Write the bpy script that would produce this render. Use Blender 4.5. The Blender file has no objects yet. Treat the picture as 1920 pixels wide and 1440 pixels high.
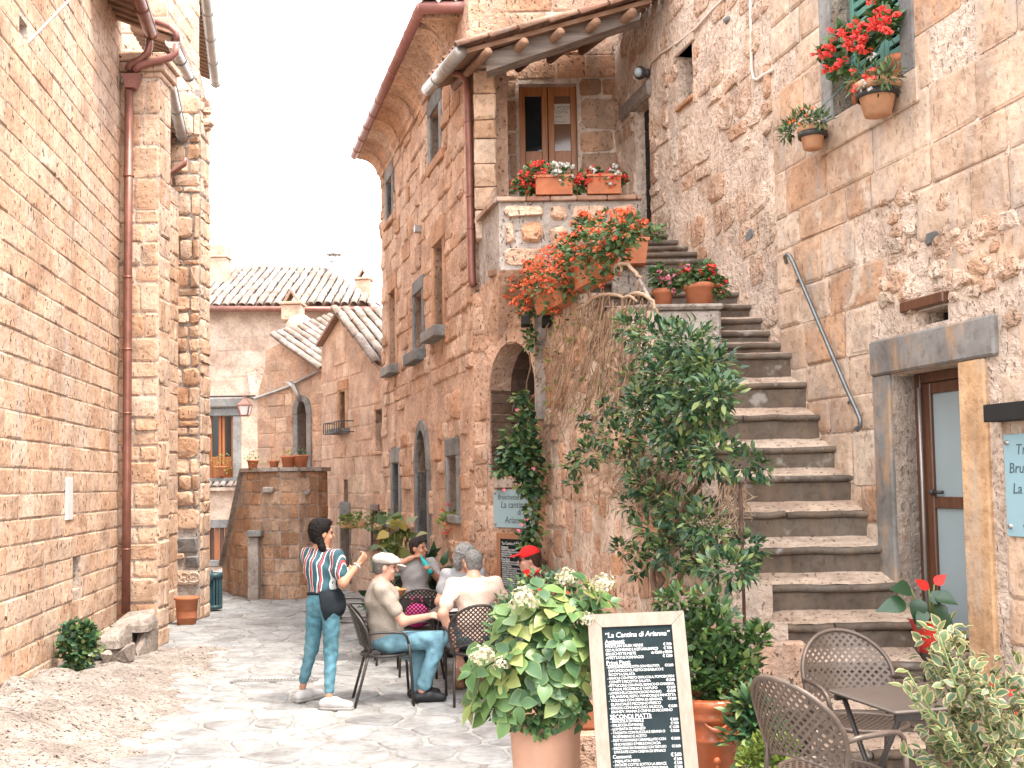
# Hill-town lane with a stone stair, cafe tables and potted flowers.
import bpy, math, random
import numpy as np
from mathutils import Vector, Matrix

SC = bpy.context.scene
COL = SC.collection
R = math.radians

# ------------------------------------------------------------------ camera
CAM_H = 1.95
FPX = 2000.0                       # focal length in pixels of a 1920 px wide frame
SHIFT = 65.0                       # part of the framing is a lens shift, so verticals stay nearly upright
PITCH = math.atan((185.0 - SHIFT) / FPX)
ROLL = R(0.9)
cam_data = bpy.data.cameras.new('camera')
cam = bpy.data.objects.new('camera', cam_data)
COL.objects.link(cam)
cam_data.sensor_width = 36.0
cam_data.lens = FPX / 1920.0 * 36.0
cam_data.shift_y = SHIFT / 1920.0
cam_data.clip_start = 0.05
cam_data.clip_end = 500
cam.location = (0, 0, CAM_H)
_F = Vector((0, math.cos(PITCH), math.sin(PITCH)))
_R0 = Vector((1, 0, 0)); _U0 = _R0.cross(_F)
_Rv = _R0 * math.cos(ROLL) - _U0 * math.sin(ROLL)
_Uv = _U0 * math.cos(ROLL) + _R0 * math.sin(ROLL)
cam.matrix_world = Matrix(((_Rv.x, _Uv.x, -_F.x, 0), (_Rv.y, _Uv.y, -_F.y, 0), (_Rv.z, _Uv.z, -_F.z, CAM_H), (0, 0, 0, 1)))
SC.camera = cam

# ------------------------------------------------------------------ world: bright thin cloud over a pale sky
SUN_EL, SUN_AZ = R(66), R(128)     # azimuth from +Y towards +X : high sun behind the right-hand houses' end
world = bpy.data.worlds.new('World'); SC.world = world; world.use_nodes = True
wt = world.node_tree; wt.nodes.clear()
w_out = wt.nodes.new('ShaderNodeOutputWorld'); w_bg = wt.nodes.new('ShaderNodeBackground')
w_sky = wt.nodes.new('ShaderNodeTexSky'); w_sky.sky_type = 'NISHITA'; w_sky.sun_disc = False
w_sky.sun_elevation = SUN_EL; w_sky.sun_rotation = SUN_AZ
w_sky.air_density = 1.0; w_sky.dust_density = 3.0
w_co = wt.nodes.new('ShaderNodeTexCoord'); w_map = wt.nodes.new('ShaderNodeMapping')
w_map.inputs['Scale'].default_value = (1.0, 1.0, 2.2)
w_no = wt.nodes.new('ShaderNodeTexNoise'); w_no.inputs['Scale'].default_value = 1.6; w_no.inputs['Detail'].default_value = 6
w_no.inputs['Roughness'].default_value = 0.55
w_rp = wt.nodes.new('ShaderNodeValToRGB')
w_rp.color_ramp.elements[0].position = 0.40; w_rp.color_ramp.elements[0].color = (0.04, 0.04, 0.04, 1)
w_rp.color_ramp.elements[1].position = 0.52; w_rp.color_ramp.elements[1].color = (0.96, 0.96, 0.96, 1)
w_mix = wt.nodes.new('ShaderNodeMixRGB'); w_mix.inputs['Color2'].default_value = (8.6, 8.6, 8.6, 1)
wt.links.new(w_co.outputs['Generated'], w_map.inputs['Vector']); wt.links.new(w_map.outputs['Vector'], w_no.inputs['Vector'])
wt.links.new(w_no.outputs['Fac'], w_rp.inputs['Fac']); wt.links.new(w_rp.outputs['Color'], w_mix.inputs['Fac'])
wt.links.new(w_sky.outputs['Color'], w_mix.inputs['Color1']); wt.links.new(w_mix.outputs['Color'], w_bg.inputs['Color'])
w_bg.inputs['Strength'].default_value = 0.15
wt.links.new(w_bg.outputs['Background'], w_out.inputs['Surface'])

# ------------------------------------------------------------------ sun through thin cloud
sun_data = bpy.data.lights.new('sun', 'SUN'); sun_data.energy = 1.7; sun_data.angle = R(13); sun_data.color = (1.0, 0.93, 0.84)
sun = bpy.data.objects.new('sun', sun_data); COL.objects.link(sun)
_sd = Vector((math.sin(SUN_AZ) * math.cos(SUN_EL), math.cos(SUN_AZ) * math.cos(SUN_EL), math.sin(SUN_EL)))
sun.rotation_euler = (-_sd).to_track_quat('-Z', 'Y').to_euler()

SC.view_settings.view_transform = 'Standard'; SC.view_settings.look = 'None'
SC.view_settings.exposure = 2.2; SC.view_settings.gamma = 1.0
SC.view_settings.use_curve_mapping = False
SC.render.engine = 'CYCLES'
SC.cycles.max_bounces = 6; SC.cycles.diffuse_bounces = 4; SC.cycles.glossy_bounces = 3
SC.cycles.transmission_bounces = 4; SC.cycles.transparent_max_bounces = 8
SC.cycles.use_denoising = True

# ------------------------------------------------------------------ helpers: rays from the photograph to the place
def ray(px, py):
    return _F * FPX + _Rv * (px - 960.0) - _Uv * (py - 720.0 - SHIFT)
def at(px, py, Y):                       # point at depth Y
    d = ray(px, py); t = Y / d.y
    return Vector((d.x * t, Y, CAM_H + d.z * t))
def on_z(px, py, z=0.0):                 # point on a level plane
    d = ray(px, py); t = (z - CAM_H) / d.z
    return Vector((d.x * t, d.y * t, z))
def depth_scale(p):
    return max(0.5, p[1])

RNG = random.Random(7)
def ss(x):
    x = min(1.0, max(0.0, x)); return x * x * (3 - 2 * x)
def gz(X, Y):                            # ground height
    z = 0.20 * ss((7.8 - Y) / 2.0) * ss((X + 1.0) / 1.2)
    wx = -3.03 - 0.14 * Y                # bank of earth along the left wall
    if Y < 13.4:
        z += 0.30 * ss(1 - (X - wx) / 1.5) * ss((13.0 - Y) / 3.5) * (0.9 + 0.25 * math.sin(X * 7 + Y * 3.1) * math.sin(Y * 5.3))
    return z

# ------------------------------------------------------------------ helpers: objects
def tag(o, label=None, cat=None, group=None, kind=None):
    if label: o['label'] = label
    if cat: o['category'] = cat
    if group: o['group'] = group
    if kind: o['kind'] = kind
    return o
def empty(name, loc=(0, 0, 0), rz=0.0, label=None, cat=None, group=None):
    o = bpy.data.objects.new(name, None); COL.objects.link(o)
    o.location = loc; o.rotation_euler = (0, 0, rz); o.empty_display_size = 0.1
    tag(o, label, cat, group)
    return o
def link(name, me, parent=None, loc=None, mat=None):
    o = bpy.data.objects.new(name, me); COL.objects.link(o)
    if loc is not None: o.location = loc
    if parent is not None: o.parent = parent
    if mat is not None and not me.materials: me.materials.append(mat)
    return o
def mesh_from(verts, faces, rnd=None, smooth=False, mats=None, name='mesh'):
    me = bpy.data.meshes.new(name)
    me.from_pydata([tuple(v) for v in verts], [], faces)
    if rnd is not None:
        a = me.attributes.new('rnd', 'FLOAT', 'POINT')
        if isinstance(rnd, (int, float)): rnd = [rnd] * len(me.vertices)
        a.data.foreach_set('value', np.asarray(rnd, dtype=np.float32))
    if smooth:
        me.polygons.foreach_set('use_smooth', [True] * len(me.polygons))
    if mats:
        me.materials.append(mats)
    me.update()
    return me
def copy_tree(o, parent=None):
    c = o.copy(); COL.objects.link(c); c.parent = parent
    for ch in o.children: copy_tree(ch, c)
    return c

class MB:
    """collects shapes for one mesh object"""
    def __init__(s): s.v = []; s.f = []; s.r = []; s.cur = 0.5
    def add(s, vs, fs):
        n = len(s.v); s.v.extend(Vector(v) for v in vs); s.r.extend([s.cur] * len(vs))
        s.f.extend(tuple(i + n for i in f) for f in fs)
    def hexa(s, p):                      # 8 points: bottom ring 0-3, top ring 4-7
        s.add(p, [(0, 3, 2, 1), (4, 5, 6, 7), (0, 1, 5, 4), (1, 2, 6, 5), (2, 3, 7, 6), (3, 0, 4, 7)])
    def box(s, x0, x1, y0, y1, z0, z1, M=None, bev=0.0):
        if bev > 0:
            b = min(bev, (x1 - x0) * .45, (y1 - y0) * .45, (z1 - z0) * .45)
            vs = []
            for (ix, iy, iz) in ((0, 0, 0), (1, 0, 0), (1, 1, 0), (0, 1, 0), (0, 0, 1), (1, 0, 1), (1, 1, 1), (0, 1, 1)):
                sx = 1 if ix == 0 else -1; sy = 1 if iy == 0 else -1; sz = 1 if iz == 0 else -1
                X = (x0, x1)[ix]; Y = (y0, y1)[iy]; Z = (z0, z1)[iz]
                vs += [(X, Y + sy * b, Z + sz * b), (X + sx * b, Y, Z + sz * b), (X + sx * b, Y + sy * b, Z)]
            c = lambda k, a: k * 3 + a
            fs = [(c(0, 2), c(3, 2), c(2, 2), c(1, 2)), (c(4, 2), c(5, 2), c(6, 2), c(7, 2)),
                  (c(0, 1), c(1, 1), c(5, 1), c(4, 1)), (c(2, 1), c(3, 1), c(7, 1), c(6, 1)),
                  (c(1, 0), c(2, 0), c(6, 0), c(5, 0)), (c(3, 0), c(0, 0), c(4, 0), c(7, 0))]
            for (a, b2, ax1, ax2) in ((0, 1, 1, 2), (2, 3, 1, 2), (4, 5, 1, 2), (6, 7, 1, 2), (0, 3, 0, 2), (1, 2, 0, 2), (4, 7, 0, 2), (5, 6, 0, 2), (0, 4, 0, 1), (1, 5, 0, 1), (2, 6, 0, 1), (3, 7, 0, 1)):
                fs.append((c(a, ax1), c(b2, ax1), c(b2, ax2), c(a, ax2)))
            for k in range(8): fs.append((c(k, 0), c(k, 1), c(k, 2)))
        else:
            vs = [(x0, y0, z0), (x1, y0, z0), (x1, y1, z0), (x0, y1, z0), (x0, y0, z1), (x1, y0, z1), (x1, y1, z1), (x0, y1, z1)]
            fs = [(0, 3, 2, 1), (4, 5, 6, 7), (0, 1, 5, 4), (1, 2, 6, 5), (2, 3, 7, 6), (3, 0, 4, 7)]
        if M is not None: vs = [M @ Vector(v) for v in vs]
        s.add(vs, fs)
    def tube(s, pts, rad, n=8, closed=False, cap=True):
        pts = [Vector(p) for p in pts]; m = len(pts)
        if not hasattr(rad, '__len__'): rad = [rad] * m
        rings = []; prev = None
        for i, p in enumerate(pts):
            if closed: t = pts[(i + 1) % m] - pts[i - 1]
            else: t = pts[min(i + 1, m - 1)] - pts[max(i - 1, 0)]
            t.normalize()
            if prev is None:
                a = Vector((0, 0, 1)) if abs(t.z) < 0.9 else Vector((1, 0, 0))
                nrm = (a - t * a.dot(t)).normalized()
            else:
                nrm = (prev - t * prev.dot(t))
                if nrm.length < 1e-6: nrm = t.orthogonal()
                nrm.normalize()
            prev = nrm; b = t.cross(nrm)
            rings.append([p + (nrm * math.cos(2 * math.pi * k / n) + b * math.sin(2 * math.pi * k / n)) * rad[i] for k in range(n)])
        vs = [v for r in rings for v in r]; fs = []
        for i in range(m - 1 if not closed else m):
            a = i * n; c = ((i + 1) % m) * n
            for k in range(n):
                k2 = (k + 1) % n; fs.append((a + k, a + k2, c + k2, c + k))
        if cap and not closed:
            fs.append(tuple(reversed(range(n)))); fs.append(tuple((m - 1) * n + k for k in range(n)))
        s.add(vs, fs)
    def lathe(s, prof, n=24, M=None, a0=0.0, a1=2 * math.pi):
        full = abs(a1 - a0 - 2 * math.pi) < 1e-6
        cols = n if full else n + 1
        vs = []; fs = []
        for (r, z) in prof:
            for k in range(cols):
                a = a0 + (a1 - a0) * k / n
                vs.append(Vector((r * math.cos(a), r * math.sin(a), z)))
        for i in range(len(prof) - 1):
            for k in range(n):
                k2 = (k + 1) % cols
                fs.append((i * cols + k, i * cols + k2, (i + 1) * cols + k2, (i + 1) * cols + k))
        if M is not None: vs = [M @ v for v in vs]
        s.add(vs, fs)
    def prism(s, poly, depth):           # poly: 3-D points in a plane, extruded by vector depth
        n = len(poly); d = Vector(depth)
        vs = [Vector(p) for p in poly] + [Vector(p) + d for p in poly]
        fs = [tuple(reversed(range(n))), tuple(range(n, 2 * n))]
        for k in range(n): k2 = (k + 1) % n; fs.append((k, k2, n + k2, n + k))
        s.add(vs, fs)
    def ball(s, c, r, n=10, m=6):
        c = Vector(c)
        if not hasattr(r, '__len__'): r = (r, r, r)
        vs = [c + Vector((0, 0, -r[2]))]; fs = []
        for j in range(1, m):
            t = -math.pi / 2 + math.pi * j / m
            for k in range(n):
                a = 2 * math.pi * k / n
                vs.append(c + Vector((r[0] * math.cos(t) * math.cos(a), r[1] * math.cos(t) * math.sin(a), r[2] * math.sin(t))))
        vs.append(c + Vector((0, 0, r[2]))); top = len(vs) - 1
        for k in range(n): fs.append((0, 1 + (k + 1) % n, 1 + k))
        for j in range(m - 2):
            for k in range(n):
                a = 1 + j * n; fs.append((a + k, a + (k + 1) % n, a + n + (k + 1) % n, a + n + k))
        a = 1 + (m - 2) * n
        for k in range(n): fs.append((a + k, a + (k + 1) % n, top))
        s.add(vs, fs)
    def mesh(s, mat=None, smooth=False, origin=None, name='mesh'):
        o = Vector(origin) if origin is not None else Vector((0, 0, 0))
        return mesh_from([v - o for v in s.v], s.f, s.r, smooth, mat, name)
    def build(s, name, mat, parent=None, smooth=False, origin=None, local=False):
        """world-space geometry; origin defaults to the lowest centre; parent must be an un-rotated empty or local=True"""
        if origin is None:
            if local: origin = Vector((0, 0, 0))
            else:
                xs = [v.x for v in s.v]; ys = [v.y for v in s.v]; zs = [v.z for v in s.v]
                origin = Vector(((min(xs) + max(xs)) / 2, (min(ys) + max(ys)) / 2, min(zs)))
        me = s.mesh(mat, smooth, origin, name)
        o = link(name, me)
        if parent is not None:
            o.parent = parent
            o.location = Vector(origin) if local else Vector(origin) - wloc(parent)
        else: o.location = origin
        return o
def wloc(o):
    p = Vector((0, 0, 0))
    while o is not None: p += Vector(o.location); o = o.parent
    return p
# ------------------------------------------------------------------ materials
def _new(name):
    m = bpy.data.materials.new(name); m.use_nodes = True
    nt = m.node_tree; b = nt.nodes['Principled BSDF']
    return m, nt, b
def _n(nt, t, **kw):
    n = nt.nodes.new(t)
    for k, v in kw.items():
        if k in n.inputs: n.inputs[k].default_value = v
        else: setattr(n, k, v)
    return n
def _ramp(nt, stops, interp='LINEAR'):
    r = nt.nodes.new('ShaderNodeValToRGB'); r.color_ramp.interpolation = interp
    el = r.color_ramp.elements
    while len(el) > 1: el.remove(el[-1])
    el[0].position = stops[0][0]; el[0].color = (*stops[0][1], 1)
    for p, c in stops[1:]:
        e = el.new(p); e.color = (*c, 1)
    return r
def _mix(nt, fac, a, b, mode='MIX'):
    m = nt.nodes.new('ShaderNodeMixRGB'); m.blend_type = mode
    for sock, val in (('Fac', fac), ('Color1', a), ('Color2', b)):
        if isinstance(val, (int, float)): m.inputs[sock].default_value = val if sock == 'Fac' else (val, val, val, 1)
        elif isinstance(val, tuple): m.inputs[sock].default_value = (*val, 1)
        else: nt.links.new(val, m.inputs[sock])
    return m.outputs['Color']
def _pos(nt, scale=(1, 1, 1)):
    g = nt.nodes.new('ShaderNodeNewGeometry'); mp = nt.nodes.new('ShaderNodeMapping')
    mp.inputs['Scale'].default_value = scale
    nt.links.new(g.outputs['Position'], mp.inputs['Vector'])
    return mp.outputs['Vector']
def _noise(nt, vec, scale, detail=4, rough=0.6):
    n = _n(nt, 'ShaderNodeTexNoise'); n.inputs['Scale'].default_value = scale
    n.inputs['Detail'].default_value = detail; n.inputs['Roughness'].default_value = rough
    nt.links.new(vec, n.inputs['Vector']); return n.outputs['Fac']
def _thr(nt, v, lo, hi):
    m = nt.nodes.new('ShaderNodeMapRange'); m.inputs['From Min'].default_value = lo; m.inputs['From Max'].default_value = hi
    m.clamp = True; nt.links.new(v, m.inputs['Value']); return m.outputs['Result']
def _math(nt, op, a, b):
    m = nt.nodes.new('ShaderNodeMath'); m.operation = op
    for i, v in enumerate((a, b)):
        if isinstance(v, (int, float)): m.inputs[i].default_value = v
        else: nt.links.new(v, m.inputs[i])
    return m.outputs[0]
def _bump(nt, b, h, strength, dist):
    bp = nt.nodes.new('ShaderNodeBump'); bp.inputs['Strength'].default_value = strength; bp.inputs['Distance'].default_value = dist
    nt.links.new(h, bp.inputs['Height']); nt.links.new(bp.outputs['Normal'], b.inputs['Normal'])

def stone_mat(name, cols, stain=(0.30, 0.25, 0.21), stain_amt=0.5, pit=0.35, scale=1.0, bump=0.7, streak=(1, 1, 0.25), lichen=None, dist=0.02):
    """porous tuff: per-stone tint, blotches, vertical streaks, small dark pits"""
    m, nt, b = _new(name)
    at_ = _n(nt, 'ShaderNodeAttribute', attribute_name='rnd')
    st = [(i / max(1, len(cols) - 1), c) for i, c in enumerate(cols)]
    base = _ramp(nt, st); nt.links.new(at_.outputs['Fac'], base.inputs['Fac'])
    p = _pos(nt); ps = _pos(nt, streak)
    n1 = _noise(nt, p, 2.6 * scale, 3, 0.6); n2 = _noise(nt, p, 16 * scale, 3, 0.7); n3 = _noise(nt, ps, 5.5 * scale, 3, 0.65)
    v1 = _ramp(nt, [(0.30, (0.66, 0.62, 0.60)), (0.55, (1, 1, 1)), (0.75, (1.22, 1.22, 1.24))]); nt.links.new(n1, v1.inputs['Fac'])
    c = _mix(nt, 1.0, base.outputs['Color'], v1.outputs['Color'], 'MULTIPLY')
    v2 = _ramp(nt, [(0.32, (0.70, 0.66, 0.62)), (0.5, (1, 1, 1)), (0.7, (1.15, 1.16, 1.18))]); nt.links.new(n2, v2.inputs['Fac'])
    c = _mix(nt, 0.8, c, v2.outputs['Color'], 'MULTIPLY')
    sf = _math(nt, 'MULTIPLY', _thr(nt, n3, 0.50, 0.72), stain_amt)
    c = _mix(nt, sf, c, stain)
    if lichen:
        lf = _math(nt, 'MULTIPLY', _thr(nt, _noise(nt, p, 3.7 * scale, 3, 0.7), 0.60, 0.70), 0.75)
        c = _mix(nt, lf, c, lichen)
    pn = _noise(nt, _pos(nt, (1, 1, 0.55)), 34 * scale, 1, 0.5)
    pf = _thr(nt, pn, 0.655, 0.70)
    c = _mix(nt, _math(nt, 'MULTIPLY', pf, pit * 1.7), c, (0.10, 0.06, 0.04))
    nt.links.new(c, b.inputs['Base Color'])
    b.inputs['Roughness'].default_value = 0.93; b.inputs['Specular IOR Level'].default_value = 0.2
    h = _math(nt, 'SUBTRACT', _math(nt, 'ADD', n2, _math(nt, 'MULTIPLY', n1, 0.7)), _math(nt, 'MULTIPLY', pf, pit * 1.3))
    _bump(nt, b, h, bump, dist)
    return m
def plain(name, col, rough=0.6, metal=0.0, var=0.15, scale=8.0, bump=0.0, spec=0.4, streak=None, coat=0.0):
    m, nt, b = _new(name)
    p = _pos(nt, streak or (1, 1, 1)); n = _noise(nt, p, scale, 4, 0.6)
    r = _ramp(nt, [(0.3, tuple(x * (1 - var) for x in col)), (0.7, tuple(min(1, x * (1 + var)) for x in col))])
    nt.links.new(n, r.inputs['Fac']); nt.links.new(r.outputs['Color'], b.inputs['Base Color'])
    b.inputs['Roughness'].default_value = rough; b.inputs['Metallic'].default_value = metal
    b.inputs['Specular IOR Level'].default_value = spec
    if coat: b.inputs['Coat Weight'].default_value = coat; b.inputs['Coat Roughness'].default_value = 0.15
    if bump: _bump(nt, b, n, bump, 0.01)
    return m
def leaf_mat(name, cols, rough=0.45, trans=0.25, spec=0.4, edge=None):
    m, nt, b = _new(name)
    at_ = _n(nt, 'ShaderNodeAttribute', attribute_name='rnd')
    base = _ramp(nt, [(i / max(1, len(cols) - 1), c) for i, c in enumerate(cols)]); nt.links.new(at_.outputs['Fac'], base.inputs['Fac'])
    c = base.outputs['Color']
    if edge:                              # variegated margin stored on the leaf's rim
        e = _n(nt, 'ShaderNodeAttribute', attribute_name='rim')
        c = _mix(nt, _thr(nt, e.outputs['Fac'], edge[1], edge[2]), c, edge[0])
    nt.links.new(c, b.inputs['Base Color'])
    b.inputs['Roughness'].default_value = rough; b.inputs['Specular IOR Level'].default_value = spec
    tr = nt.nodes.new('ShaderNodeBsdfTranslucent'); nt.links.new(c, tr.inputs['Color'])
    mx = nt.nodes.new('ShaderNodeMixShader'); mx.inputs['Fac'].default_value = trans
    nt.links.new(b.outputs['BSDF'], mx.inputs[1]); nt.links.new(tr.outputs['BSDF'], mx.inputs[2])
    nt.links.new(mx.outputs['Shader'], nt.nodes['Material Output'].inputs['Surface'])
    return m
def wood_mat(name, a, c2, scale=1.0, rough=0.5, axis='z', bump=0.3):
    m, nt, b = _new(name)
    s = {'z': (14, 14, 1.0), 'x': (1.0, 14, 14), 'y': (14, 1, 14)}[axis]
    p = _pos(nt, tuple(v * scale for v in s))
    n = _noise(nt, p, 2.2, 6, 0.65)
    r = _ramp(nt, [(0.3, a), (0.68, c2)]); nt.links.new(n, r.inputs['Fac'])
    nt.links.new(r.outputs['Color'], b.inputs['Base Color']); b.inputs['Roughness'].default_value = rough
    _bump(nt, b, n, bump, 0.006)
    return m
def glass_mat(name, col, rough=0.05, alpha=1.0):
    m, nt, b = _new(name)
    b.inputs['Base Color'].default_value = (*col, 1); b.inputs['Roughness'].default_value = rough
    b.inputs['Specular IOR Level'].default_value = 0.7
    return m

M = {}
TUFF = [(0.442, 0.247, 0.144), (0.531, 0.334, 0.214), (0.581, 0.403, 0.281), (0.551, 0.373, 0.257), (0.611, 0.461, 0.349), (0.481, 0.276, 0.164)]
TUFF2 = [(0.433, 0.253, 0.151), (0.526, 0.348, 0.231), (0.563, 0.405, 0.292), (0.498, 0.357, 0.259), (0.592, 0.461, 0.353), (0.461, 0.292, 0.188)]
M['left'] = stone_mat('tuff_left', [(0.522, 0.333, 0.223), (0.548, 0.361, 0.245), (0.566, 0.388, 0.273), (0.549, 0.379, 0.271), (0.575, 0.424, 0.317), (0.511, 0.316, 0.2)], stain=(0.467, 0.389, 0.325), stain_amt=0.75, pit=0.55, streak=(1, 1, 0.22), scale=.75, lichen=(0.507, 0.43, 0.358))
M['pil'] = stone_mat('tuff_pilaster', TUFF, stain=(0.33, 0.27, 0.23), stain_amt=0.45, pit=0.4)
M['right'] = stone_mat('tuff_right', TUFF2, stain=(0.355, 0.308, 0.272), stain_amt=0.8, pit=0.2, lichen=(0.56, 0.465, 0.371), streak=(1, 1, 0.4), scale=.8)
M['fac'] = stone_mat('tuff_facade', [(0.432, 0.241, 0.144), (0.514, 0.316, 0.21), (0.574, 0.382, 0.275), (0.481, 0.299, 0.203), (0.622, 0.452, 0.335), (0.453, 0.229, 0.122)], stain=(0.383, 0.309, 0.255), stain_amt=0.6, pit=0.45, bump=0.9, dist=0.035)
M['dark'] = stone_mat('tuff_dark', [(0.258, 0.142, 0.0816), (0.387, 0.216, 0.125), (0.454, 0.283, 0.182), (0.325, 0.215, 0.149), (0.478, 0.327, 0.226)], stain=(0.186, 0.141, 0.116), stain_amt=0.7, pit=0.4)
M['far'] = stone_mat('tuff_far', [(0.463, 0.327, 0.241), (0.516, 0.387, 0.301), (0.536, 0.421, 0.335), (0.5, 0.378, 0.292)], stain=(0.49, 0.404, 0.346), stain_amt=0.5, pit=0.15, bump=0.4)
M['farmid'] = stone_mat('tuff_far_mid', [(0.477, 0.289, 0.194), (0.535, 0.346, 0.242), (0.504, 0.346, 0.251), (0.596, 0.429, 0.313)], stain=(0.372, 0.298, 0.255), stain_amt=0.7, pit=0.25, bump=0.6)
M['mort'] = stone_mat('lime_mortar', [(0.518, 0.417, 0.345), (0.537, 0.438, 0.365), (0.5, 0.418, 0.354)], stain=(0.318, 0.272, 0.245), stain_amt=0.6, pit=0.35, bump=1.0, lichen=(0.379, 0.234, 0.143))
M['mortgrey'] = stone_mat('grey_mortar', [(0.336, 0.288, 0.248), (0.368, 0.32, 0.28), (0.32, 0.288, 0.256)], stain=(0.248, 0.224, 0.208), stain_amt=0.6, pit=0.4, bump=1.2)
M['plaster'] = stone_mat('rough_plaster', [(0.53, 0.391, 0.294), (0.583, 0.453, 0.36), (0.523, 0.411, 0.327)], stain=(0.404, 0.34, 0.288), stain_amt=0.8, pit=0.3, bump=0.9, lichen=(0.447, 0.28, 0.178), dist=0.04)
M['rubble'] = stone_mat('rubble_plaster', [(0.511, 0.333, 0.231), (0.593, 0.453, 0.35), (0.47, 0.284, 0.181), (0.494, 0.393, 0.308)], stain=(0.655, 0.553, 0.469), stain_amt=0.7, pit=0.3, bump=1.0, lichen=(0.389, 0.203, 0.11), dist=0.05)
M['basalt'] = stone_mat('grey_peperino', [(0.15, 0.155, 0.155), (0.20, 0.20, 0.195), (0.24, 0.235, 0.225)], stain=(0.30, 0.22, 0.16), stain_amt=0.45, pit=0.25, bump=0.5, dist=0.01)
M['jamb'] = stone_mat('grey_jamb', [(0.17, 0.165, 0.16), (0.22, 0.205, 0.19)], stain=(0.42, 0.245, 0.125), stain_amt=0.9, pit=0.08, bump=0.5, streak=(1, 1, 0.35), scale=0.8, dist=0.01)
M['orange'] = stone_mat('ochre_jamb', [(0.54, 0.33, 0.18), (0.56, 0.37, 0.22)], stain=(0.45, 0.36, 0.28), stain_amt=0.9, pit=0.05, bump=0.7, dist=0.015)
M['brickframe'] = stone_mat('ochre_frame', [(0.41, 0.206, 0.108), (0.451, 0.256, 0.153)], stain=(0.386, 0.301, 0.233), stain_amt=0.5, pit=0.2, bump=0.5)
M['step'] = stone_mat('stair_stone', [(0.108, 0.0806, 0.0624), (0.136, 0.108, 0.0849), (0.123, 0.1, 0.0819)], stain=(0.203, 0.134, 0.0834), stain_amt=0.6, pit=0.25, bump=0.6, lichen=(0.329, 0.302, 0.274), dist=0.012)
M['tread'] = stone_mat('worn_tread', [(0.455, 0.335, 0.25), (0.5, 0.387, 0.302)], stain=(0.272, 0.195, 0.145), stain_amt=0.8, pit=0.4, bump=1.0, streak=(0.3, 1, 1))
M['pave'] = stone_mat('basalt_paving', [(0.216, 0.219, 0.219), (0.246, 0.246, 0.242), (0.268, 0.268, 0.263), (0.295, 0.295, 0.286)], stain=(0.33, 0.321, 0.305), stain_amt=0.6, pit=0.05, bump=0.25, streak=(0.6, 1, 1), scale=0.8, dist=0.008)
M['joint'] = stone_mat('pale_joint', [(0.273, 0.265, 0.251), (0.287, 0.278, 0.266)], stain=(0.238, 0.223, 0.208), stain_amt=0.5, pit=0.1, bump=0.5, dist=0.01)
M['sand'] = stone_mat('sandy_earth', [(0.323, 0.279, 0.243), (0.34, 0.3, 0.264)], stain=(0.23, 0.189, 0.159), stain_amt=0.6, pit=0.6, bump=1.5, dist=0.05)
M['bench'] = stone_mat('bench_stone', [(0.27, 0.225, 0.189), (0.342, 0.297, 0.261)], stain=(0.216, 0.198, 0.18), stain_amt=0.6, pit=0.3, bump=0.9)
M['copper'] = plain('copper_brown', (0.22, 0.095, 0.07), 0.42, 0.35, 0.25, 6, 0.1)
M['redgut'] = plain('red_gutter', (0.269, 0.119, 0.0984), 0.45, 0.15, 0.15, 5, 0.05)
M['zinc'] = plain('zinc_gutter', (0.33, 0.31, 0.29), 0.4, 0.55, 0.2, 6, 0.05)
M['iron'] = plain('dark_iron', (0.055, 0.05, 0.048), 0.5, 0.4, 0.3, 12, 0.1)
M['rustiron'] = plain('rusty_iron', (0.11, 0.06, 0.045), 0.75, 0.2, 0.4, 14, 0.3)
M['rail'] = plain('grey_handrail', (0.16, 0.17, 0.175), 0.35, 0.7, 0.2, 10)
M['chair'] = plain('bronze_chair', (0.105, 0.075, 0.058), 0.42, 0.25, 0.2, 18, 0.0, 0.5)
M['chairdark'] = plain('dark_chair', (0.045, 0.036, 0.032), 0.45, 0.25, 0.2, 18, 0.0, 0.5)
M['tabletop'] = plain('table_top', (0.085, 0.066, 0.056), 0.38, 0.2, 0.12, 4)
M['terra'] = plain('terracotta', (0.425, 0.149, 0.0723), 0.75, 0, 0.18, 9, 0.15, 0.3)
M['terrapale'] = plain('pale_terracotta', (0.444, 0.244, 0.163), 0.8, 0, 0.14, 5, 0.12, 0.25)
M['terraold'] = plain('old_terracotta', (0.50, 0.27, 0.155), 0.85, 0, 0.22, 9, 0.2, 0.25)
M['glaze'] = plain('glazed_terracotta', (0.48, 0.125, 0.04), 0.32, 0, 0.22, 6, 0.1, 0.5, None, 0.35)
M['soil'] = plain('potting_soil', (0.06, 0.042, 0.03), 0.95, 0, 0.4, 30, 0.6)
M['wood'] = wood_mat('door_wood', (0.25, 0.088, 0.024), (0.40, 0.155, 0.045), 1.0, 0.42)
M['woodfar'] = wood_mat('door_wood_far', (0.26, 0.075, 0.022), (0.38, 0.125, 0.04), 1.0, 0.45)
M['woodmenu'] = wood_mat('menu_wood', (0.27, 0.115, 0.06), (0.36, 0.17, 0.09), 1.0, 0.6)
M['woodpale'] = wood_mat('board_wood', (0.195, 0.139, 0.103), (0.267, 0.207, 0.164), 1.2, 0.65)
M['wooddark'] = wood_mat('dark_wood', (0.05, 0.022, 0.012), (0.13, 0.05, 0.024), 1.0, 0.4)
M['beam'] = wood_mat('weathered_beam', (0.11, 0.085, 0.07), (0.27, 0.225, 0.195), 0.6, 0.85, 'x', 0.8)
M['rafter'] = wood_mat('eave_wood', (0.14, 0.075, 0.045), (0.27, 0.15, 0.09), 0.8, 0.85, 'x', 0.6)
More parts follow.
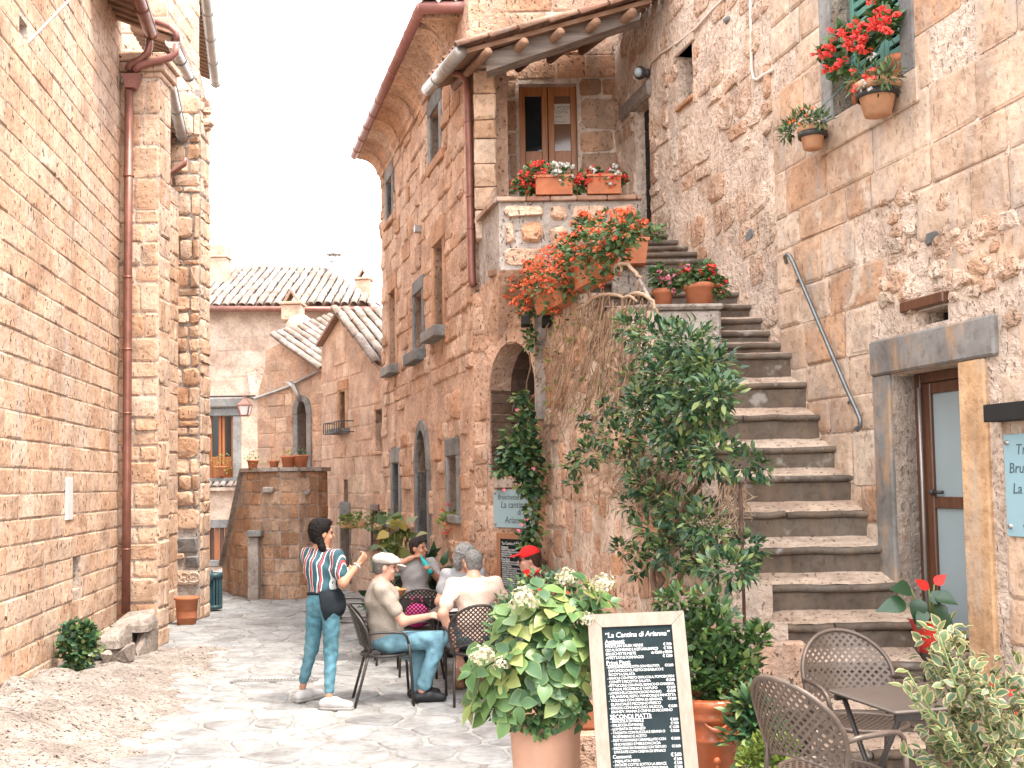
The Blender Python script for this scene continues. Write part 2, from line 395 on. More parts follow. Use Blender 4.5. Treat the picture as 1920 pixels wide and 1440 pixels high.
M['tile'] = stone_mat('roof_tile', [(0.216, 0.166, 0.136), (0.299, 0.249, 0.214), (0.338, 0.297, 0.269), (0.268, 0.184, 0.139)], stain=(0.136, 0.122, 0.111), stain_amt=0.6, pit=0.1, bump=0.5, streak=(1, 1, 1))
M['tilewarm'] = stone_mat('roof_tile_warm', [(0.274, 0.139, 0.0902), (0.341, 0.207, 0.146), (0.364, 0.26, 0.199)], stain=(0.268, 0.232, 0.207), stain_amt=0.6, pit=0.1, bump=0.5, streak=(1, 1, 1))
M['glassdark'] = glass_mat('dark_glass', (0.012, 0.017, 0.02), 0.04)
M['glassbrown'] = glass_mat('brown_glass', (0.16, 0.085, 0.05), 0.12)
M['glassfrost'] = plain('frosted_glass', (0.27, 0.32, 0.33), 0.35, 0, 0.05, 2, 0, 0.5)
M['black'] = plain('black_void', (0.012, 0.011, 0.010), 0.8, 0, 0.2, 5)
M['shutter'] = plain('green_shutter', (0.10, 0.24, 0.19), 0.6, 0, 0.15, 8)
M['signblue'] = plain('blue_sign', (0.27, 0.41, 0.45), 0.22, 0, 0.03, 2, 0, 0.5)
M['signink'] = plain('sign_ink', (0.07, 0.10, 0.115), 0.5, 0, 0.1, 8)
M['chalkboard'] = plain('chalkboard', (0.014, 0.021, 0.023), 0.85, 0, 0.35, 4, 0, .1)
M['chalk'] = plain('chalk', (0.64, 0.64, 0.624), 0.9, 0, 0.06, 20)
M['paper'] = plain('paper', (0.495, 0.435, 0.375), 0.8, 0, 0.05, 5)
M['white'] = plain('white_paint', (0.562, 0.547, 0.526), 0.6, 0, 0.06, 6)
M['bintop'] = plain('bin_green', (0.035, 0.075, 0.085), 0.45, 0.1, 0.2, 6)
M['cable'] = plain('cable', (0.55, 0.47, 0.40), 0.6, 0, 0.1, 4)
M['twig'] = plain('bare_twig', (0.35, 0.237, 0.156), 0.85, 0, 0.35, 22, 0.4)
M['trunk'] = plain('vine_trunk', (0.14, 0.085, 0.055), 0.85, 0, 0.35, 18, 0.5, 0.3, (1, 1, 0.3))
M['stemgreen'] = plain('green_stem', (0.16, 0.20, 0.07), 0.6, 0, 0.2, 14)
M['recess_shade'] = stone_mat('recess_shade_tuff', [(0.10, 0.062, 0.042), (0.14, 0.088, 0.06), (0.17, 0.11, 0.075)], stain=(0.07, 0.05, 0.04), stain_amt=0.6, pit=0.3)  # tuff inside the blind arch, its shade put into the colour
# ------------------------------------------------------------------ masonry helpers
def project(p):
    d = Vector(p) - Vector((0, 0, CAM_H)); z = d.dot(_F)
    if z <= 0.05: return None
    return (960 + FPX * d.dot(_Rv) / z, 720 + SHIFT - FPX * d.dot(_Uv) / z, z)

class Wall:
    """a vertical wall face: u runs along it, v is height, w is distance out of the face"""
    def __init__(s, p0, p1):
        s.p0 = Vector((p0[0], p0[1], 0)); d = Vector((p1[0], p1[1], 0)) - s.p0
        s.L = d.length; s.e = d / s.L
        n = Vector((-s.e.y, s.e.x, 0))
        if n.dot(-s.p0) < 0: n = -n
        s.n = n; s.holes = []
    def pt(s, u, v, w=0.0): return s.p0 + s.e * u + Vector((0, 0, v)) + s.n * w
    def uv(s, px, py, w=0.0):
        d = ray(px, py); o = Vector((0, 0, CAM_H))
        t = ((s.p0 + s.n * w) - o).dot(s.n) / d.dot(s.n); p = o + d * t
        return (p - s.p0).dot(s.e), p.z
    def rect(s, x0, x1, yt, yb, w=0.0):
        ym = (yt + yb) / 2; xm = (x0 + x1) / 2
        ua = s.uv(x0, ym, w)[0]; ub = s.uv(x1, ym, w)[0]
        va = s.uv(xm, yb, w)[1]; vb = s.uv(xm, yt, w)[1]
        return (min(ua, ub), max(ua, ub), min(va, vb), max(va, vb))
    def box(s, mb, u0, u1, v0, v1, w0, w1, bev=0.0):
        m = Matrix(((s.e.x, s.n.x, 0, s.p0.x), (s.e.y, s.n.y, 0, s.p0.y), (0, 0, 1, 0), (0, 0, 0, 1)))
        mb.box(u0, u1, w0, w1, v0, v1, m, bev)
    def core(s, name, mat, parent, u0, u1, v0, v1, th=0.35, w=0.0, holes=None):
        holes = s.holes if holes is None else holes
        us = sorted(set([u0, u1] + [x for h in holes for x in h[:2] if u0 < x < u1]))
        vs = sorted(set([v0, v1] + [x for h in holes for x in h[2:4] if v0 < x < v1]))
        def fill(i, j):
            if i < 0 or j < 0 or i >= len(us) - 1 or j >= len(vs) - 1: return False
            uc = (us[i] + us[i + 1]) / 2; vc = (vs[j] + vs[j + 1]) / 2
            return not any(h[0] < uc < h[1] and h[2] < vc < h[3] for h in holes)
        mb = MB()
        P = lambda u, v, d: s.pt(u, v, w - d)
        for i in range(len(us) - 1):
            for j in range(len(vs) - 1):
                if not fill(i, j): continue
                a, b, c, d = us[i], us[i + 1], vs[j], vs[j + 1]
                mb.cur = 0.5
                mb.add([P(a, c, 0), P(b, c, 0), P(b, d, 0), P(a, d, 0)], [(0, 1, 2, 3)])
                mb.add([P(a, c, th), P(b, c, th), P(b, d, th), P(a, d, th)], [(3, 2, 1, 0)])
                if not fill(i - 1, j): mb.add([P(a, c, 0), P(a, d, 0), P(a, d, th), P(a, c, th)], [(0, 1, 2, 3)])
                if not fill(i + 1, j): mb.add([P(b, c, 0), P(b, d, 0), P(b, d, th), P(b, c, th)], [(3, 2, 1, 0)])
                if not fill(i, j - 1): mb.add([P(a, c, 0), P(b, c, 0), P(b, c, th), P(a, c, th)], [(3, 2, 1, 0)])
                if not fill(i, j + 1): mb.add([P(a, d, 0), P(b, d, 0), P(b, d, th), P(a, d, th)], [(0, 1, 2, 3)])
        return mb.build(name, mat, parent)

def stone_shape(rng, u0, u1, v0, v1, proud, rough, roundness):
    """verts in (u,v,w) and faces of one block; 40 triangles"""
    l = u1 - u0; h = v1 - v0; m = min(l, h)
    c = [m * roundness * rng.uniform(0.5, 1.3) for _ in range(8)]
    j = lambda: rng.uniform(-1, 1) * rough * m
    per = [(u0 + c[0], v0 + j() * .5), (u1 - c[1], v0 + j() * .5), (u1 + j() * .5, v0 + c[2]), (u1 + j() * .5, v1 - c[3]),
           (u1 - c[4], v1 + j() * .5), (u0 + c[5], v1 + j() * .5), (u0 + j() * .5, v1 - c[6]), (u0 + j() * .5, v0 + c[7])]
    uc = (u0 + u1) / 2; vc = (v0 + v1) / 2
    bev = min(0.035, m * 0.16)
    tu = rng.uniform(-1, 1) * proud * 0.35; tv = rng.uniform(-1, 1) * proud * 0.35
    V = [(a, b, -0.012) for a, b in per]
    V += [(a, b, proud * 0.45) for a, b in per]
    for a, b in per:
        du = uc - a; dv = vc - b; L = math.hypot(du, dv)
        V.append((a + du / L * bev, b + dv / L * bev, proud * rng.uniform(0.8, 1.1) + tu * (a - uc) / (l / 2) + tv * (b - vc) / (h / 2)))
    V.append((uc + rng.uniform(-.15, .15) * l, vc + rng.uniform(-.15, .15) * h, proud * rng.uniform(1.0, 1.3)))
    F = []
    for r in (0, 8):
        for k in range(8):
            k2 = (k + 1) % 8; F.append((r + k, r + k2, r + 8 + k2, r + 8 + k))
    for k in range(8): F.append((16 + k, 16 + (k + 1) % 8, 24))
    return V, F

def emit_pieces(items, parent, mat, maxobj, name, smooth=False, stuff_name=None):
    """items: (verts world, faces, rnd). The largest in the picture become objects, the rest one part"""
    sc = []
    for it in items:
        c = sum((Vector(v) for v in it[0]), Vector()) / len(it[0])
        pr = project(c); size = 0
        if pr and -40 < pr[0] < 1960 and -40 < pr[1] < 1480:
            xs = [project(v) for v in it[0]]; xs = [q for q in xs if q]
            if xs:
                size = (max(q[0] for q in xs) - min(q[0] for q in xs)) * (max(q[1] for q in xs) - min(q[1] for q in xs))
        sc.append((size, c, it))
    sc.sort(key=lambda t: -t[0])
    pl = wloc(parent) if parent is not None else Vector((0, 0, 0))
    rest = []
    for k, (size, c, it) in enumerate(sc):
        if k < maxobj and size > 60:
            me = mesh_from([Vector(v) - c for v in it[0]], it[1], it[2], smooth, mat, name)
            o = link(name, me, parent, c - pl)
        else: rest.append((c, it))
    if rest:
        mb = MB()
        for c, it in rest:
            mb.cur = it[2]; mb.add(it[0], it[1])
        o = mb.build(stuff_name or name, mat, parent, smooth)
        o['kind'] = 'stuff'

def masonry(wall, u0, u1, v0, v1, parent, mat, row=(0.22, 0.34), ln=(0.35, 0.7), gap=0.014, proud=(0.01, 0.025), rough=0.04,
            roundness=0.06, holes=None, skip=None, inside=None, seed=1, maxobj=120, name='stone', w=0.0, tint=None, collect=None):
    rng = random.Random(seed); holes = wall.holes if holes is None else holes
    items = []
    v = v0; flip = 0
    while v < v1 - 0.03:
        h = rng.uniform(*row)
        if v + h > v1 - row[0] * 0.4: h = v1 - v
        blocked = sorted((hh[0], hh[1]) for hh in holes if hh[2] < v + 0.85 * h and hh[3] > v + 0.15 * h)
        spans = []; cu = u0
        for a, b in blocked:
            if a > cu: spans.append((cu, min(a, u1)))
            cu = max(cu, b)
        if cu < u1: spans.append((cu, u1))
        for a, b in spans:
            if b - a < 0.06: continue
            u = a; first = True
            while u < b - 0.03:
                l = rng.uniform(*ln)
                if first: l *= rng.uniform(0.35, 1.0); first = False
                l = max(l, h * 0.45)
                if b - (u + l) < ln[0] * 0.45: l = b - u
                ua, ub = u, min(u + l, b); va, vb = v, v + h
                u += l
                if ub - ua < 0.05: continue
                uc = (ua + ub) / 2; vc = (va + vb) / 2
                if skip and skip(uc, vc): continue
                if inside and not all(inside(q[0], q[1]) for q in ((ua, va), (ub, va), (ua, vb), (ub, vb))): continue
                subs = [(ua, ub, va, vb)]
                for (a2, b2, c2, d2) in subs:
                    V, F = stone_shape(rng, a2 + gap / 2, b2 - gap / 2, c2 + gap / 2, d2 - gap / 2, rng.uniform(*proud), rough, roundness)
                    r = rng.random() if tint is None else tint(rng, uc, vc)
                    items.append(([wall.pt(x, y, z + w) for x, y, z in V], F, r))
        v += h
    if collect is not None: collect.extend(items)
    else: emit_pieces(items, parent, mat, maxobj, name)
    return items

def slab_part(wall, name, mat, parent, u0, u1, v0, v1, w0, w1, bev=0.01, r=None):
    mb = MB(); mb.cur = RNG.random() if r is None else r
    wall.box(mb, u0, u1, v0, v1, w0, w1, bev)
    return mb.build(name, mat, parent)

def window_unit(wall, parent, hole, mat, jw=0.12, lt=0.2, sill=0.12, proud=0.02, depth=0.22, sillout=0.1, name='window', pane=None, sillmat=None, silld=None):
    """stone-framed opening: jambs, lintel, sill and a dark pane set back"""
    u0, u1, v0, v1 = hole
    root = empty(name, wall.pt((u0 + u1) / 2, v0, 0) - wloc(parent)); root.parent = parent
    sm = sillmat or mat
    slab_part(wall, 'jamb', mat, root, u0 - jw, u0, v0, v1, -depth, proud)
    slab_part(wall, 'jamb', mat, root, u1, u1 + jw, v0, v1, -depth, proud)
    slab_part(wall, 'lintel', mat, root, u0 - jw, u1 + jw, v1 + 0.002, v1 + lt, -depth, proud + 0.004)
    if sill: slab_part(wall, 'sill', sm, root, u0 - jw - 0.05, u1 + jw + 0.05, v0 - sill, v0 - 0.002, -depth, sillout)
    slab_part(wall, 'pane', pane or M['glassdark'], root, u0, u1, v0, v1, -depth - 0.02, -depth, 0)
    return root

def arch_pts(u0, u1, vs, vt, n=12, pointed=False):
    uc = (u0 + u1) / 2; hw = (u1 - u0) / 2; out = []
    for k in range(n + 1):
        a = math.pi * k / n
        cu = math.cos(a); sv = math.sin(a)
        if pointed:
            t = k / n
            if t <= 0.5: x = 1 - (1 - math.cos(t * math.pi)); y = math.sin(t * math.pi) ** 0.85; cu = x; sv = y
            else: cu = -math.cos((1 - t) * math.pi); sv = math.sin((1 - t) * math.pi) ** 0.85
        out.append((uc + hw * cu, vs + (vt - vs) * sv))
    return out
def arch_fill(wall, name, mat, parent, u0, u1, vs, vt, th, w=0.0, top=None, pointed=False):
    """masonry between an arch and the square hole it stands in"""
    pts = arch_pts(u0, u1, vs, vt, 14, pointed); T = (top or vt) + 0.0
    mb = MB()
    for (a, b) in zip(pts[:-1], pts[1:]):
        mb.hexa([wall.pt(a[0], a[1], w), wall.pt(b[0], b[1], w), wall.pt(b[0], b[1], w - th), wall.pt(a[0], a[1], w - th),
                 wall.pt(a[0], T + 1e-3, w), wall.pt(b[0], T + 1e-3, w), wall.pt(b[0], T + 1e-3, w - th), wall.pt(a[0], T + 1e-3, w - th)])
    return mb.build(name, mat, parent)
def arch_ring(wall, name, mat, parent, u0, u1, vs, vt, fw, w0, w1, n=14, pieces=True, pointed=False, seed=3):
    inn = arch_pts(u0, u1, vs, vt, n, pointed); out = arch_pts(u0 - fw, u1 + fw, vs, vt + fw, n, pointed)
    rng = random.Random(seed)
    for k in range(0, n, 2):
        mb = MB(); mb.cur = rng.random()
        for j in (k, k + 1):
            if j >= n: continue
            a, b, c, d = inn[j], inn[j + 1], out[j + 1], out[j]
            ww = w1 + (rng.uniform(0, .008))
            mb.hexa([wall.pt(a[0], a[1], w0), wall.pt(b[0], b[1], w0), wall.pt(c[0], c[1], w0), wall.pt(d[0], d[1], w0),
                     wall.pt(a[0], a[1], ww), wall.pt(b[0], b[1], ww), wall.pt(c[0], c[1], ww), wall.pt(d[0], d[1], ww)])
        mb.build(name, mat, parent)

# barrel roof tiles, shared mesh data
def tile_mesh(mat, w=0.2, l=0.42, seed=0):
    rng = random.Random(seed); V = []; F = []; n = 5; th = 0.018
    for (y, sc) in ((0, 1.0), (l, 0.82)):
        for rr in (0, th):
            for k in range(n + 1):
                a = math.pi * k / n
                V.append((math.cos(a) * (w / 2 - rr) * sc, y, math.sin(a) * (w / 2 - rr) * 0.8 * sc + rng.uniform(-.004, .004)))
    m = n + 1
    for k in range(n):
        F.append((k, k + 1, 2 * m + k + 1, 2 * m + k)); F.append((m + k + 1, m + k, 3 * m + k, 3 * m + k + 1)); F.append((k + 1, k, m + k, m + k + 1))
    F.append((0, 2 * m, 3 * m, m)); F.append((n, m + n, 3 * m + n, 2 * m + n))
    return mesh_from(V, F, rng.random(), True, mat, 'roof_tile')
TILE_SETS = {}
def tile_set(mat, w, l):
    k = (mat.name, round(w, 3), round(l, 3))
    if k not in TILE_SETS: TILE_SETS[k] = [tile_mesh(mat, w, l, s) for s in range(8)]
    return TILE_SETS[k]
def lay_tiles(parent, mat, org, along, up, ncol, nrow, w=0.24, l=0.42, seed=0, keep=None, maxobj=300, both=True):
    """rows of barrel tiles: org lowest corner, along = eave direction, up = slope direction (unit vectors)"""
    rng = random.Random(seed); ms = tile_set(mat, w, l); A = Vector(along).normalized(); U = Vector(up).normalized(); Nn = A.cross(U).normalized()
    if Nn.z < 0: Nn = -Nn
    pl = wloc(parent); cnt = 0; rest = MB()
    for r in range(nrow):
        for c in range(ncol):
            p = Vector(org) + A * (c * w * 1.02) + U * (r * l * 0.8)
            if keep and not keep(c, r): continue
            j = rng.uniform(-1, 1)
            a2 = (A + U * 0.04 * j).normalized(); u2 = (U + A * -0.04 * j + Nn * 0.06).normalized(); n2 = a2.cross(u2)
            if n2.z < 0: n2 = -n2
            mtx = Matrix(((a2.x, u2.x, n2.x, 0), (a2.y, u2.y, n2.y, 0), (a2.z, u2.z, n2.z, 0), (0, 0, 0, 1)))
            p = p + A * rng.uniform(-.012, .012) + U * rng.uniform(-.02, .02) + Nn * rng.uniform(-.006, .008)
            me = ms[rng.randrange(8)]
            if cnt < maxobj:
                o = link('roof_tile', me, parent); m4 = Matrix.Translation(p - pl) @ mtx; o.matrix_local = m4
            else:
                m4 = Matrix.Translation(p) @ mtx; rest.cur = rng.random()
                rest.add([m4 @ v.co for v in me.vertices], [tuple(q.vertices) for q in me.polygons])
            cnt += 1
    if rest.v:
        o = rest.build('roof_tile', mat, parent, True); o['kind'] = 'stuff'
# ================================================================== GROUND
def grid_sheet(name, mat, x0, x1, y0, y1, nx, ny, zf, rnd=0.5):
    V = []; F = []
    for j in range(ny + 1):
        for i in range(nx + 1):
            x = x0 + (x1 - x0) * i / nx; y = y0 + (y1 - y0) * j / ny
            V.append((x, y, zf(x, y)))
    for j in range(ny):
        for i in range(nx):
            a = j * (nx + 1) + i; F.append((a, a + 1, a + nx + 2, a + nx + 1))
    me = mesh_from(V, F, rnd, True, mat, name); return link(name, me)
terrain = tag(grid_sheet('ground', M['sand'], -120, 120, -60, 200, 24, 26, lambda x, y: -0.30), kind='structure')
street = empty('street', (0, 0, 0)); street['kind'] = 'structure'
road = grid_sheet('street_bed', M['joint'], -7, 5, 2, 27, 96, 160, lambda x, y: gz(x, y) - 0.004)
road.parent = street

# irregular flagstones: Voronoi cells of a jittered lattice
def voronoi_cells(x0, x1, y0, y1, s, seed, stretch=1.0):
    rng = random.Random(seed)
    nx = int((x1 - x0) / s) + 3; ny = int((y1 - y0) / (s * stretch)) + 3
    P = {}
    for i in range(-1, nx):
        for j in range(-1, ny):
            P[(i, j)] = (x0 + (i + 0.5 * (j % 2) + rng.uniform(-.38, .38)) * s, y0 + (j + rng.uniform(-.38, .38)) * s * stretch)
    out = []
    for (i, j), p in P.items():
        if i < 0 or j < 0 or i >= nx - 1 or j >= ny - 1: continue
        poly = [(p[0] - s * 2, p[1] - s * 2), (p[0] + s * 2, p[1] - s * 2), (p[0] + s * 2, p[1] + s * 2), (p[0] - s * 2, p[1] + s * 2)]
        for di in (-2, -1, 0, 1, 2):
            for dj in (-2, -1, 0, 1, 2):
                q = P.get((i + di, j + dj))
                if q is None or (di == 0 and dj == 0): continue
                mx, my = (p[0] + q[0]) / 2, (p[1] + q[1]) / 2; nx_, ny_ = q[0] - p[0], q[1] - p[1]
                new = []
                for k in range(len(poly)):
                    a = poly[k]; b = poly[(k + 1) % len(poly)]
                    da = (a[0] - mx) * nx_ + (a[1] - my) * ny_; db = (b[0] - mx) * nx_ + (b[1] - my) * ny_
                    if da <= 0: new.append(a)
                    if (da < 0) != (db < 0) and abs(da - db) > 1e-12:
                        t = da / (da - db); new.append((a[0] + (b[0] - a[0]) * t, a[1] + (b[1] - a[1]) * t))
                poly = new
                if len(poly) < 3: break
            if len(poly) < 3: break
        if len(poly) >= 3: out.append((p, poly))
    return out
_items = []
_rg = random.Random(21)
for (p, poly) in voronoi_cells(-6.2, 3.4, 5.6, 21.5, 0.40, 5, 0.92):
    X, Y = p
    if X < -3.03 - 0.14 * Y + 1.05 + 0.3 * math.sin(Y * 2.2) and Y < 13.3: continue
    if X > 3.67 - 0.30 * Y + 0.05 and Y > 6.7: continue
    if X > 4.543 - 0.25 * Y: continue
    n = len(poly); A = 0
    for k in range(n): A += poly[k][0] * poly[(k + 1) % n][1] - poly[(k + 1) % n][0] * poly[k][1]
    if abs(A) / 2 < 0.02: continue
    shr = _rg.uniform(0.015, 0.032)
    def inset(q, d):
        L = math.hypot(q[0] - X, q[1] - Y); t = max(0.3, 1 - d / max(L, 1e-4)); return (X + (q[0] - X) * t, Y + (q[1] - Y) * t)
    # round each corner into two points
    pp = []
    for k in range(n):
        a = poly[k - 1]; b = poly[k]; c = poly[(k + 1) % n]
        pp.append((b[0] + (a[0] - b[0]) * .2, b[1] + (a[1] - b[1]) * .2)); pp.append((b[0] + (c[0] - b[0]) * .2, b[1] + (c[1] - b[1]) * .2))
    m = len(pp); h = _rg.uniform(0.004, 0.012); tx = _rg.uniform(-.02, .02); ty = _rg.uniform(-.02, .02)
    V = []; F = []
    for (d, z) in ((shr, -0.02), (shr + 0.004, h * 0.4), (shr + 0.02, h)):
        for q in pp:
            x, y = inset(q, d); V.append((x, y, gz(x, y) + z + (tx * (x - X) + ty * (y - Y)) * (1 if z > 0 else 0)))
    V.append((X, Y, gz(X, Y) + h * 1.15))
    for r in (0, m):
        for k in range(m): F.append((r + k, r + (k + 1) % m, r + m + (k + 1) % m, r + m + k))
    for k in range(m): F.append((2 * m + k, 2 * m + (k + 1) % m, 3 * m))
    _items.append((V, F, _rg.random()))
emit_pieces(_items, street, M['pave'], 300, 'paving_stone', True)
# bank of sandy earth along the left wall
def bank():
    V = []; F = []; nu, nv = 60, 16
    for j in range(nu + 1):
        Y = 6.0 + 7.1 * j / nu
        for i in range(nv + 1):
            d = 1.55 * i / nv + 0.12 * math.sin(Y * 4) * (i / nv)
            X = -3.03 - 0.14 * Y - 0.1 + d
            z = gz(X, Y) + 0.028 * (1 - (i / nv) ** 3) - 0.03 * (i == nv) + RNG.uniform(-.012, .012) * (i < nv)
            V.append((X, Y, z))
    for j in range(nu):
        for i in range(nv):
            a = j * (nv + 1) + i; F.append((a, a + 1, a + nv + 2, a + nv + 1))
    o = link('earth_bank', mesh_from(V, F, 0.5, True, M['sand'], 'earth_bank')); tag(o, kind='structure')
bank()
_rb = random.Random(44); mb = MB()
for k in range(170):
    Y = _rb.uniform(6.5, 13.0); X = -3.03 - 0.14 * Y + abs(_rb.gauss(0, .55)); z = gz(X, Y) + .02; s_ = _rb.uniform(.005, .02); mb.cur = _rb.random()
    mb.ball((X, Y, z), (s_ * 1.3, s_, s_ * .7), 5, 4)
o = mb.build('pebbles', M['sand'], None); tag(o, 'loose pebbles on the earth bank along the left wall', 'pebbles', kind='stuff')
# drain grate strip in the paving
mb = MB()
p = on_z(515, 1278, 0); 
for k in range(26):
    mb.box(p.x - 0.42 + k * 0.033, p.x - 0.42 + k * 0.033 + 0.016, p.y - 0.035, p.y + 0.035, 0.004, 0.020)
mb.box(p.x - 0.44, p.x + 0.44, p.y - 0.05, p.y - 0.036, 0.004, 0.021); mb.box(p.x - 0.44, p.x + 0.44, p.y + 0.036, p.y + 0.05, 0.004, 0.021)
tag(mb.build('drain_grate', M['zinc']), 'narrow slotted drain grate across the paving left of the waitress', 'drain')
# ================================================================== LEFT BUILDING
LX = lambda Y: -3.03 - 0.14 * Y
lb = empty('church_building', (-5.2, 10, 0), label='tall tuff stone building with pilasters filling the left edge', cat='building')
LW = Wall((LX(4.5), 4.5), (LX(13.2), 13.2))
_h1 = LW.rect(136, 152, 1040, 1105); _h2 = LW.rect(36, 52, 38, 70)
LW.holes = [_h1, _h2]
lw_core = LW.core('wall', M['mort'], lb, 0, LW.L, -0.3, 9.5, 0.5)
for h in (_h1, _h2): slab_part(LW, 'niche_back', M['mortgrey'], lb, h[0], h[1], h[2], h[3], -0.30, -0.25, 0)
_rgl = random.Random(5)
masonry(LW, 0, LW.L, -0.15, 9.4, lw_core, M['left'], row=(0.215, 0.26), ln=(0.34, 0.70), gap=0.014, proud=(0.005, 0.013), rough=0.035, roundness=0.05, seed=11, maxobj=300, name='block')
slab_part(LW, 'painted_strip', M['white'], lb, *LW.rect(121, 132, 896, 975), 0.0, 0.027, 0.005)
# pilaster A
PA = Wall((-4.92, 13.2), (-4.385, 13.2)); PA.n = Vector((0, -1, 0))
mb = MB(); mb.box(-4.93, -4.385, 13.2, 13.62, -0.2, 7.15); pa = mb.build('pilaster', M['mort'], lb)
def _pt(rng, u, v): return rng.random() ** 0.8
masonry(PA, 0, PA.L, 0, 7.1, pa, M['pil'], row=(0.16, 0.42), ln=(0.3, 0.6), gap=0.02, proud=(0.008, 0.03), rough=0.06, roundness=0.12, seed=12, maxobj=90, tint=_pt)
PAs = Wall((-4.385, 13.2), (-4.385, 13.62)); PAs.n = Vector((1, 0, 0))
masonry(PAs, 0, .42, 0, 7.1, pa, M['left'], row=(0.16, 0.42), ln=(0.3, 0.6), gap=0.02, proud=(0.006, 0.02), rough=0.06, roundness=0.1, seed=13, maxobj=40)
# moulded capital
mb = MB()
for (z0, z1, o) in ((7.13, 7.20, 0.03), (7.20, 7.32, 0.07), (7.32, 7.42, 0.11)):
    mb.cur = RNG.random(); mb.box(-4.95 - o * 0, -4.385 + o, 13.2 - o, 13.7, z0 + .001, z1, None, 0.015)
mb.build('capital', M['left'], lb)
# wall between the pilasters
mb = MB(); mb.box(-5.6, -4.98, 13.6, 16.0, -0.2, 6.4); wb = mb.build('wall', M['mort'], lb)
RS = Wall((-4.98, 13.65), (-4.98, 15.9)); RS.n = Vector((1, 0, 0))
masonry(RS, 0, 2.2, 0, 6.3, wb, M['left'], row=(0.18, 0.4), ln=(0.3, 0.6), seed=14, maxobj=30, proud=(0.005, 0.02))
# pilaster B (rough squared rubble, carved frieze block at its foot)
BX0, BX1, BY = -5.20, -4.66, 15.9
mb = MB(); mb.box(BX0, BX1, BY, BY + .5, -0.2, 8.0); pb = mb.build('pilaster', M['mortgrey'], lb)
PB = Wall((BX0, BY), (BX1, BY)); PB.n = Vector((0, -1, 0))
fz = PB.rect(321, 373, 1070, 1096); db1 = PB.rect(330, 373, 1005, 1037); db2 = PB.rect(348, 375, 1040, 1065)
PB.holes = [fz, db1, db2]
masonry(PB, 0, PB.L, 0.0, 7.95, pb, M['pil'], row=(0.09, 0.36), ln=(0.16, 0.42), gap=0.03, proud=(0.02, 0.065), rough=0.12, roundness=0.2, seed=15, maxobj=130)
for h in (db1, db2):
    V, F = stone_shape(random.Random(4), h[0] + .01, h[1] - .01, h[2] + .01, h[3] - .01, 0.05, 0.1, 0.15)
    o = link('dark_block', mesh_from([PB.pt(*q) - wloc(pb) for q in V], F, 0.1, False, M['basalt']), pb)
mb = MB(); PB.box(mb, fz[0] + .01, fz[1] - .01, fz[2], fz[3], -.01, 0.04, 0.008); mb.build('frieze_block', M['plaster'], pb)
mb = MB()
for k in range(3):                                   # carved guilloche rings
    uc = fz[0] + (fz[1] - fz[0]) * (k + .5) / 3; vc = (fz[2] + fz[3]) / 2; rr = (fz[3] - fz[2]) * .34
    mb.tube([PB.pt(uc + rr * 1.35 * math.cos(a * math.pi / 8), vc + rr * math.sin(a * math.pi / 8), 0.042) for a in range(16)], 0.012, 5, True)
    mb.ball(PB.pt(uc, vc, 0.042), 0.018)
mb.build('frieze_carving', M['plaster'], pb, True)
PBs = Wall((BX1, BY), (BX1, BY + .5)); PBs.n = Vector((1, 0, 0))
masonry(PBs, 0, .5, 0, 7.95, pb, M['left'], row=(0.12, 0.34), ln=(0.2, 0.5), gap=0.02, proud=(0.006, 0.03), rough=0.1, roundness=0.15, seed=16, maxobj=50)
# broken cornice stones sticking out near its top
_rc = random.Random(8)
for (px, py) in ((383, 208), (386, 232), (379, 196), (376, 345), (382, 240)):
    q = at(px, py, BY + 0.2); V, F = stone_shape(_rc, -.12, .12, -.06, .06, 0.1, 0.2, 0.25)
    link('cornice_stone', mesh_from([Vector((a, -c, b)) for a, b, c in V], F, 0.6, False, M['left']), pb, q - wloc(pb))
# upper wall of the rear block and eaves
mb = MB(); mb.prism([(-8.5, 17.31, 0), (-5.32, 17.31, 0), (-5.95, 20.6, 0), (-8.5, 20.6, 0)], (0, 0, 9.75)); rw = mb.build('rear_wall', M['left'], lb)
mb = MB(); mb.box(-6.6, -5.1, 15.7, 17.3, 6.2, 11.2); rw2 = mb.build('upper_wall', M['mort'], lb)
UWs = Wall((-5.1, 15.7), (-5.1, 17.3)); UWs.n = Vector((1, 0, 0)); UWf = Wall((-6.6, 15.7), (-5.1, 15.7)); UWf.n = Vector((0, -1, 0))
masonry(UWf, 0, 1.5, 7.4, 11.1, rw2, M['left'], row=(0.22, 0.34), ln=(0.3, 0.5), seed=18, maxobj=40)
masonry(UWs, 0, 1.6, 6.2, 11.1, rw2, M['left'], row=(0.22, 0.34), ln=(0.3, 0.5), seed=19, maxobj=20)

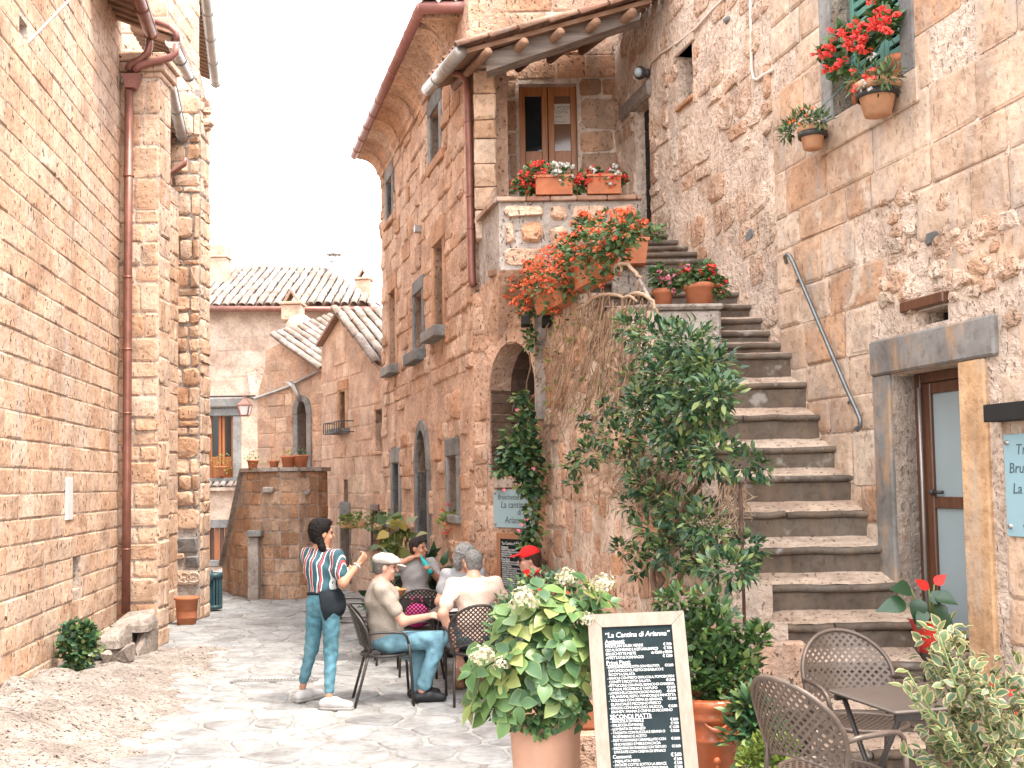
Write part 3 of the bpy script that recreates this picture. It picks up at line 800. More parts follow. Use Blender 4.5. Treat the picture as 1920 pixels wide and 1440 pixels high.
def eave(name, pxa, pxb, Ya, Yb, depth, parent, gmat, nraf, grad=0.075):
    """gutter between two picture points with rafters, boards and tiles behind it"""
    a = at(*pxa, Ya); b = at(*pxb, Yb); root = empty(name, a - wloc(parent)); root.parent = parent
    d = (b - a); L = d.length; d.normalize(); inn = Vector((-1, 0.0, 0.0)); inn = (inn - d * inn.dot(d)).normalized()
    mb = MB(); n = 10                                   # half-round gutter
    secs = []
    for t in (0, 1):
        c = a + d * (L * t)
        secs.append([c + inn * (math.cos(math.pi + math.pi * k / n) * grad) + Vector((0, 0, 1)) * (math.sin(math.pi + math.pi * k / n) * grad * 1.1) for k in range(n + 1)])
    vs = secs[0] + secs[1]
    fs = [(k, k + 1, n + 2 + k, n + 1 + k) for k in range(n)]
    mb.add(vs, fs); mb.add(secs[0], [tuple(range(n + 1))]); mb.add(secs[1], [tuple(reversed(range(n + 1)))])
    ns = max(2, int(L / 0.7))
    for i in range(ns + 1):
        c = a + d * (L * i / ns)
        ring = [c + inn * (math.cos(math.pi + math.pi * k / n) * (grad + .006)) + Vector((0, 0, 1)) * (math.sin(math.pi + math.pi * k / n) * (grad * 1.1 + .006)) for k in range(n + 1)]
        mb.tube(ring, 0.008, 4)
    mb.tube([secs[0][0], secs[1][0]], 0.012, 6); mb.tube([secs[0][-1], secs[1][-1]], 0.012, 6)
    mb.build('gutter', gmat, root, True)
    up = Vector((0, 0, 0.32))
    for i in range(nraf):
        c = a + d * (L * (i + 0.5) / nraf) + inn * 0.03; hw = L / nraf * 0.24
        mb = MB(); e = inn * depth + up * depth
        o1 = d * hw; z = Vector((0, 0, 0.09))
        mb.hexa([c - o1, c + o1, c + o1 + e, c - o1 + e, c - o1 + z, c + o1 + z, c + o1 + e + z, c - o1 + e + z])
        mb.build('rafter', M['rafter'], root)
    mb = MB(); z0 = Vector((0, 0, 0.095)); z1 = Vector((0, 0, 0.15)); e = inn * (depth + .1) + up * (depth + .1); a2 = a - inn * 0.05
    mb.hexa([a2 + z0, a2 + d * L + z0, a2 + d * L + e + z0, a2 + e + z0, a2 + z1, a2 + d * L + z1, a2 + d * L + e + z1, a2 + e + z1])
    mb.build('roof_board', M['tilewarm'], root)
    return root
eave('eave', (247, -40), (283, 62), 11.6, 13.05, 0.62, lb, M['copper'], 8)
eave('eave', (322, 78), (354, 142), 13.6, 15.2, 0.5, lb, M['zinc'], 8)
eave('eave', (318, 152), (350, 292), 13.9, 16.6, 0.45, lb, M['zinc'], 14)
eave('eave', (384, -30), (404, 155), 17.4, 20.5, 0.75, lb, M['zinc'], 24, .09)
# downpipes
mb = MB(); pt = lambda x, y, Y=13.08: at(x, y, Y)
mb.tube([pt(242, 170), pt(240, 500), pt(238, 900), pt(236, 1150)], 0.052, 12)
for y in (520, 655, 775, 1030, 330): q = pt(241 - (y - 160) / 200.0, y); mb.tube([q - Vector((0, 0, .012)), q + Vector((0, 0, .012))], 0.060, 12)
mb.build('downpipe', M['copper'], lb, True)
mb = MB(); q = pt(246, 152); mb.hexa([q + Vector((-.06, -.06, -.1)), q + Vector((.06, -.06, -.1)), q + Vector((.06, .06, -.1)), q + Vector((-.06, .06, -.1)), q + Vector((-.08, -.08, .07)), q + Vector((.11, -.08, .07)), q + Vector((.11, .08, .07)), q + Vector((-.08, .08, .07))])
mb.build('hopper', M['redgut'], lb)
mb = MB(); mb.tube([pt(280, 62), pt(280, 85), pt(276, 100), pt(262, 112), pt(246, 120), pt(241, 132)], 0.05, 10); mb.build('downpipe', M['copper'], lb, True)
mb = MB(); mb.tube([pt(252, 134), pt(262, 122), pt(290, 115), pt(320, 108), pt(329, 100), pt(331, 84)], 0.045, 10); mb.build('downpipe', M['redgut'], lb, True)
mb = MB(); mb.tube([pt(287, 40), pt(318, 50), pt(331, 62), pt(332, 76)], 0.04, 10); mb.build('downpipe', M['redgut'], lb, True)
mb = MB(); p2 = lambda x, y: at(x, y, 15.55)
mb.tube([p2(348, 296), p2(345, 308), p2(330, 318), p2(318, 324), p2(315, 340), p2(315, 600), p2(314, 885)], 0.042, 10); mb.build('downpipe', M['copper'], lb, True)
mb = MB(); mb.tube([p2(314, 886), p2(314, 915), p2(312, 930)], 0.052, 10); mb.build('downpipe_boot', M['iron'], lb, True)
# stone benches against the wall
def bench(name, label, px0, px1, yt, Y, dep, h, seed):
    a = at(px0, yt, Y); b = at(px1, yt, Y); w = (b.x - a.x); root = empty(name, (a.x + w / 2, Y + dep / 2, 0), label=label, cat='bench')
    rng = random.Random(seed)
    V, F = stone_shape(rng, -w / 2, w / 2, -dep / 2, dep / 2, 0.14, 0.12, 0.12)
    zt = a.z; gzv = gz(a.x + w / 2, Y)
    o = link('slab', mesh_from([(q[0], q[1], zt - 0.15 + q[2] * 1.05) for q in V], F, 0.5, False, M['bench']), root)
    for s in (-0.28, 0.28):
        V, F = stone_shape(rng, s * w - 0.09, s * w + 0.09, gzv - 0.03, zt - 0.15, dep * 0.8, 0.1, 0.1)
        link('support', mesh_from([(q[0], dep * .4 - q[2], q[1]) for q in V], F, 0.2, False, M['bench']), root)
bench('stone_bench', 'worn grey stone slab bench below the copper downpipe', 205, 272, 1160, 12.4, 0.5, 0.3, 3)
bench('stone_bench', 'smaller stone block bench beside the leafy clump at left wall', 172, 222, 1188, 11.3, 0.45, 0.3, 4)
# overhead cable at the top left
mb = MB(); a = at(-60, 195, 9.2); b = at(150, -20, 9.8); mb.tube([a + (b - a) * t for t in (0, .25, .5, .75, 1)], 0.013, 6)
tag(mb.build('overhead_cable', M['cable']), 'pale cable crossing the upper left corner', 'cable')
# ================================================================== RIGHT HOUSE (wall along the stair)
rh = empty('stone_house', (3.5, 8, 0), label='large weathered stone house wall along the stair on the right', cat='house')
RX = lambda Y: 4.543 - 0.25 * Y
RW = Wall((RX(4.3), 4.3), (RX(13.0), 13.0))
r_door = RW.rect(1673, 1806, 690, 1210)
_u0, _u1 = r_door[0], r_door[1]
_zth = RW.uv(1690, 1208)[1]
r_door = (RW.uv(1806, 800)[0], RW.uv(1676, 800)[0], _zth, RW.uv(1740, 690)[1])
r_win = (RW.uv(1690, 80)[0], RW.uv(1560, 80)[0], RW.uv(1620, 185)[1], RW.uv(1620, 185)[1] + 1.5)
r_slot = RW.rect(1272, 1299, 92, 190)
r_trans = RW.rect(1722, 1778, 578, 606)
r_dark = (RW.uv(1219, 300)[0], RW.uv(1192, 300)[0], 4.2, RW.uv(1205, 195)[1])
RW.holes = [r_door, r_win, r_slot, r_trans, r_dark]
rw_core = RW.core('wall', M['plaster'], rh, 0, RW.L, -0.3, 10.2, 0.55)
fr_door = (r_door[0] - 0.36, r_door[1] + 0.22, r_door[2], r_door[3] + 0.26)
fr_win = (r_win[0] - 0.14, r_win[1] + 0.14, r_win[2] - 0.02, r_win[3] + 0.2)
_hol = [fr_door, fr_win, r_slot, r_trans, r_dark]
# big dressed blocks right of px 1450, rubble left of it; broken plaster leaves some out
u_split = RW.uv(1452, 300)[0]
def _skipA(u, v):
    q = project(RW.pt(u, v)); 
    if q is None: return False
    x, y, _ = q
    if 1650 < x < 1840 and 350 < y < 600: return math.sin(u * 23 + v * 17) > -0.35        # rubble patch over the door
    if x > 1850 and y > 330: return math.sin(u * 31 + v * 9) > 0.15
    return math.sin(u * 12.7 + v * 5.1) * math.sin(v * 7.3 - u * 2) > 0.80
masonry(RW, 0, u_split, 0.0, 10.1, rw_core, M['right'], row=(0.26, 0.42), ln=(0.32, 0.75), gap=0.014, proud=(0.006, 0.02), rough=0.05, roundness=0.07, holes=_hol, skip=_skipA, seed=31, maxobj=190, name='block')
def _skipB(u, v): return math.sin(u * 9.1 + 2 * math.sin(v * 3.3)) + math.sin(v * 6.1 - u * 4) > 0.25
masonry(RW, u_split, RW.L, 2.0, 10.1, rw_core, M['rubble'], row=(0.14, 0.36), ln=(0.16, 0.42), gap=0.03, proud=(0.006, 0.03), rough=0.16, roundness=0.24, holes=_hol, skip=_skipB, seed=32, maxobj=110)
# small rubble stones set in the plaster patch above the door
_it = []; _rr = random.Random(9)
for k in range(70):
    px = _rr.uniform(1655, 1900); py = _rr.uniform(365, 600)
    if px > 1840 and _rr.random() < .4: continue
    u, v = RW.uv(px, py); s = _rr.uniform(0.03, 0.085)
    if any(h[0] - s < u < h[1] + s and h[2] - s < v < h[3] + s for h in _hol): continue
    V, F = stone_shape(_rr, u - s * 1.2, u + s * 1.2, v - s * .8, v + s * .8, _rr.uniform(.01, .035), 0.25, 0.3)
    _it.append(([RW.pt(*q) for q in V], F, _rr.random()))
emit_pieces(_it, rw_core, M['rubble'], 70, 'stone')
for (px, py, s) in ((1408, 440, .1), (1750, 446, .07), (1365, 37, .05)):
    u, v = RW.uv(px, py); V, F = stone_shape(_rr, u - s, u + s, v - s * .6, v + s * .6, .022, 0.25, 0.3)
    link('dark_stone', mesh_from([RW.pt(*q) - wloc(rw_core) for q in V], F, 0.1, False, M['basalt']), rw_core)
# --- door with grey jamb and ochre jamb
dr = empty('door', RW.pt((r_door[0] + r_door[1]) / 2, r_door[2]) - wloc(rh)); dr.parent = rh
slab_part(RW, 'jamb', M['jamb'], dr, r_door[1], r_door[1] + 0.21, r_door[2], r_door[3], -0.34, 0.03, 0.012)
slab_part(RW, 'jamb', M['orange'], dr, r_door[0] - 0.25, r_door[0], r_door[2] - 0.1, r_door[3], -0.34, 0.03, 0.012)['label'] = 'ochre yellow door jamb'
slab_part(RW, 'lintel', M['jamb'], dr, r_door[0] - 0.36, r_door[1] + 0.22, r_door[3] + 0.003, r_door[3] + 0.255, -0.34, 0.04, 0.015)
slab_part(RW, 'threshold', M['step'], dr, r_door[0] - 0.02, r_door[1] + 0.02, r_door[2] - 0.16, r_door[2], -0.5, 0.02, 0.01)
du0, du1, dv0, dv1 = r_door
W_ = -0.17
for (a, b, c, d, m, nm) in ((du1 - 0.07, du1, dv0, dv1, 'wooddark', 'door_frame'), (du0, du0 + 0.05, dv0, dv1, 'wooddark', 'door_frame'), (du0 + .05, du1 - .07, dv1 - .07, dv1, 'wooddark', 'door_frame')):
    slab_part(RW, nm, M[m], dr, a, b, c, d, W_ - 0.08, W_, 0.006)
lf = empty('door_leaf', (0, 0, 0)); lf.parent = dr
mid = dv0 + (dv1 - dv0) * 0.50
for (a, b, c, d) in ((du1 - .15, du1 - .072, dv0, dv1 - .072), (du0 + .052, du0 + .12, dv0, dv1 - .072)):
    slab_part(RW, 'stile', M['wooddark'], lf, a, b, c, d, W_ - 0.09, W_ - 0.02, 0.006)
for (c, d) in ((dv0, dv0 + .09), (mid, mid + .08), (dv1 - .15, dv1 - .072)):
    slab_part(RW, 'rail', M['wooddark'], lf, du0 + .12, du1 - .15, c, d, W_ - 0.085, W_ - 0.025, 0.005)
slab_part(RW, 'pane', M['glassfrost'], lf, du0 + .12, du1 - .15, dv0 + .09, mid, W_ - 0.065, W_ - 0.045, 0)
slab_part(RW, 'pane', M['glassfrost'], lf, du0 + .12, du1 - .15, mid + .08, dv1 - .15, W_ - 0.065, W_ - 0.045, 0)
mb = MB(); q = RW.pt(du1 - .16, mid + .11, W_); mb.ball(q, 0.022); mb.tube([q, q + RW.n * -0.02 - RW.e * 0.09], 0.012, 8); mb.build('handle', M['iron'], lf, True)
mb = MB(); q = RW.pt(du1 - .062, dv0 + .1, W_ + .004); mb.tube([q, q + Vector((0, 0, dv1 - dv0 - .2))], 0.012, 8); mb.build('weather_seal', M['zinc'], dr, True)
# small transom window with a timber lintel over the door
tr = empty('transom_window', RW.pt((r_trans[0] + r_trans[1]) / 2, r_trans[2]) - wloc(rh)); tr.parent = rh
t0 = RW.rect(1697, 1780, 556, 580)
slab_part(RW, 'lintel_beam', M['wooddark'], tr, t0[0], t0[1], RW.uv(1740, 577)[1], RW.uv(1740, 556)[1], -0.2, 0.05, 0.008)
slab_part(RW, 'pane', M['glassdark'], tr, r_trans[0], r_trans[1], r_trans[2], r_trans[3], -0.24, -0.2, 0)
slab_part(RW, 'frame', M['wooddark'], tr, r_trans[0], r_trans[1], r_trans[2], r_trans[2] + .04, -0.2, -0.16, 0.004)
# --- upper window with grey surround, green shutter and lattice
wn = empty('window', RW.pt((r_win[0] + r_win[1]) / 2, r_win[2]) - wloc(rh)); wn.parent = rh
slab_part(RW, 'jamb', M['basalt'], wn, r_win[0] - .16, r_win[0], r_win[2] - .02, r_win[3], -0.25, 0.02, 0.01)
slab_part(RW, 'jamb', M['basalt'], wn, r_win[1], r_win[1] + .16, r_win[2] - .02, r_win[3], -0.25, 0.02, 0.01)
slab_part(RW, 'lintel', M['basalt'], wn, r_win[0] - .16, r_win[1] + .16, r_win[3] + .003, r_win[3] + .22, -0.25, 0.025, 0.01)
slab_part(RW, 'sill', M['right'], wn, r_win[0] - .2, r_win[1] + .2, r_win[2] - .26, r_win[2] - .022, -0.25, 0.035, 0.01)
uw = (r_win[0] + r_win[1]) / 2
for (a, b) in ((r_win[0], uw - .004), (uw + .004, r_win[1])):
    sh = empty('shutter', (0, 0, 0)); sh.parent = wn
    slab_part(RW, 'frame', M['shutter'], sh, a, a + .05, r_win[2], r_win[3], -.20, -.16, .004); slab_part(RW, 'frame', M['shutter'], sh, b - .05, b, r_win[2], r_win[3], -.20, -.16, .004)
    for k in range(18):
        v = r_win[2] + .04 + k * (r_win[3] - r_win[2] - .06) / 18
        slab_part(RW, 'slat', M['shutter'], sh, a + .05, b - .05, v, v + .05, -.19, -.165 - .0 * k, .003)
slab_part(RW, 'pane', M['glassdark'], wn, r_win[0], r_win[1], r_win[2], r_win[3], -.26, -.22, 0)
mb = MB(); a = RW.pt(r_win[0] - .02, r_win[2] + .28, .10); b = RW.pt(r_win[1] + .08, r_win[2] + .02, .16)
mb.tube([a + (b - a) * t + Vector((0, 0, -.03 * math.sin(math.pi * t))) for t in (0, .25, .5, .75, 1)], .004, 5); mb.build('guard_wire', M['shutter'], wn, True)
# --- slot window at the top of the stair
sw_ = empty('slot_window', RW.pt((r_slot[0] + r_slot[1]) / 2, r_slot[2]) - wloc(rh)); sw_.parent = rh
slab_part(RW, 'pane', M['glassdark'], sw_, r_slot[0], r_slot[1], r_slot[2], r_slot[3], -.34, -.3, 0)
slab_part(RW, 'bar', M['wood'], sw_, r_slot[0] + .08, r_slot[0] + .12, r_slot[2], r_slot[3], -.28, -.25, .004)
slab_part(RW, 'lintel', M['plaster'], sw_, r_slot[0] - .08, r_slot[1] + .08, r_slot[3], r_slot[3] + .1, -.3, .03, .01)
slab_part(RW, 'sill', M['brickframe'], sw_, r_slot[0] - .04, r_slot[1] + .04, r_slot[2] - .05, r_slot[2] - .002, -.3, .04, .008)
# --- dark plank door under the porch with its timber lintel
dd = empty('door', RW.pt((r_dark[0] + r_dark[1]) / 2, r_dark[2]) - wloc(rh)); dd.parent = rh; dd['label'] = 'black plank door under the porch'
nb = 9
for k in range(nb):
    v0 = r_dark[2] + (r_dark[3] - r_dark[2]) * k / nb; v1 = r_dark[2] + (r_dark[3] - r_dark[2]) * (k + 1) / nb
    slab_part(RW, 'plank', M['black'], dd, r_dark[0], r_dark[1], v0 + .006, v1 - .006, -.16, -.12, .004)
slab_part(RW, 'door_back', M['black'], dd, r_dark[0], r_dark[1], r_dark[2], r_dark[3], -.2, -.17, 0)
lb0 = RW.rect(1160, 1222, 150, 192)
mb = MB(); RW.box(mb, RW.uv(1222, 160)[0], RW.uv(1166, 180)[0], r_dark[3] + .003, r_dark[3] + .2, -.15, .05, .03); mb.build('lintel_beam', M['beam'], dd)
# --- lamp, cables, handrail
mb = MB(); q = RW.pt(*RW.uv(1219, 138), 0.02); mb.tube([q, q + RW.n * .06], .05, 12); mb.ball(q + RW.n * .1, .075, 12, 8)
lp = mb.build('bulkhead_lamp', M['iron'], None, True); tag(lp, 'small dark round lamp on the wall beside the porch door', 'lamp')
mb = MB(); mb.ball(q + RW.n * .135 - Vector((0, 0, .01)) - RW.e * .03, (.05, .05, .055), 12, 8); g = mb.build('glass', M['glassfrost'], lp, True)
def cable(pts, r, label):
    mb = MB(); mb.tube([RW.pt(*RW.uv(x, y), .02) for x, y in pts], r, 6)
    tag(mb.build('wall_cable', M['cable'], None, True), label, 'cable')
cable([(1366, -8), (1340, 18), (1310, 52), (1275, 80), (1240, 102), (1222, 118), (1219, 134)], .014, 'pale cable running diagonally down to the round porch lamp')
cable([(1411, -10), (1412, 60), (1413, 130), (1417, 148), (1425, 150), (1438, 140), (1452, 132)], .015, 'looped pale cable hanging from the roof above the stair')
hr = empty('handrail', RW.pt(*RW.uv(1610, 800)), label='slim grey metal handrail bolted to the wall beside the stair', cat='handrail')
P_ = lambda x, y, w=.09: RW.pt(*RW.uv(x, y, w), w)
mb = MB(); mb.tube([P_(1474, 492, .03), P_(1472, 481), P_(1476, 477), P_(1481, 480), P_(1488, 494), P_(1520, 570), P_(1560, 665), P_(1590, 735), P_(1607, 772), P_(1613, 787), P_(1613, 799), P_(1608, 806), P_(1605, 802)], .0165, 10)
mb.build('rail', M['rail'], hr, True)
for (x, y) in ((1499, 520), (1595, 748)):
    mb = MB(); mb.tube([P_(x, y), P_(x - 4, y + 8, .06), P_(x - 5, y + 6, .0)], .009, 8); mb.build('bracket', M['rail'], hr, True)
# box wall lamp and house sign at the right edge
mb = MB(); u, v = RW.uv(1876, 792); RW.box(mb, u - .42, u, v, v + .105, .0, .12, .004)
tag(mb.build('wall_lamp', M['black']), 'black box wall light above the blue sign at right edge', 'lamp')
def text_mesh(body, size, mat, name, parent, mtx, align='LEFT', shear=0.0, extr=0.0006, space=1.0, line=1.0):
    cu = bpy.data.curves.new(name, 'FONT'); cu.body = body; cu.size = size; cu.align_x = align; cu.shear = shear
    cu.extrude = extr; cu.space_character = space; cu.space_line = line; cu.resolution_u = 2; cu.offset = 0.0
    ts_ = bpy.data.scenes.get('text_scene') or bpy.data.scenes.new('text_scene')      # small side scene: evaluating text stays cheap
    tmp = bpy.data.objects.new('tmp', cu); ts_.collection.objects.link(tmp); ts_.view_layers[0].update()
    me = bpy.data.meshes.new_from_object(tmp.evaluated_get(ts_.view_layers[0].depsgraph))
    bpy.data.objects.remove(tmp); bpy.data.curves.remove(cu)
    me.materials.clear(); me.materials.append(mat)
    o = link(name, me, parent); o.matrix_local = mtx
    return o
def wall_mtx(wall, u, v, w, flip=True):
    """text matrix on a wall face, reading left to right for the viewer"""
    ex = -wall.e if flip else wall.e
    return Matrix(((ex.x, 0, wall.n.x, 0), (ex.y, 0, wall.n.y, 0), (ex.z, 1, wall.n.z, 0), (0, 0, 0, 1))), wall.pt(u, v, w)
def sign_plate(name, wall, rect, label, lines, flip, ts):
    u0, u1, v0, v1 = rect
    root = empty(name, wall.pt((u0 + u1) / 2, v0), label=label, cat='sign')
    mb = MB(); wall.box(mb, u0, u1, v0, v1, .02, .035, .003); mb.build('plate', M['signblue'], root)
    for (a, b) in ((.06, .1), (.94, .1), (.06, .92), (.94, .92)):
        mb = MB(); q = wall.pt(u0 + (u1 - u0) * a, v0 + (v1 - v0) * b, 0); mb.tube([q, q + wall.n * .05], .014, 10); mb.build('standoff', M['zinc'], root, True)
    m3, _ = wall_mtx(wall, 0, 0, 0, flip)
    for (t, a, b, s) in lines:
        p = wall.pt(u1 - (u1 - u0) * a if flip else u0 + (u1 - u0) * a, v0 + (v1 - v0) * b, .0365)
        text_mesh(t, s * ts, M['signink'], 'lettering', root, Matrix.Translation(p - wloc(root)) @ m3, shear=.15)
u, v = RW.uv(1890, 815); vb = RW.uv(1897, 1005)[1]
sign_plate('blue_sign', RW, (u - .62, u, vb, v), 'blue glass sign on standoffs cut by the right edge', [('Trattoria', .16, .80, 1), ('Bruschetteria', .06, .62, 1), ('La cantina', .10, .42, 1), ('di', .55, .26, 1), ('Arianna', .22, .10, 1)], True, .088)
# second, hidden storey line: eave of the right house lies above the picture

# ================================================================== STAIRCASE
sx = empty('stone_staircase', (2.0, 8, 0), label='worn outdoor stone staircase climbing along the right-hand house', cat='staircase')
SWX = lambda Y: 3.67 - 0.30 * Y
STEPS = [(1409, 1745, 6.45), (1333, 1740, 6.69), (1242, 1735, 6.93), (1168, 1727, 7.17), (1094, 1686, 7.40), (1024, 1656, 7.60), (956, 1636, 7.78), (890, 1601, 7.98), (836, 1570, 8.17), (775, 1541, 8.38),
         (716, 1519, 8.58), (660, 1490, 8.80), (641, 1474, 8.98), (619, 1470, 9.14), (594, 1468, 9.30), (568, 1447, 9.50), (544, 1420, 9.72), (521, 1400, 9.94), (502, 1382, 10.14), (483, 1362, 10.34)]
prof = []
for (py, px, Y) in STEPS:
    p = at(px, py, Y); prof.append((Y, p.z, min(p.x, RX(Y) - 0.0) + (0.0)))
Yl, zl, xl = prof[-1]
for k in range(1, 5): prof.append((Yl + .24 * k, zl + .12 * k, xl - .06 * k))
_rs = random.Random(3)
for i, (Y, z, xr) in enumerate(prof):
    Yn, zn = (prof[i + 1][0], prof[i + 1][1]) if i + 1 < len(prof) else (Y + 1.2, z + .02)
    zp = prof[i - 1][1] if i else -0.1
    x0 = SWX(Y) + 0.04; x1 = xr
    dz = min(0.075, (zn - z) * 0.30) if i + 1 < len(prof) else 0.0
    root = empty('step', Vector((x0, Y, zp)) - wloc(sx)); root.parent = sx
    # riser block
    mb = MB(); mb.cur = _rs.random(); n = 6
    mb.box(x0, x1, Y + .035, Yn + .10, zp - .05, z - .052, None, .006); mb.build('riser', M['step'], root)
    # rounded nosing, slightly worn
    nr = 1 if i % 3 else 2; xs = [x0 + (x1 - x0) * k / nr for k in range(nr + 1)]
    for k in range(nr):
        mb = MB(); mb.cur = _rs.random(); a, b = xs[k] + .004, xs[k + 1] - .004
        rings = []; m = 8
        for t in range(6):
            x = a + (b - a) * t / 5; wob = _rs.uniform(-.008, .005)
            rings.append([(x, Y + .036 - .036 * math.sin(math.pi * q / m) + wob, z - .052 + .05 * (1 - math.cos(math.pi * q / m)) / 2 + wob) for q in range(m + 1)] + [(x, Y + .07, z - .001 + wob), (x, Y + .07, z - .052)])
        vs = [v for r in rings for v in r]; c = m + 3
        fs = [(j * c + q, j * c + (q + 1) % c, (j + 1) * c + (q + 1) % c, (j + 1) * c + q) for j in range(5) for q in range(c)]
        fs += [tuple(range(c)), tuple(reversed(range(5 * c, 6 * c)))]
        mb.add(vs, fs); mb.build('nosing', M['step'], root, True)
    # worn sloping tread
    mb = MB(); mb.cur = _rs.random(); nx, ny = 14, 5; V = []
    for j in range(ny + 1):
        for q in range(nx + 1):
            x = x0 + (x1 + .02 - x0) * q / nx; y = Y + .06 + (Yn + .04 - Y - .06) * j / ny
            V.append((x, y, z - .006 + dz * j / ny + _rs.uniform(-.004, .004)))
    mb.add(V, [(j * (nx + 1) + q, j * (nx + 1) + q + 1, (j + 1) * (nx + 1) + q + 1, (j + 1) * (nx + 1) + q) for j in range(ny) for q in range(nx)])
    mb.add([(x0, Y + .1, z - .05), (x1, Y + .1, z - .05), (x1, Yn + .04, z - .05), (x0, Yn + .04, z - .05)], [(0, 1, 2, 3)])
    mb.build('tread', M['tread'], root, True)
# mortar fillet between the steps and the wall
mb = MB(); mb.cur = .5
for i in range(6, len(prof) - 1):
    (Ya, za, xa), (Yb, zb, xb) = prof[i], prof[i + 1]
    wa = RX(Ya); wb_ = RX(Yb); t = .16
    mb.add([(xa - .02, Ya + .03, za - .3), (xa - .02, Yb + .05, za - .3), (xa - .01, Ya + .03, za + .015), (xa - .01, Yb + .05, za + .03), (wa + .05, Ya + .03, za + t), (wb_ + .05, Yb + .05, za + t + .08), (xa - .02, Ya + .03, za - .3), (wa + .05, Ya + .03, za - .3)],
           [(0, 1, 3, 2), (2, 3, 5, 4), (6, 2, 4, 7)])
mb.build('mortar_fillet', M['plaster'], sx, False)
# --- retaining wall on the street side of the stair, slightly bulging
SWp = []
NY = 9
for k in range(NY + 1):
    Y = 7.0 + (11.25 - 7.0) * k / NY
    SWp.append((SWX(Y) - 0.10 * math.sin(math.pi * k / NY), Y))
def sw_top(Y):
    if Y < 8.85:
        zz = [p[1] for p in prof if p[0] <= Y + .12]; return (zz[-1] if zz else .4) + .02
    if Y < 9.75: return 3.42
    if Y < 10.0: return 3.7
    return 3.75 + (Y - 10.0) * .0
side = empty('side_wall', (0, 0, 0)); side.parent = sx
_items = []
mb = MB(); nv = 10
for k in range(NY * 3):
    t0, t1 = k / 3, (k + 1) / 3
    def swp(t):
        i = min(int(t), NY - 1); f = t - i; a, b = SWp[i], SWp[i + 1]; return (a[0] + (b[0] - a[0]) * f, a[1] + (b[1] - a[1]) * f)
    a, b = swp(t0), swp(t1); za, zb = sw_top(a[1]), sw_top(a[1] + .01)
    mb.cur = .5
    mb.hexa([(a[0], a[1], -.2), (b[0], b[1], -.2), (b[0] + .3, b[1], -.2), (a[0] + .3, a[1], -.2), (a[0], a[1], za), (b[0], b[1], za), (b[0] + .3, b[1], za), (a[0] + .3, a[1], za)])
mb.build('wall_core', M['plaster'], side)
for k in range(NY):
    wl = Wall(SWp[k], SWp[k + 1]); tp = min(sw_top(SWp[k][1]), sw_top(SWp[k + 1][1])) - .05
    masonry(wl, 0, wl.L, 0.0, tp, side, M['fac'], row=(0.15, 0.30), ln=(0.22, 0.47), gap=0.02, proud=(0.008, 0.035), rough=0.12, roundness=0.18, seed=40 + k, skip=lambda u, v, k=k: math.sin(u * 7 + v * 5 + k) > .55, collect=_items)
emit_pieces(_items, side, M['fac'], 150, 'stone')
# front cheek at the foot of the side wall
mb = MB(); mb.box(SWX(7.0) - .02, SWX(7.0) + .3, 6.93, 7.02, -.1, .9, None, .02); mb.build('cheek', M['fac'], side)
# pier and upper parapet blocks between stair and wall top
def pier(name, x0, x1, y0, y1, z0, z1, mat):
    mb = MB(); mb.cur = .4; mb.box(x0, x1, y0, y1, z0, z1, None, .02); return mb.build(name, mat, sx)
a = at(1246, 582, 8.9); b = at(1352, 582, 8.9)
pier('pier', SWX(8.9) + .05, b.x, 8.9, 9.75, 2.4, a.z, M['mortgrey'])
pier('pier_cap', SWX(8.9) + .04, b.x + .02, 8.86, 9.77, a.z + .002, a.z + .05, M['bench'])
c = at(1165, 500, 9.8); d = at(1236, 500, 9.8)
pier('parapet', c.x - .08, d.x, 9.8, 10.9, 3.0, at(1200, 497, 9.8).z, M['mortgrey'])
e = at(1245, 425, 10.95)
# ================================================================== TALL CORNER HOUSE WITH PORCH
th = empty('corner_house', (-1, 13, 0), label='tall tuff corner house with deep cornice and roofed porch beyond the stair', cat='house')
FX = lambda Y: 3.05 - 0.29 * Y
FA = Wall((FX(12.0), 12.0), (FX(18.05), 18.05))
FU = lambda Y: (Y - 12.0) * math.hypot(1, .29)
f_holes = {
    'w1': FA.rect(809, 826, 205, 296), 'w2': FA.rect(727, 737, 335, 412),
    'a': FA.rect(733, 744, 545, 688), 'b': FA.rect(779, 794, 548, 660), 'c': FA.rect(816, 833, 454, 618),
    'e': FA.rect(738, 750, 868, 975), 'g': FA.rect(842, 859, 855, 965),
}
fd = FA.rect(784, 804, 806, 1046); fd = (fd[0], fd[1], 0.0, FA.uv(794, 806)[1])
FA.holes = list(f_holes.values()) + [fd]
V_TOP = (FA.uv(834, 155)[1] + FA.uv(713, 325)[1]) / 2
fcore = FA.core('wall', M['fac'], th, 0, FU(18.05), -0.2, V_TOP + .6, 0.45)
def _grow(h, a, b): return (h[0] - a, h[1] + a, h[2] - b, h[3] + b + .05)
_hol = [_grow(h, .11, .12) for h in f_holes.values()] + [(fd[0] - .14, fd[1] + .14, 0, fd[3] + .16)]
def _skipF(u, v): return math.sin(u * 8.3 + v * 3.1) * math.sin(v * 5.7 - u * 3.3) > .45 or (v < 3.2 and math.sin(u * 13 + v * 7) > .3)
masonry(FA, 0, FU(18.05), 0.0, V_TOP, fcore, M['fac'], row=(0.16, 0.36), ln=(0.25, 0.6), gap=0.018, proud=(0.008, 0.04), rough=0.12, roundness=0.16, holes=_hol, skip=_skipF, seed=61, maxobj=300)
window_unit(FA, th, f_holes['w1'], M['basalt'], .14, .22, .14, .03, .25, .04, sillmat=M['brickframe'])
window_unit(FA, th, f_holes['w2'], M['basalt'], .14, .26, .10, .03, .25, .06, sillmat=M['brickframe'])
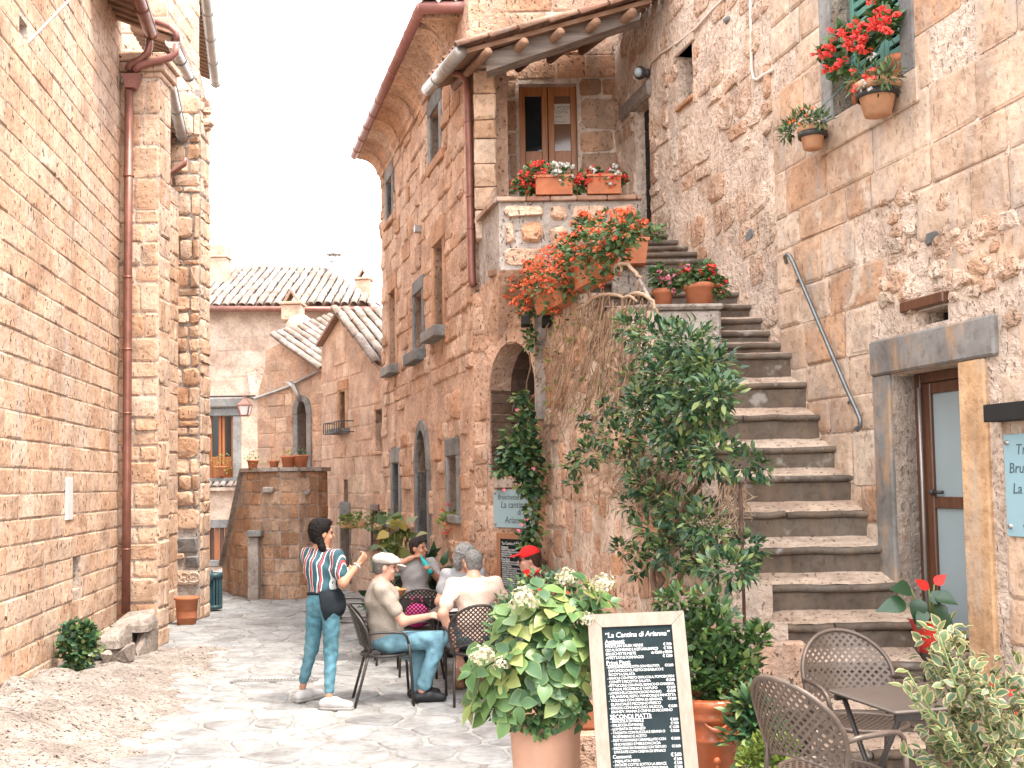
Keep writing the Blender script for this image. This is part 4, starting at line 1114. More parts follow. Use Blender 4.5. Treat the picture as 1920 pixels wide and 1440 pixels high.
window_unit(FA, th, f_holes['a'], M['brickframe'], .12, .28, .14, .03, .25, .16, sillmat=M['basalt'])
window_unit(FA, th, f_holes['b'], M['basalt'], .10, .20, .16, .03, .25, .16)
window_unit(FA, th, f_holes['c'], M['brickframe'], .11, .30, .14, .03, .25, .18, sillmat=M['basalt'])
window_unit(FA, th, f_holes['e'], M['basalt'], .14, .24, .12, .03, .25, .14)
window_unit(FA, th, f_holes['g'], M['basalt'], .10, .22, .10, .03, .22, .06)
# arched doorway
ad = empty('arched_door', FA.pt((fd[0] + fd[1]) / 2, 0) - wloc(th)); ad.parent = th
vs_ = fd[3] - (fd[1] - fd[0]) * .75
arch_fill(FA, 'spandrel', M['fac'], ad, fd[0], fd[1], vs_, fd[3], .4)
arch_ring(FA, 'voussoir', M['basalt'], ad, fd[0], fd[1], vs_, fd[3], .14, -.3, .035)
slab_part(FA, 'jamb', M['basalt'], ad, fd[0] - .14, fd[0], 0, vs_, -.3, .035); slab_part(FA, 'jamb', M['basalt'], ad, fd[1], fd[1] + .14, 0, vs_, -.3, .035)
for k in range(4):
    a = fd[0] + (fd[1] - fd[0]) * k / 4; slab_part(FA, 'plank', M['wooddark'], ad, a + .004, a + (fd[1] - fd[0]) / 4 - .004, 0, fd[3], -.34, -.3, .004)
# light box on the facade
mb = MB(); u, v = FA.uv(790, 430); FA.box(mb, u - .05, u + .05, v - .05, v + .05, 0, .1, .01)
tag(mb.build('wall_spotlight', M['zinc']), 'small grey spotlight box high on the corner house wall', 'lamp')
# --- cornice: a hollow moulding in stone blocks, along the street and round the corner
G_A = FA.uv(790, 17, .47); G_B = FA.uv(664, 290, .47)
ZG = (G_A[1] + G_B[1]) / 2; UA = FA.uv(790, 17, .47)[0]; UB = FA.uv(664, 290, .47)[0]
CPROF = [(0.0, V_TOP - .02), (.05, V_TOP - .02), (.06, V_TOP + .05), (.10, V_TOP + .08)]
dzc = ZG - .06 - (V_TOP + .08)
for t in (.2, .45, .7, .9, 1.0):
    CPROF.append((.10 + .30 * (1 - math.cos(t * math.pi / 2)), V_TOP + .08 + dzc * math.sin(t * math.pi / 2) * 1.0))
CPROF += [(.43, ZG - .05), (.43, ZG + .03), (0.0, ZG + .03)]
YG = 12.0 + UA / math.hypot(1, .29)                   # near corner of the eave
u = UA + .42; k = 0; rc = random.Random(5)
while u < UB - .1:
    l = rc.uniform(.4, .7); ue = min(u + l, UB); mb = MB(); mb.cur = rc.random(); n = len(CPROF); dd = rc.uniform(-.012, .012)
    vs = [FA.pt(u + .006, v, w + dd) for w, v in CPROF] + [FA.pt(ue - .006, v, w + dd) for w, v in CPROF]
    mb.add(vs, [(q, (q + 1) % n, n + (q + 1) % n, n + q) for q in range(n)] + [tuple(range(n)), tuple(reversed(range(n, 2 * n)))])
    mb.build('cornice_block', M['fac'], th); u = ue
GY = YG + .47                                        # gable end wall plane (faces the camera)
gx0 = FA.pt(UA + .42, 0).x
xe = at(925, 60, GY).x
x = gx0
while x < xe - .05:
    l = rc.uniform(.35, .5); x2 = min(x + l, xe); mb = MB(); mb.cur = rc.random(); n = len(CPROF)
    off = .42 if x == gx0 else 0
    vs = [(x - (w if off else 0), GY - w, v) for w, v in CPROF] + [(x2 - .006, GY - w, v) for w, v in CPROF]
    mb.add(vs, [(q, (q + 1) % n, n + (q + 1) % n, n + q) for q in range(n)] + [tuple(range(n)), tuple(reversed(range(n, 2 * n)))])
    mb.build('cornice_block', M['fac'], th); x = x2
# red gutter round the eave
mb = MB(); pa = FA.pt(UA, ZG, .47); pb = FA.pt(UB, ZG, .47); pc = Vector((at(930, 20, pa.y).x, pa.y, ZG))
mb.tube([pb, pa], .07, 12); L = (pb - pa).length
for i in range(10):
    q = pa + (pb - pa) * ((i + .3) / 10); d = (pb - pa).normalized(); mb.tube([q, q + d * .03], .077, 12)
mb.build('gutter', M['redgut'], th, True)
mb = MB(); mb.tube([pa + Vector((-.02, 0, 0)), pc], .07, 12); mb.build('gutter', M['redgut'], th, True)
mb = MB(); mb.tube([pc + Vector((-.12, 0, 0)), pc + Vector((-.10, 0, 0))], .08, 12); mb.build('gutter_bracket', M['zinc'], th, True)
# roof of the corner house
mb = MB(); mb.cur = .5
rA = pa + Vector((-.02, -.02, .06)); rB = pb + Vector((-.02, 0, .06)); rC = pb + Vector((2.6, 1.2, 1.0)); rD = Vector((pc.x, pa.y - .02, ZG + .06)); rE = Vector((pc.x, 16.5, ZG + 1.3))
mb.add([rA, rB, rE, rD], [(0, 1, 2), (0, 2, 3)]); mb.add([p + Vector((0, 0, -.05)) for p in (rA, rB, rE, rD)], [(2, 1, 0), (3, 2, 0)])
mb.build('roof', M['tile'], th)
lay_tiles(th, M['tile'], pa + Vector((.1, -.06, .03)), (1, 0, 0), (0, 1, .25), 5, 1, .2, .4, 3)
# gable end wall behind / above the porch
GW = Wall((gx0, GY), (2.2, GY)); GW.n = Vector((0, -1, 0))
pdoor = GW.rect(975, 1084, 157, 480); pdoor = (pdoor[0], pdoor[1], 4.3, pdoor[3])
GW.holes = [pdoor]
gcore = GW.core('porch_back_wall', M['mort'], th, 0.0, GW.L, 3.6, 9.6, .4)
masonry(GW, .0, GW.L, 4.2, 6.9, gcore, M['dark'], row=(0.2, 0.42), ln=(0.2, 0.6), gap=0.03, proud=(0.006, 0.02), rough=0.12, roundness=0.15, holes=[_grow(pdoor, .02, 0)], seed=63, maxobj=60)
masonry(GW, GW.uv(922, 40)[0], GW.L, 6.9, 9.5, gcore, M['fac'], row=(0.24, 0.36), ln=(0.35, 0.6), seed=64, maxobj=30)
# porch door, two glazed leaves with a paper notice
pd = empty('porch_door', GW.pt((pdoor[0] + pdoor[1]) / 2, 4.3) - wloc(th)); pd.parent = th
um = (pdoor[0] + pdoor[1]) / 2; zp_ = GW.uv(1030, 278)[1]
for s, (a, b) in enumerate(((pdoor[0], um - .004), (um + .004, pdoor[1]))):
    lf = empty('leaf', (0, 0, 0)); lf.parent = pd
    t = .075
    slab_part(GW, 'stile', M['wood'], lf, a, a + t, pdoor[2], pdoor[3], -.16, -.10, .006); slab_part(GW, 'stile', M['wood'], lf, b - t, b, pdoor[2], pdoor[3], -.16, -.10, .006)
    slab_part(GW, 'rail', M['wood'], lf, a + t, b - t, pdoor[3] - .11, pdoor[3], -.155, -.105, .006)
    slab_part(GW, 'rail', M['wood'], lf, a + t, b - t, zp_ - .17, zp_, -.155, -.105, .006)
    slab_part(GW, 'panel', M['wood'], lf, a + t, b - t, pdoor[2], zp_ - .18, -.15, -.125, .006)
    slab_part(GW, 'pane', M['glassdark'] if s == 0 else M['glassbrown'], lf, a + t, b - t, zp_, pdoor[3] - .11, -.14, -.13, 0)
slab_part(GW, 'door_back', M['black'], pd, pdoor[0], pdoor[1], pdoor[2], pdoor[3], -.2, -.165, 0)
nt_ = GW.rect(1036, 1072, 188, 226)
no = empty('notice', GW.pt(nt_[0], nt_[2], -.12), label='paper notice taped inside the right pane of the porch door', cat='notice')
mb = MB(); GW.box(mb, nt_[0], nt_[1], nt_[2], nt_[3], -.128, -.124); mb.build('sheet', M['paper'], no)
nw = nt_[1] - nt_[0]; nh = nt_[3] - nt_[2]; m3, _ = wall_mtx(GW, 0, 0, 0, False)
for (t, a, b, s) in (('IL POZZO', .04, .72, .24), ('CIVITA', .16, .52, .22), ('ingresso', .16, .34, .12), ('aperto tutti i giorni', .04, .08, .10)):
    p = GW.pt(nt_[0] + nw * a, nt_[2] + nh * b, -.1235); text_mesh(t, nh * s, M['signink'], 'lettering', no, Matrix.Translation(p - wloc(no)) @ m3, space=.9)
# --- lower wall of the porch with its blind arch
A_ = at(890, 700, 12.0); B_ = at(1014, 700, 11.0)
PL = Wall((FX(12.0) + .0, 12.0), (B_.x + .05, 11.0))
arch = PL.rect(918, 1003, 640, 893); PL.holes = [arch]
plc = PL.core('porch_base', M['fac'], th, 0, PL.L, -.2, 4.1, .3)
vsA = arch[3] - (arch[1] - arch[0]) * .62
arch_fill(PL, 'arch_spandrel', M['fac'], th, arch[0], arch[1], vsA, arch[3], .3)
masonry(PL, 0, PL.L, 0, 4.1, plc, M['fac'], row=(0.18, 0.34), ln=(0.2, 0.45), gap=0.02, proud=(0.006, 0.03), rough=0.12, roundness=0.16, holes=[(arch[0] - .04, arch[1] + .04, arch[2], arch[3] + .05)], seed=65, skip=lambda u, v: v > 3.0 and math.sin(u * 9 + v * 6) > .2, maxobj=60)
rec = empty('arch_recess', (0, 0, 0)); rec.parent = th
mb = MB(); mb.cur = .3; PL.box(mb, arch[0] - .1, arch[1] + 1.2, arch[2] - .1, arch[3] + .2, -1.25, -1.2); mb.build('recess_back', M['recess_shade'], rec)
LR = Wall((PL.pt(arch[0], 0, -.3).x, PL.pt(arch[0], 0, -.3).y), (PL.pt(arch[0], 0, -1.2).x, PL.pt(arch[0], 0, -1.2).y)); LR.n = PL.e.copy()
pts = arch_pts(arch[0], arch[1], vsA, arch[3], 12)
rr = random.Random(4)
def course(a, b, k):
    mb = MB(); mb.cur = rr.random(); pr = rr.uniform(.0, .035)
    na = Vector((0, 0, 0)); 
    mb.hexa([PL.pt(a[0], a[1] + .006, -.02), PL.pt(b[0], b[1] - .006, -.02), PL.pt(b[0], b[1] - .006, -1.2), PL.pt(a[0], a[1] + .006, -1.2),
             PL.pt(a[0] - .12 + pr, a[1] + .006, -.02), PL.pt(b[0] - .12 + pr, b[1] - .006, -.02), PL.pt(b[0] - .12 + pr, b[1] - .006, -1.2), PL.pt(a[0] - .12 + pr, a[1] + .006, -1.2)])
    mb.build('arch_course', M['recess_shade'], rec)
mb = MB(); mb.cur = .3; mb.hexa([PL.pt(arch[0] - .35, arch[2] - .3, -.305), PL.pt(arch[0] - .06, arch[2] - .3, -.305), PL.pt(arch[0] - .06, arch[2] - .3, -1.3), PL.pt(arch[0] - .35, arch[2] - .3, -1.3), PL.pt(arch[0] - .35, 4.0, -.305), PL.pt(arch[0] - .06, 4.0, -.305), PL.pt(arch[0] - .06, 4.0, -1.3), PL.pt(arch[0] - .35, 4.0, -1.3)]); mb.build('recess_side', M['recess_shade'], rec)
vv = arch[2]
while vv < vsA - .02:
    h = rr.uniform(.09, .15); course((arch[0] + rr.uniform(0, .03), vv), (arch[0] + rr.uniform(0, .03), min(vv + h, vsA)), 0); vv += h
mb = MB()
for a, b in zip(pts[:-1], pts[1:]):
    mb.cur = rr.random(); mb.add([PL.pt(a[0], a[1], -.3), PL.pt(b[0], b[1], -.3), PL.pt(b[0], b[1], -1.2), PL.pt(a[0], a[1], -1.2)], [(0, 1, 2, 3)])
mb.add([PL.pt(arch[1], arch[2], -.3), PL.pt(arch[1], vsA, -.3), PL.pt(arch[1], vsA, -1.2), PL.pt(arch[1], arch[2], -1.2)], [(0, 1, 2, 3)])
mb.build('arch_soffit', M['recess_shade'], rec)
mb = MB(); mb.box(-.2, 1.5, 11.45, 12.4, PL.pt(0, arch[2]).z - .12, PL.pt(0, arch[2]).z - .02); mb.build('recess_floor', M['mort'], rec)
# --- porch parapet with brick cap, corbelled over the arch
cA = at(935, 371, 10.95); cB = at(1200, 368, 10.95); cC = at(897, 405, 11.85); ZP = cA.z
z0 = at(930, 512, 11.1).z
foot = [Vector((cA.x, 10.95, 0)), Vector((cB.x, 10.95, 0)), Vector((cB.x, 11.25, 0)), Vector((cA.x + .1, 11.25, 0)), Vector((cC.x + .25, 12.0, 0)), Vector((cC.x, 11.9, 0))]
mb = MB(); mb.cur = .5; mb.prism([f + Vector((0, 0, z0)) for f in foot], (0, 0, ZP - .05 - z0)); pp = mb.build('parapet', M['mortgrey'], th)
PF = Wall((cA.x, 10.95), (cB.x, 10.95)); PF.n = Vector((0, -1, 0))
masonry(PF, .03, .5, z0 + .02, ZP - .06, pp, M['fac'], row=(0.22, 0.34), ln=(0.25, 0.5), gap=0.07, proud=(0.02, 0.06), rough=0.2, roundness=0.28, seed=67, maxobj=10)
masonry(PF, .5, PF.L, 3.55, ZP - .06, pp, M['fac'], row=(0.22, 0.34), ln=(0.25, 0.5), gap=0.07, proud=(0.02, 0.06), rough=0.2, roundness=0.28, seed=66, maxobj=40)
mb = MB(); mb.box(cA.x + .35, RX(11) - .02, 10.96, 11.25, 2.6, z0 + .02); mb.build('parapet_base', M['mortgrey'], th)
mb = MB()
tp = [Vector((cA.x, 10.95, z0)), Vector((cA.x + .5, 10.95, z0)), Vector((cA.x + .5, 11.9, z0)), Vector((cC.x, 11.9, z0))]
bt = [PL.pt(PL.uv(930, 600)[0], z0 - .7, -.02), PL.pt(PL.L, z0 - .7, -.02), Vector((cA.x + .6, 11.9, z0 - .7)), Vector((cC.x, 12.0, z0 - .7))]
mb.hexa(bt + tp); mb.build('corbel', M['fac'], th)
mb = MB(); q = PL.pt(*PL.uv(920, 514), 0); q = at(915, 515, 11.3); q2 = at(945, 507, 11.0); mb.hexa([q + Vector((0, -.05, -.03)), q2 + Vector((0, -.05, -.03)), q2 + Vector((.1, .2, -.03)), q + Vector((.1, .2, -.03)), q + Vector((0, -.05, .03)), q2 + Vector((0, -.05, .03)), q2 + Vector((.1, .2, .03)), q + Vector((.1, .2, .03))])
mb.build('corbel_shelf', M['rafter'], th)
rc = random.Random(6)
x = cA.x - .03
while x < cB.x:
    l = rc.uniform(.22, .34); mb = MB(); mb.cur = rc.random(); mb.box(x + .003, min(x + l, cB.x + .02) - .003, 10.90, 11.29, ZP - .048, ZP + rc.uniform(-.004, .004), None, .008); mb.build('cap_tile', M['tilewarm'], th); x += l
dS = (cC - Vector((cA.x, 10.95, cC.z))); dS.z = 0; Ls = dS.length; dS.normalize(); nS = Vector((-dS.y, dS.x, 0)); nS = -nS if nS.x < 0 else nS
for k in range(3):
    a = Vector((cA.x, 10.95, ZP - .048)) + dS * (Ls * k / 3 + .01) - nS * .05; b = a + dS * (Ls / 3 - .012); mb = MB(); mb.cur = rc.random()
    mb.hexa([a, b, b + nS * .3, a + nS * .3] + [p + Vector((0, 0, .048)) for p in (a, b, b + nS * .3, a + nS * .3)]); mb.build('cap_tile', M['tilewarm'], th)
mb = MB(); mb.box(cA.x + .1, RX(11.2), 11.2, GY, 4.18, 4.3); mb.build('porch_floor', M['tread'], th)
# --- corner pillar of stacked blocks
x0 = at(889, 250, 11.75).x; x1 = at(930, 250, 11.75).x; zb = ZP - .25; zt = at(905, 98, 11.75).z
z = zb; rc = random.Random(15)
while z < zt - .05:
    h = min(rc.uniform(.2, .34), zt - z)
    V, F = stone_shape(rc, x0, x1, z + .006, z + h - .006, .05, .05, .06)
    mb = MB(); mb.cur = rc.random(); mb.box(x0 + .005, x1 - .005, 11.76, 12.1, z + .006, z + h - .006, None, .02); mb.add([(a, 11.77 - c, b) for a, b, c in V], F)
    mb.build('pillar_block', M['right'], th); z += h
# --- porch roof
e0 = at(868, 93, 11.1); e1 = at(806, 162, 12.75); t0 = at(1222, -4, 11.1); t1 = t0 + (e1 - e0)
dn = Vector((0, 0, -.05))
mb = MB(); mb.cur = .4; mb.hexa([e0 + dn, t0 + dn, t1 + dn, e1 + dn, e0, t0, t1, e1]); pr = mb.build('porch_roof', M['rafter'], th)
along = (e1 - e0).normalized(); upv = (t0 - e0).normalized(); Lr = (t0 - e0).length
lay_tiles(th, M['tilewarm'], e0 - along * .02 - upv * .06 + Vector((0, 0, .02)), along, upv, 8, int(Lr / (.42 * .8)) + 1, .2, .42, 9)
for k in range(5):                                   # purlin ends
    f = .12 + .19 * k; a = e0 + upv * (Lr * f) - along * .1 + Vector((0, 0, -.12)); mb = MB(); mb.tube([a, a + along * 1.6], .048, 10); mb.build('purlin', M['rafter'], th, True)
b0 = at(912, 134, 11.25); b1 = at(1200, 36, 11.25)
mb = MB(); up2 = Vector((0, 0, .2)); dp = Vector((0, .2, 0)); mb.hexa([b0, b1, b1 + dp, b0 + dp, b0 + up2, b1 + up2, b1 + up2 + dp, b0 + up2 + dp]); mb.build('porch_beam', M['beam'], th)
mb = MB(); mb.hexa([at(888, 104, 11.74), at(932, 92, 11.74), at(932, 92, 12.1), at(888, 104, 12.1), at(888, 96, 11.74), at(932, 84, 11.74), at(932, 84, 12.1), at(888, 96, 12.1)]); mb.build('pillar_cap', M['tilewarm'], th)
mb = MB(); mb.tube([e0 + Vector((-.03, -.03, -.04)), e1 + Vector((-.03, 0, -.04))], .075, 12)
for t in (.33, .66): q = e0 + (e1 - e0) * t + Vector((-.03, 0, -.04)); mb.tube([q, q + along * .03], .081, 12)
mb.build('gutter', M['zinc'], th, True)
mb = MB(); p3 = lambda x, y: at(x, y, 11.95)
mb.tube([at(841, 116, 11.7), p3(842, 124), p3(852, 136), p3(866, 141), p3(875, 152), p3(877, 180), p3(881, 340), p3(884, 500), p3(885, 528), p3(889, 536)], .045, 10)
for y in (230, 370, 430): q = p3(878 + (y - 200) / 50, y); mb.tube([q, q + Vector((0, 0, .02))], .052, 10)
mb.build('downpipe', M['copper'], th, True)
# ================================================================== FARTHER HOUSES ON THE RIGHT SIDE
hh = empty('gabled_house', (-3, 19.5, 0), label='gabled tuff house with barred window beyond the tall corner house', cat='house')
p0 = (-2.16, 18.12); p1v = at(604, 900, 21.2)
HW = Wall(p0, (p1v.x, p1v.y))
hA = HW.uv(604, 652); hB = HW.uv(640, 592); hC = HW.uv(724, 695)
h_w = [HW.rect(639, 649, 732, 804), HW.rect(705, 718, 768, 846), HW.rect(645, 653, 900, 942), HW.rect(641, 657, 966, 1092), HW.rect(699, 711, 958, 1025)]
HW.holes = h_w
hcore = HW.core('wall', M['farmid'], hh, 0, HW.L, -.2, hC[1], .4)
mb = MB(); mb.cur = .5; mb.prism([HW.pt(0, hC[1] + .001), HW.pt(HW.L, hC[1] + .001), HW.pt(HW.L, hA[1]), HW.pt(hB[0], hB[1])], -HW.n * .4); mb.build('gable', M['farmid'], hh)
def ins_h(u, v):
    if u < hB[0]: return v < hC[1] + (hB[1] - hC[1]) * u / max(.01, hB[0])
    return v < hA[1] + (hB[1] - hA[1]) * (HW.L - u) / max(.01, HW.L - hB[0])
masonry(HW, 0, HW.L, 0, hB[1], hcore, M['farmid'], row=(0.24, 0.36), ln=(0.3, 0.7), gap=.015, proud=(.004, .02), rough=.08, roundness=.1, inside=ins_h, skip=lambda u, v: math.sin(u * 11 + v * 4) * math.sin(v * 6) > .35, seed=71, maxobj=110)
window_unit(HW, hh, h_w[0], M['brickframe'], .14, .2, .1, .03, .25, .25, sillmat=M['basalt'])
window_unit(HW, hh, h_w[1], M['fac'], .05, .08, .06, .02, .25, .05, pane=M['wooddark'])
window_unit(HW, hh, h_w[2], M['fac'], .03, .05, 0, .01, .25, .05, pane=M['dark'])
window_unit(HW, hh, h_w[3], M['basalt'], .05, .25, 0, .03, .3, .05, name='doorway', pane=M['black'])
window_unit(HW, hh, h_w[4], M['wooddark'], .05, .12, .06, .03, .25, .08, pane=M['wooddark'])
mb = MB(); r0 = HW.rect(630, 664, 802, 812)
for k in range(9): u = r0[0] + (r0[1] - r0[0]) * k / 8; mb.tube([HW.pt(u, r0[2], .25), HW.pt(u, r0[3] + .1, .25)], .008, 5)
for v in (r0[2], r0[3] + .1): mb.tube([HW.pt(r0[0], v, 0), HW.pt(r0[0], v, .25), HW.pt(r0[1], v, .25), HW.pt(r0[1], v, 0)], .010, 5)
mb.build('grille', M['iron'], hh, True)
# tiled roof slopes
dR = Vector((HW.n.x, HW.n.y, 0)) * -1
ap = HW.pt(hB[0], hB[1] + .02, .12); rt = HW.pt(0, hC[1] + .02, .12)
mb = MB(); mb.cur = .4; mb.hexa([ap, rt + (rt - ap) * .05, rt + dR * 4, ap + dR * 4] + [q + Vector((0, 0, .06)) for q in (ap, rt + (rt - ap) * .05, rt + dR * 4, ap + dR * 4)]); mb.build('roof', M['tilewarm'], hh)
lt = HW.pt(HW.L, hA[1] + .02, .12)
mb = MB(); mb.cur = .4; mb.hexa([lt, ap, ap + dR * 4, lt + dR * 4] + [q + Vector((0, 0, .06)) for q in (lt, ap, ap + dR * 4, lt + dR * 4)]); mb.build('roof', M['tilewarm'], hh)
upd = (ap - rt).normalized()
lay_tiles(hh, M['tile'], rt + Vector((0, 0, .10)), dR, upd, 12, int((ap - rt).length / .28), .205, .35, 7)
# lower roof patch between it and the corner house
q0 = at(694, 626, 18.9); 
# chapel-like house with pointed window
gh = empty('chapel_house', (-4.2, 22, 0), label='stone house with tall pointed window above the curved stair wall', cat='house')
gp0 = at(606, 900, 21.6); gp1 = at(483, 900, 22.5)
GH = Wall((gp0.x, gp0.y), (gp1.x, gp1.y))
gwin = GH.rect(559, 576, 752, 882); GH.holes = [gwin]
uR = GH.uv(605, 698); uP = GH.uv(528, 642); uQ = GH.uv(498, 658); uQ2 = GH.uv(497, 690); uS = GH.uv(484, 735); uT = GH.uv(483, 745)
zG = GH.uv(560, 752)[1] + .25
gcore2 = GH.core('wall', M['farmid'], gh, 0, GH.L, -.2, GH.uv(484, 752)[1], .4)
zb_ = GH.uv(484, 752)[1] + .001
mb = MB(); mb.cur = .5; mb.prism([GH.pt(0, zb_), GH.pt(uT[0], zb_), GH.pt(uS[0], uS[1]), GH.pt(uQ2[0], uQ2[1]), GH.pt(uQ[0], uQ[1]), GH.pt(uP[0], uP[1]), GH.pt(0, uR[1])], -GH.n * .4); mb.build('gable', M['farmid'], gh)
def ins_g(u, v):
    pts = [(0, uR[1]), (uP[0], uP[1]), (uQ[0], uQ[1]), (uS[0], uS[1]), (uT[0], uT[1]), (GH.L + .1, uT[1])]
    for (a, b) in zip(pts[:-1], pts[1:]):
        if a[0] <= u <= b[0] + 1e-6: return v < a[1] + (b[1] - a[1]) * (u - a[0]) / max(1e-6, b[0] - a[0])
    return False
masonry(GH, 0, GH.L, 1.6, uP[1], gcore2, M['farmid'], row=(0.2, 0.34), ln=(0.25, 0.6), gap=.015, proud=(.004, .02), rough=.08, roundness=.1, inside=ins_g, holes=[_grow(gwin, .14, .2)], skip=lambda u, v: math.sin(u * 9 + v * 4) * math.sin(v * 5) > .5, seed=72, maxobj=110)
gw_ = empty('pointed_window', GH.pt((gwin[0] + gwin[1]) / 2, gwin[2]) - wloc(gh)); gw_.parent = gh
vsg = gwin[3] - (gwin[1] - gwin[0]) * 1.1
arch_fill(GH, 'spandrel', M['farmid'], gw_, gwin[0], gwin[1], vsg, gwin[3], .3, pointed=True)
arch_ring(GH, 'voussoir', M['basalt'], gw_, gwin[0], gwin[1], vsg, gwin[3], .12, -.25, .04, pointed=True)
slab_part(GH, 'jamb', M['basalt'], gw_, gwin[0] - .12, gwin[0], gwin[2], vsg, -.25, .04); slab_part(GH, 'jamb', M['basalt'], gw_, gwin[1], gwin[1] + .12, gwin[2], vsg, -.25, .04)
slab_part(GH, 'pane', M['glassdark'], gw_, gwin[0], gwin[1], gwin[2], gwin[3], -.3, -.26, 0)
slab_part(GH, 'mullion', M['basalt'], gw_, (gwin[0] + gwin[1]) / 2 + .04, (gwin[0] + gwin[1]) / 2 + .08, gwin[2], gwin[3], -.26, -.2, .004)
# its roof, oven dome and chimney
ra = GH.pt(uP[0], uP[1], .1); rb = GH.pt(-.05, uR[1] - .02, .1); back = -GH.n
mb = MB(); mb.cur = .4; mb.hexa([ra, rb, rb + back * 2.6 + Vector((0, 0, .9)), ra + back * 2.6 + Vector((0, 0, .9))] + [q + Vector((0, 0, .06)) for q in (ra, rb, rb + back * 2.6 + Vector((0, 0, .9)), ra + back * 2.6 + Vector((0, 0, .9)))]); mb.build('roof', M['tilewarm'], gh)
lay_tiles(gh, M['tile'], rb + Vector((0, 0, .08)), (back * 2.6 + Vector((0, 0, .9))).normalized(), (ra - rb).normalized(), 12, 5, .21, .36, 12)
oc = at(555, 640, 23.4)
mb = MB(); mb.cur = .5; o1 = at(526, 640, 23.0); o2 = at(578, 640, 23.0); mb.box(o1.x, o2.x, 23.0, 23.9, o1.z - .3, at(550, 614, 23.0).z, None, .05); mb.build('oven_base', M['farmid'], gh)
mb = MB(); zb2 = at(550, 614, 23).z; rr_ = (o2.x - o1.x) / 2; mb.lathe([(rr_ * 1.02, zb2), (rr_, zb2 + .12), (rr_ * .8, zb2 + .26), (rr_ * .45, zb2 + .34), (0.01, zb2 + .36)], 16, Matrix.Translation(((o1.x + o2.x) / 2 + .02, 23.45, 0))); mb.build('oven_dome', M['plaster'], gh, True)
def chimney(name, x0, x1, yt, yb, Y, parent, mat, cap=None):
    a = at(x0, yb, Y); b = at(x1, yt, Y); mb = MB(); mb.cur = .6; mb.box(a.x, b.x, Y, Y + (b.x - a.x), a.z, b.z, None, .02)
    mb.box(a.x - .04, b.x + .04, Y - .04, Y + (b.x - a.x) + .04, b.z + .001, b.z + .06, None, .01); mb.build('chimney', mat, parent)
    if cap == 'gable':
        mb = MB(); c = (a.x + b.x) / 2; w = (b.x - a.x) * .42; h = w * 1.5; z = b.z + .06; d = Vector((0, (b.x - a.x) * .9, 0))
        for s in (-1, 1): mb.prism([Vector((c + s * w, Y, z)), Vector((c + s * (w - .06), Y, z)), Vector((c, Y, z + h - .07)), Vector((c, Y, z + h))], d)
        mb.build('chimney_hood', M['tilewarm'], parent)
    if cap == 'pot':
        mb = MB(); c = (a.x + b.x) / 2; mb.box(c - .22, c + .22, Y + .05, Y + .5, b.z + .06, b.z + .36, None, .03); mb.build('chimney_pot', mat, parent)
chimney('chimney', 527, 564, 570, 600, 23.3, gh, M['farmid'], 'gable')
mb = MB(); mb.tube([GH.pt(*GH.uv(480, 748), .05), GH.pt(*GH.uv(545, 725), .05), GH.pt(*GH.uv(606, 692), .05)], .03, 8); mb.build('drain_line', M['zinc'], gh, True)
mb = MB(); mb.tube([GH.pt(*GH.uv(546, 718), .08), GH.pt(*GH.uv(556, 724), .1), GH.pt(*GH.uv(563, 738), .1), GH.pt(*GH.uv(565, 750), .08)], .05, 8); mb.build('drain_elbow', M['zinc'], gh, True)
# ================================================================== FAR HOUSE WITH HIPPED ROOF
fh = empty('hip_roof_house', (-5, 26, 0), label='far pale stone house with hipped barrel-tile roof closing the lane', cat='house')
FW = Wall((-8.5, 26.0), (-2.6, 26.0)); FW.n = Vector((0, -1, 0))
fw1 = FW.rect(390, 437, 780, 896); fw2 = FW.rect(580, 592, 612, 645); fw3 = FW.rect(391, 427, 990, 1050)
FW.holes = [fw1, fw2, fw3]; zev = FW.uv(540, 580)[1]
fcore3 = FW.core('wall', M['far'], fh, 0, FW.L, -.2, zev, .4)
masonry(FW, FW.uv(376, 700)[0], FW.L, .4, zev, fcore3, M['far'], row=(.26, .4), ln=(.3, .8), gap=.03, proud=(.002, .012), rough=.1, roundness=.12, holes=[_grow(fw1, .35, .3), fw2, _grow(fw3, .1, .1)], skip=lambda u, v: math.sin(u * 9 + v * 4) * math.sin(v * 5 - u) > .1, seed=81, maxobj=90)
w_ = empty('window', FW.pt((fw1[0] + fw1[1]) / 2, fw1[2]) - wloc(fh)); w_.parent = fh
slab_part(FW, 'jamb', M['basalt'], w_, fw1[0] - .12, fw1[0], fw1[2], fw1[3], -.2, .03); slab_part(FW, 'jamb', M['basalt'], w_, fw1[1], fw1[1] + .2, fw1[2], fw1[3], -.2, .03)
slab_part(FW, 'lintel', M['basalt'], w_, fw1[0] - .14, fw1[1] + .22, fw1[3] + .003, fw1[3] + .18, -.2, .05); slab_part(FW, 'cornice', M['basalt'], w_, fw1[0] - .2, fw1[1] + .3, fw1[3] + .2, fw1[3] + .44, -.2, .12, .03)
slab_part(FW, 'sill', M['basalt'], w_, fw1[0] - .15, fw1[1] + .25, fw1[2] - .1, fw1[2] - .003, -.2, .08)
uc = (fw1[0] + fw1[1]) / 2
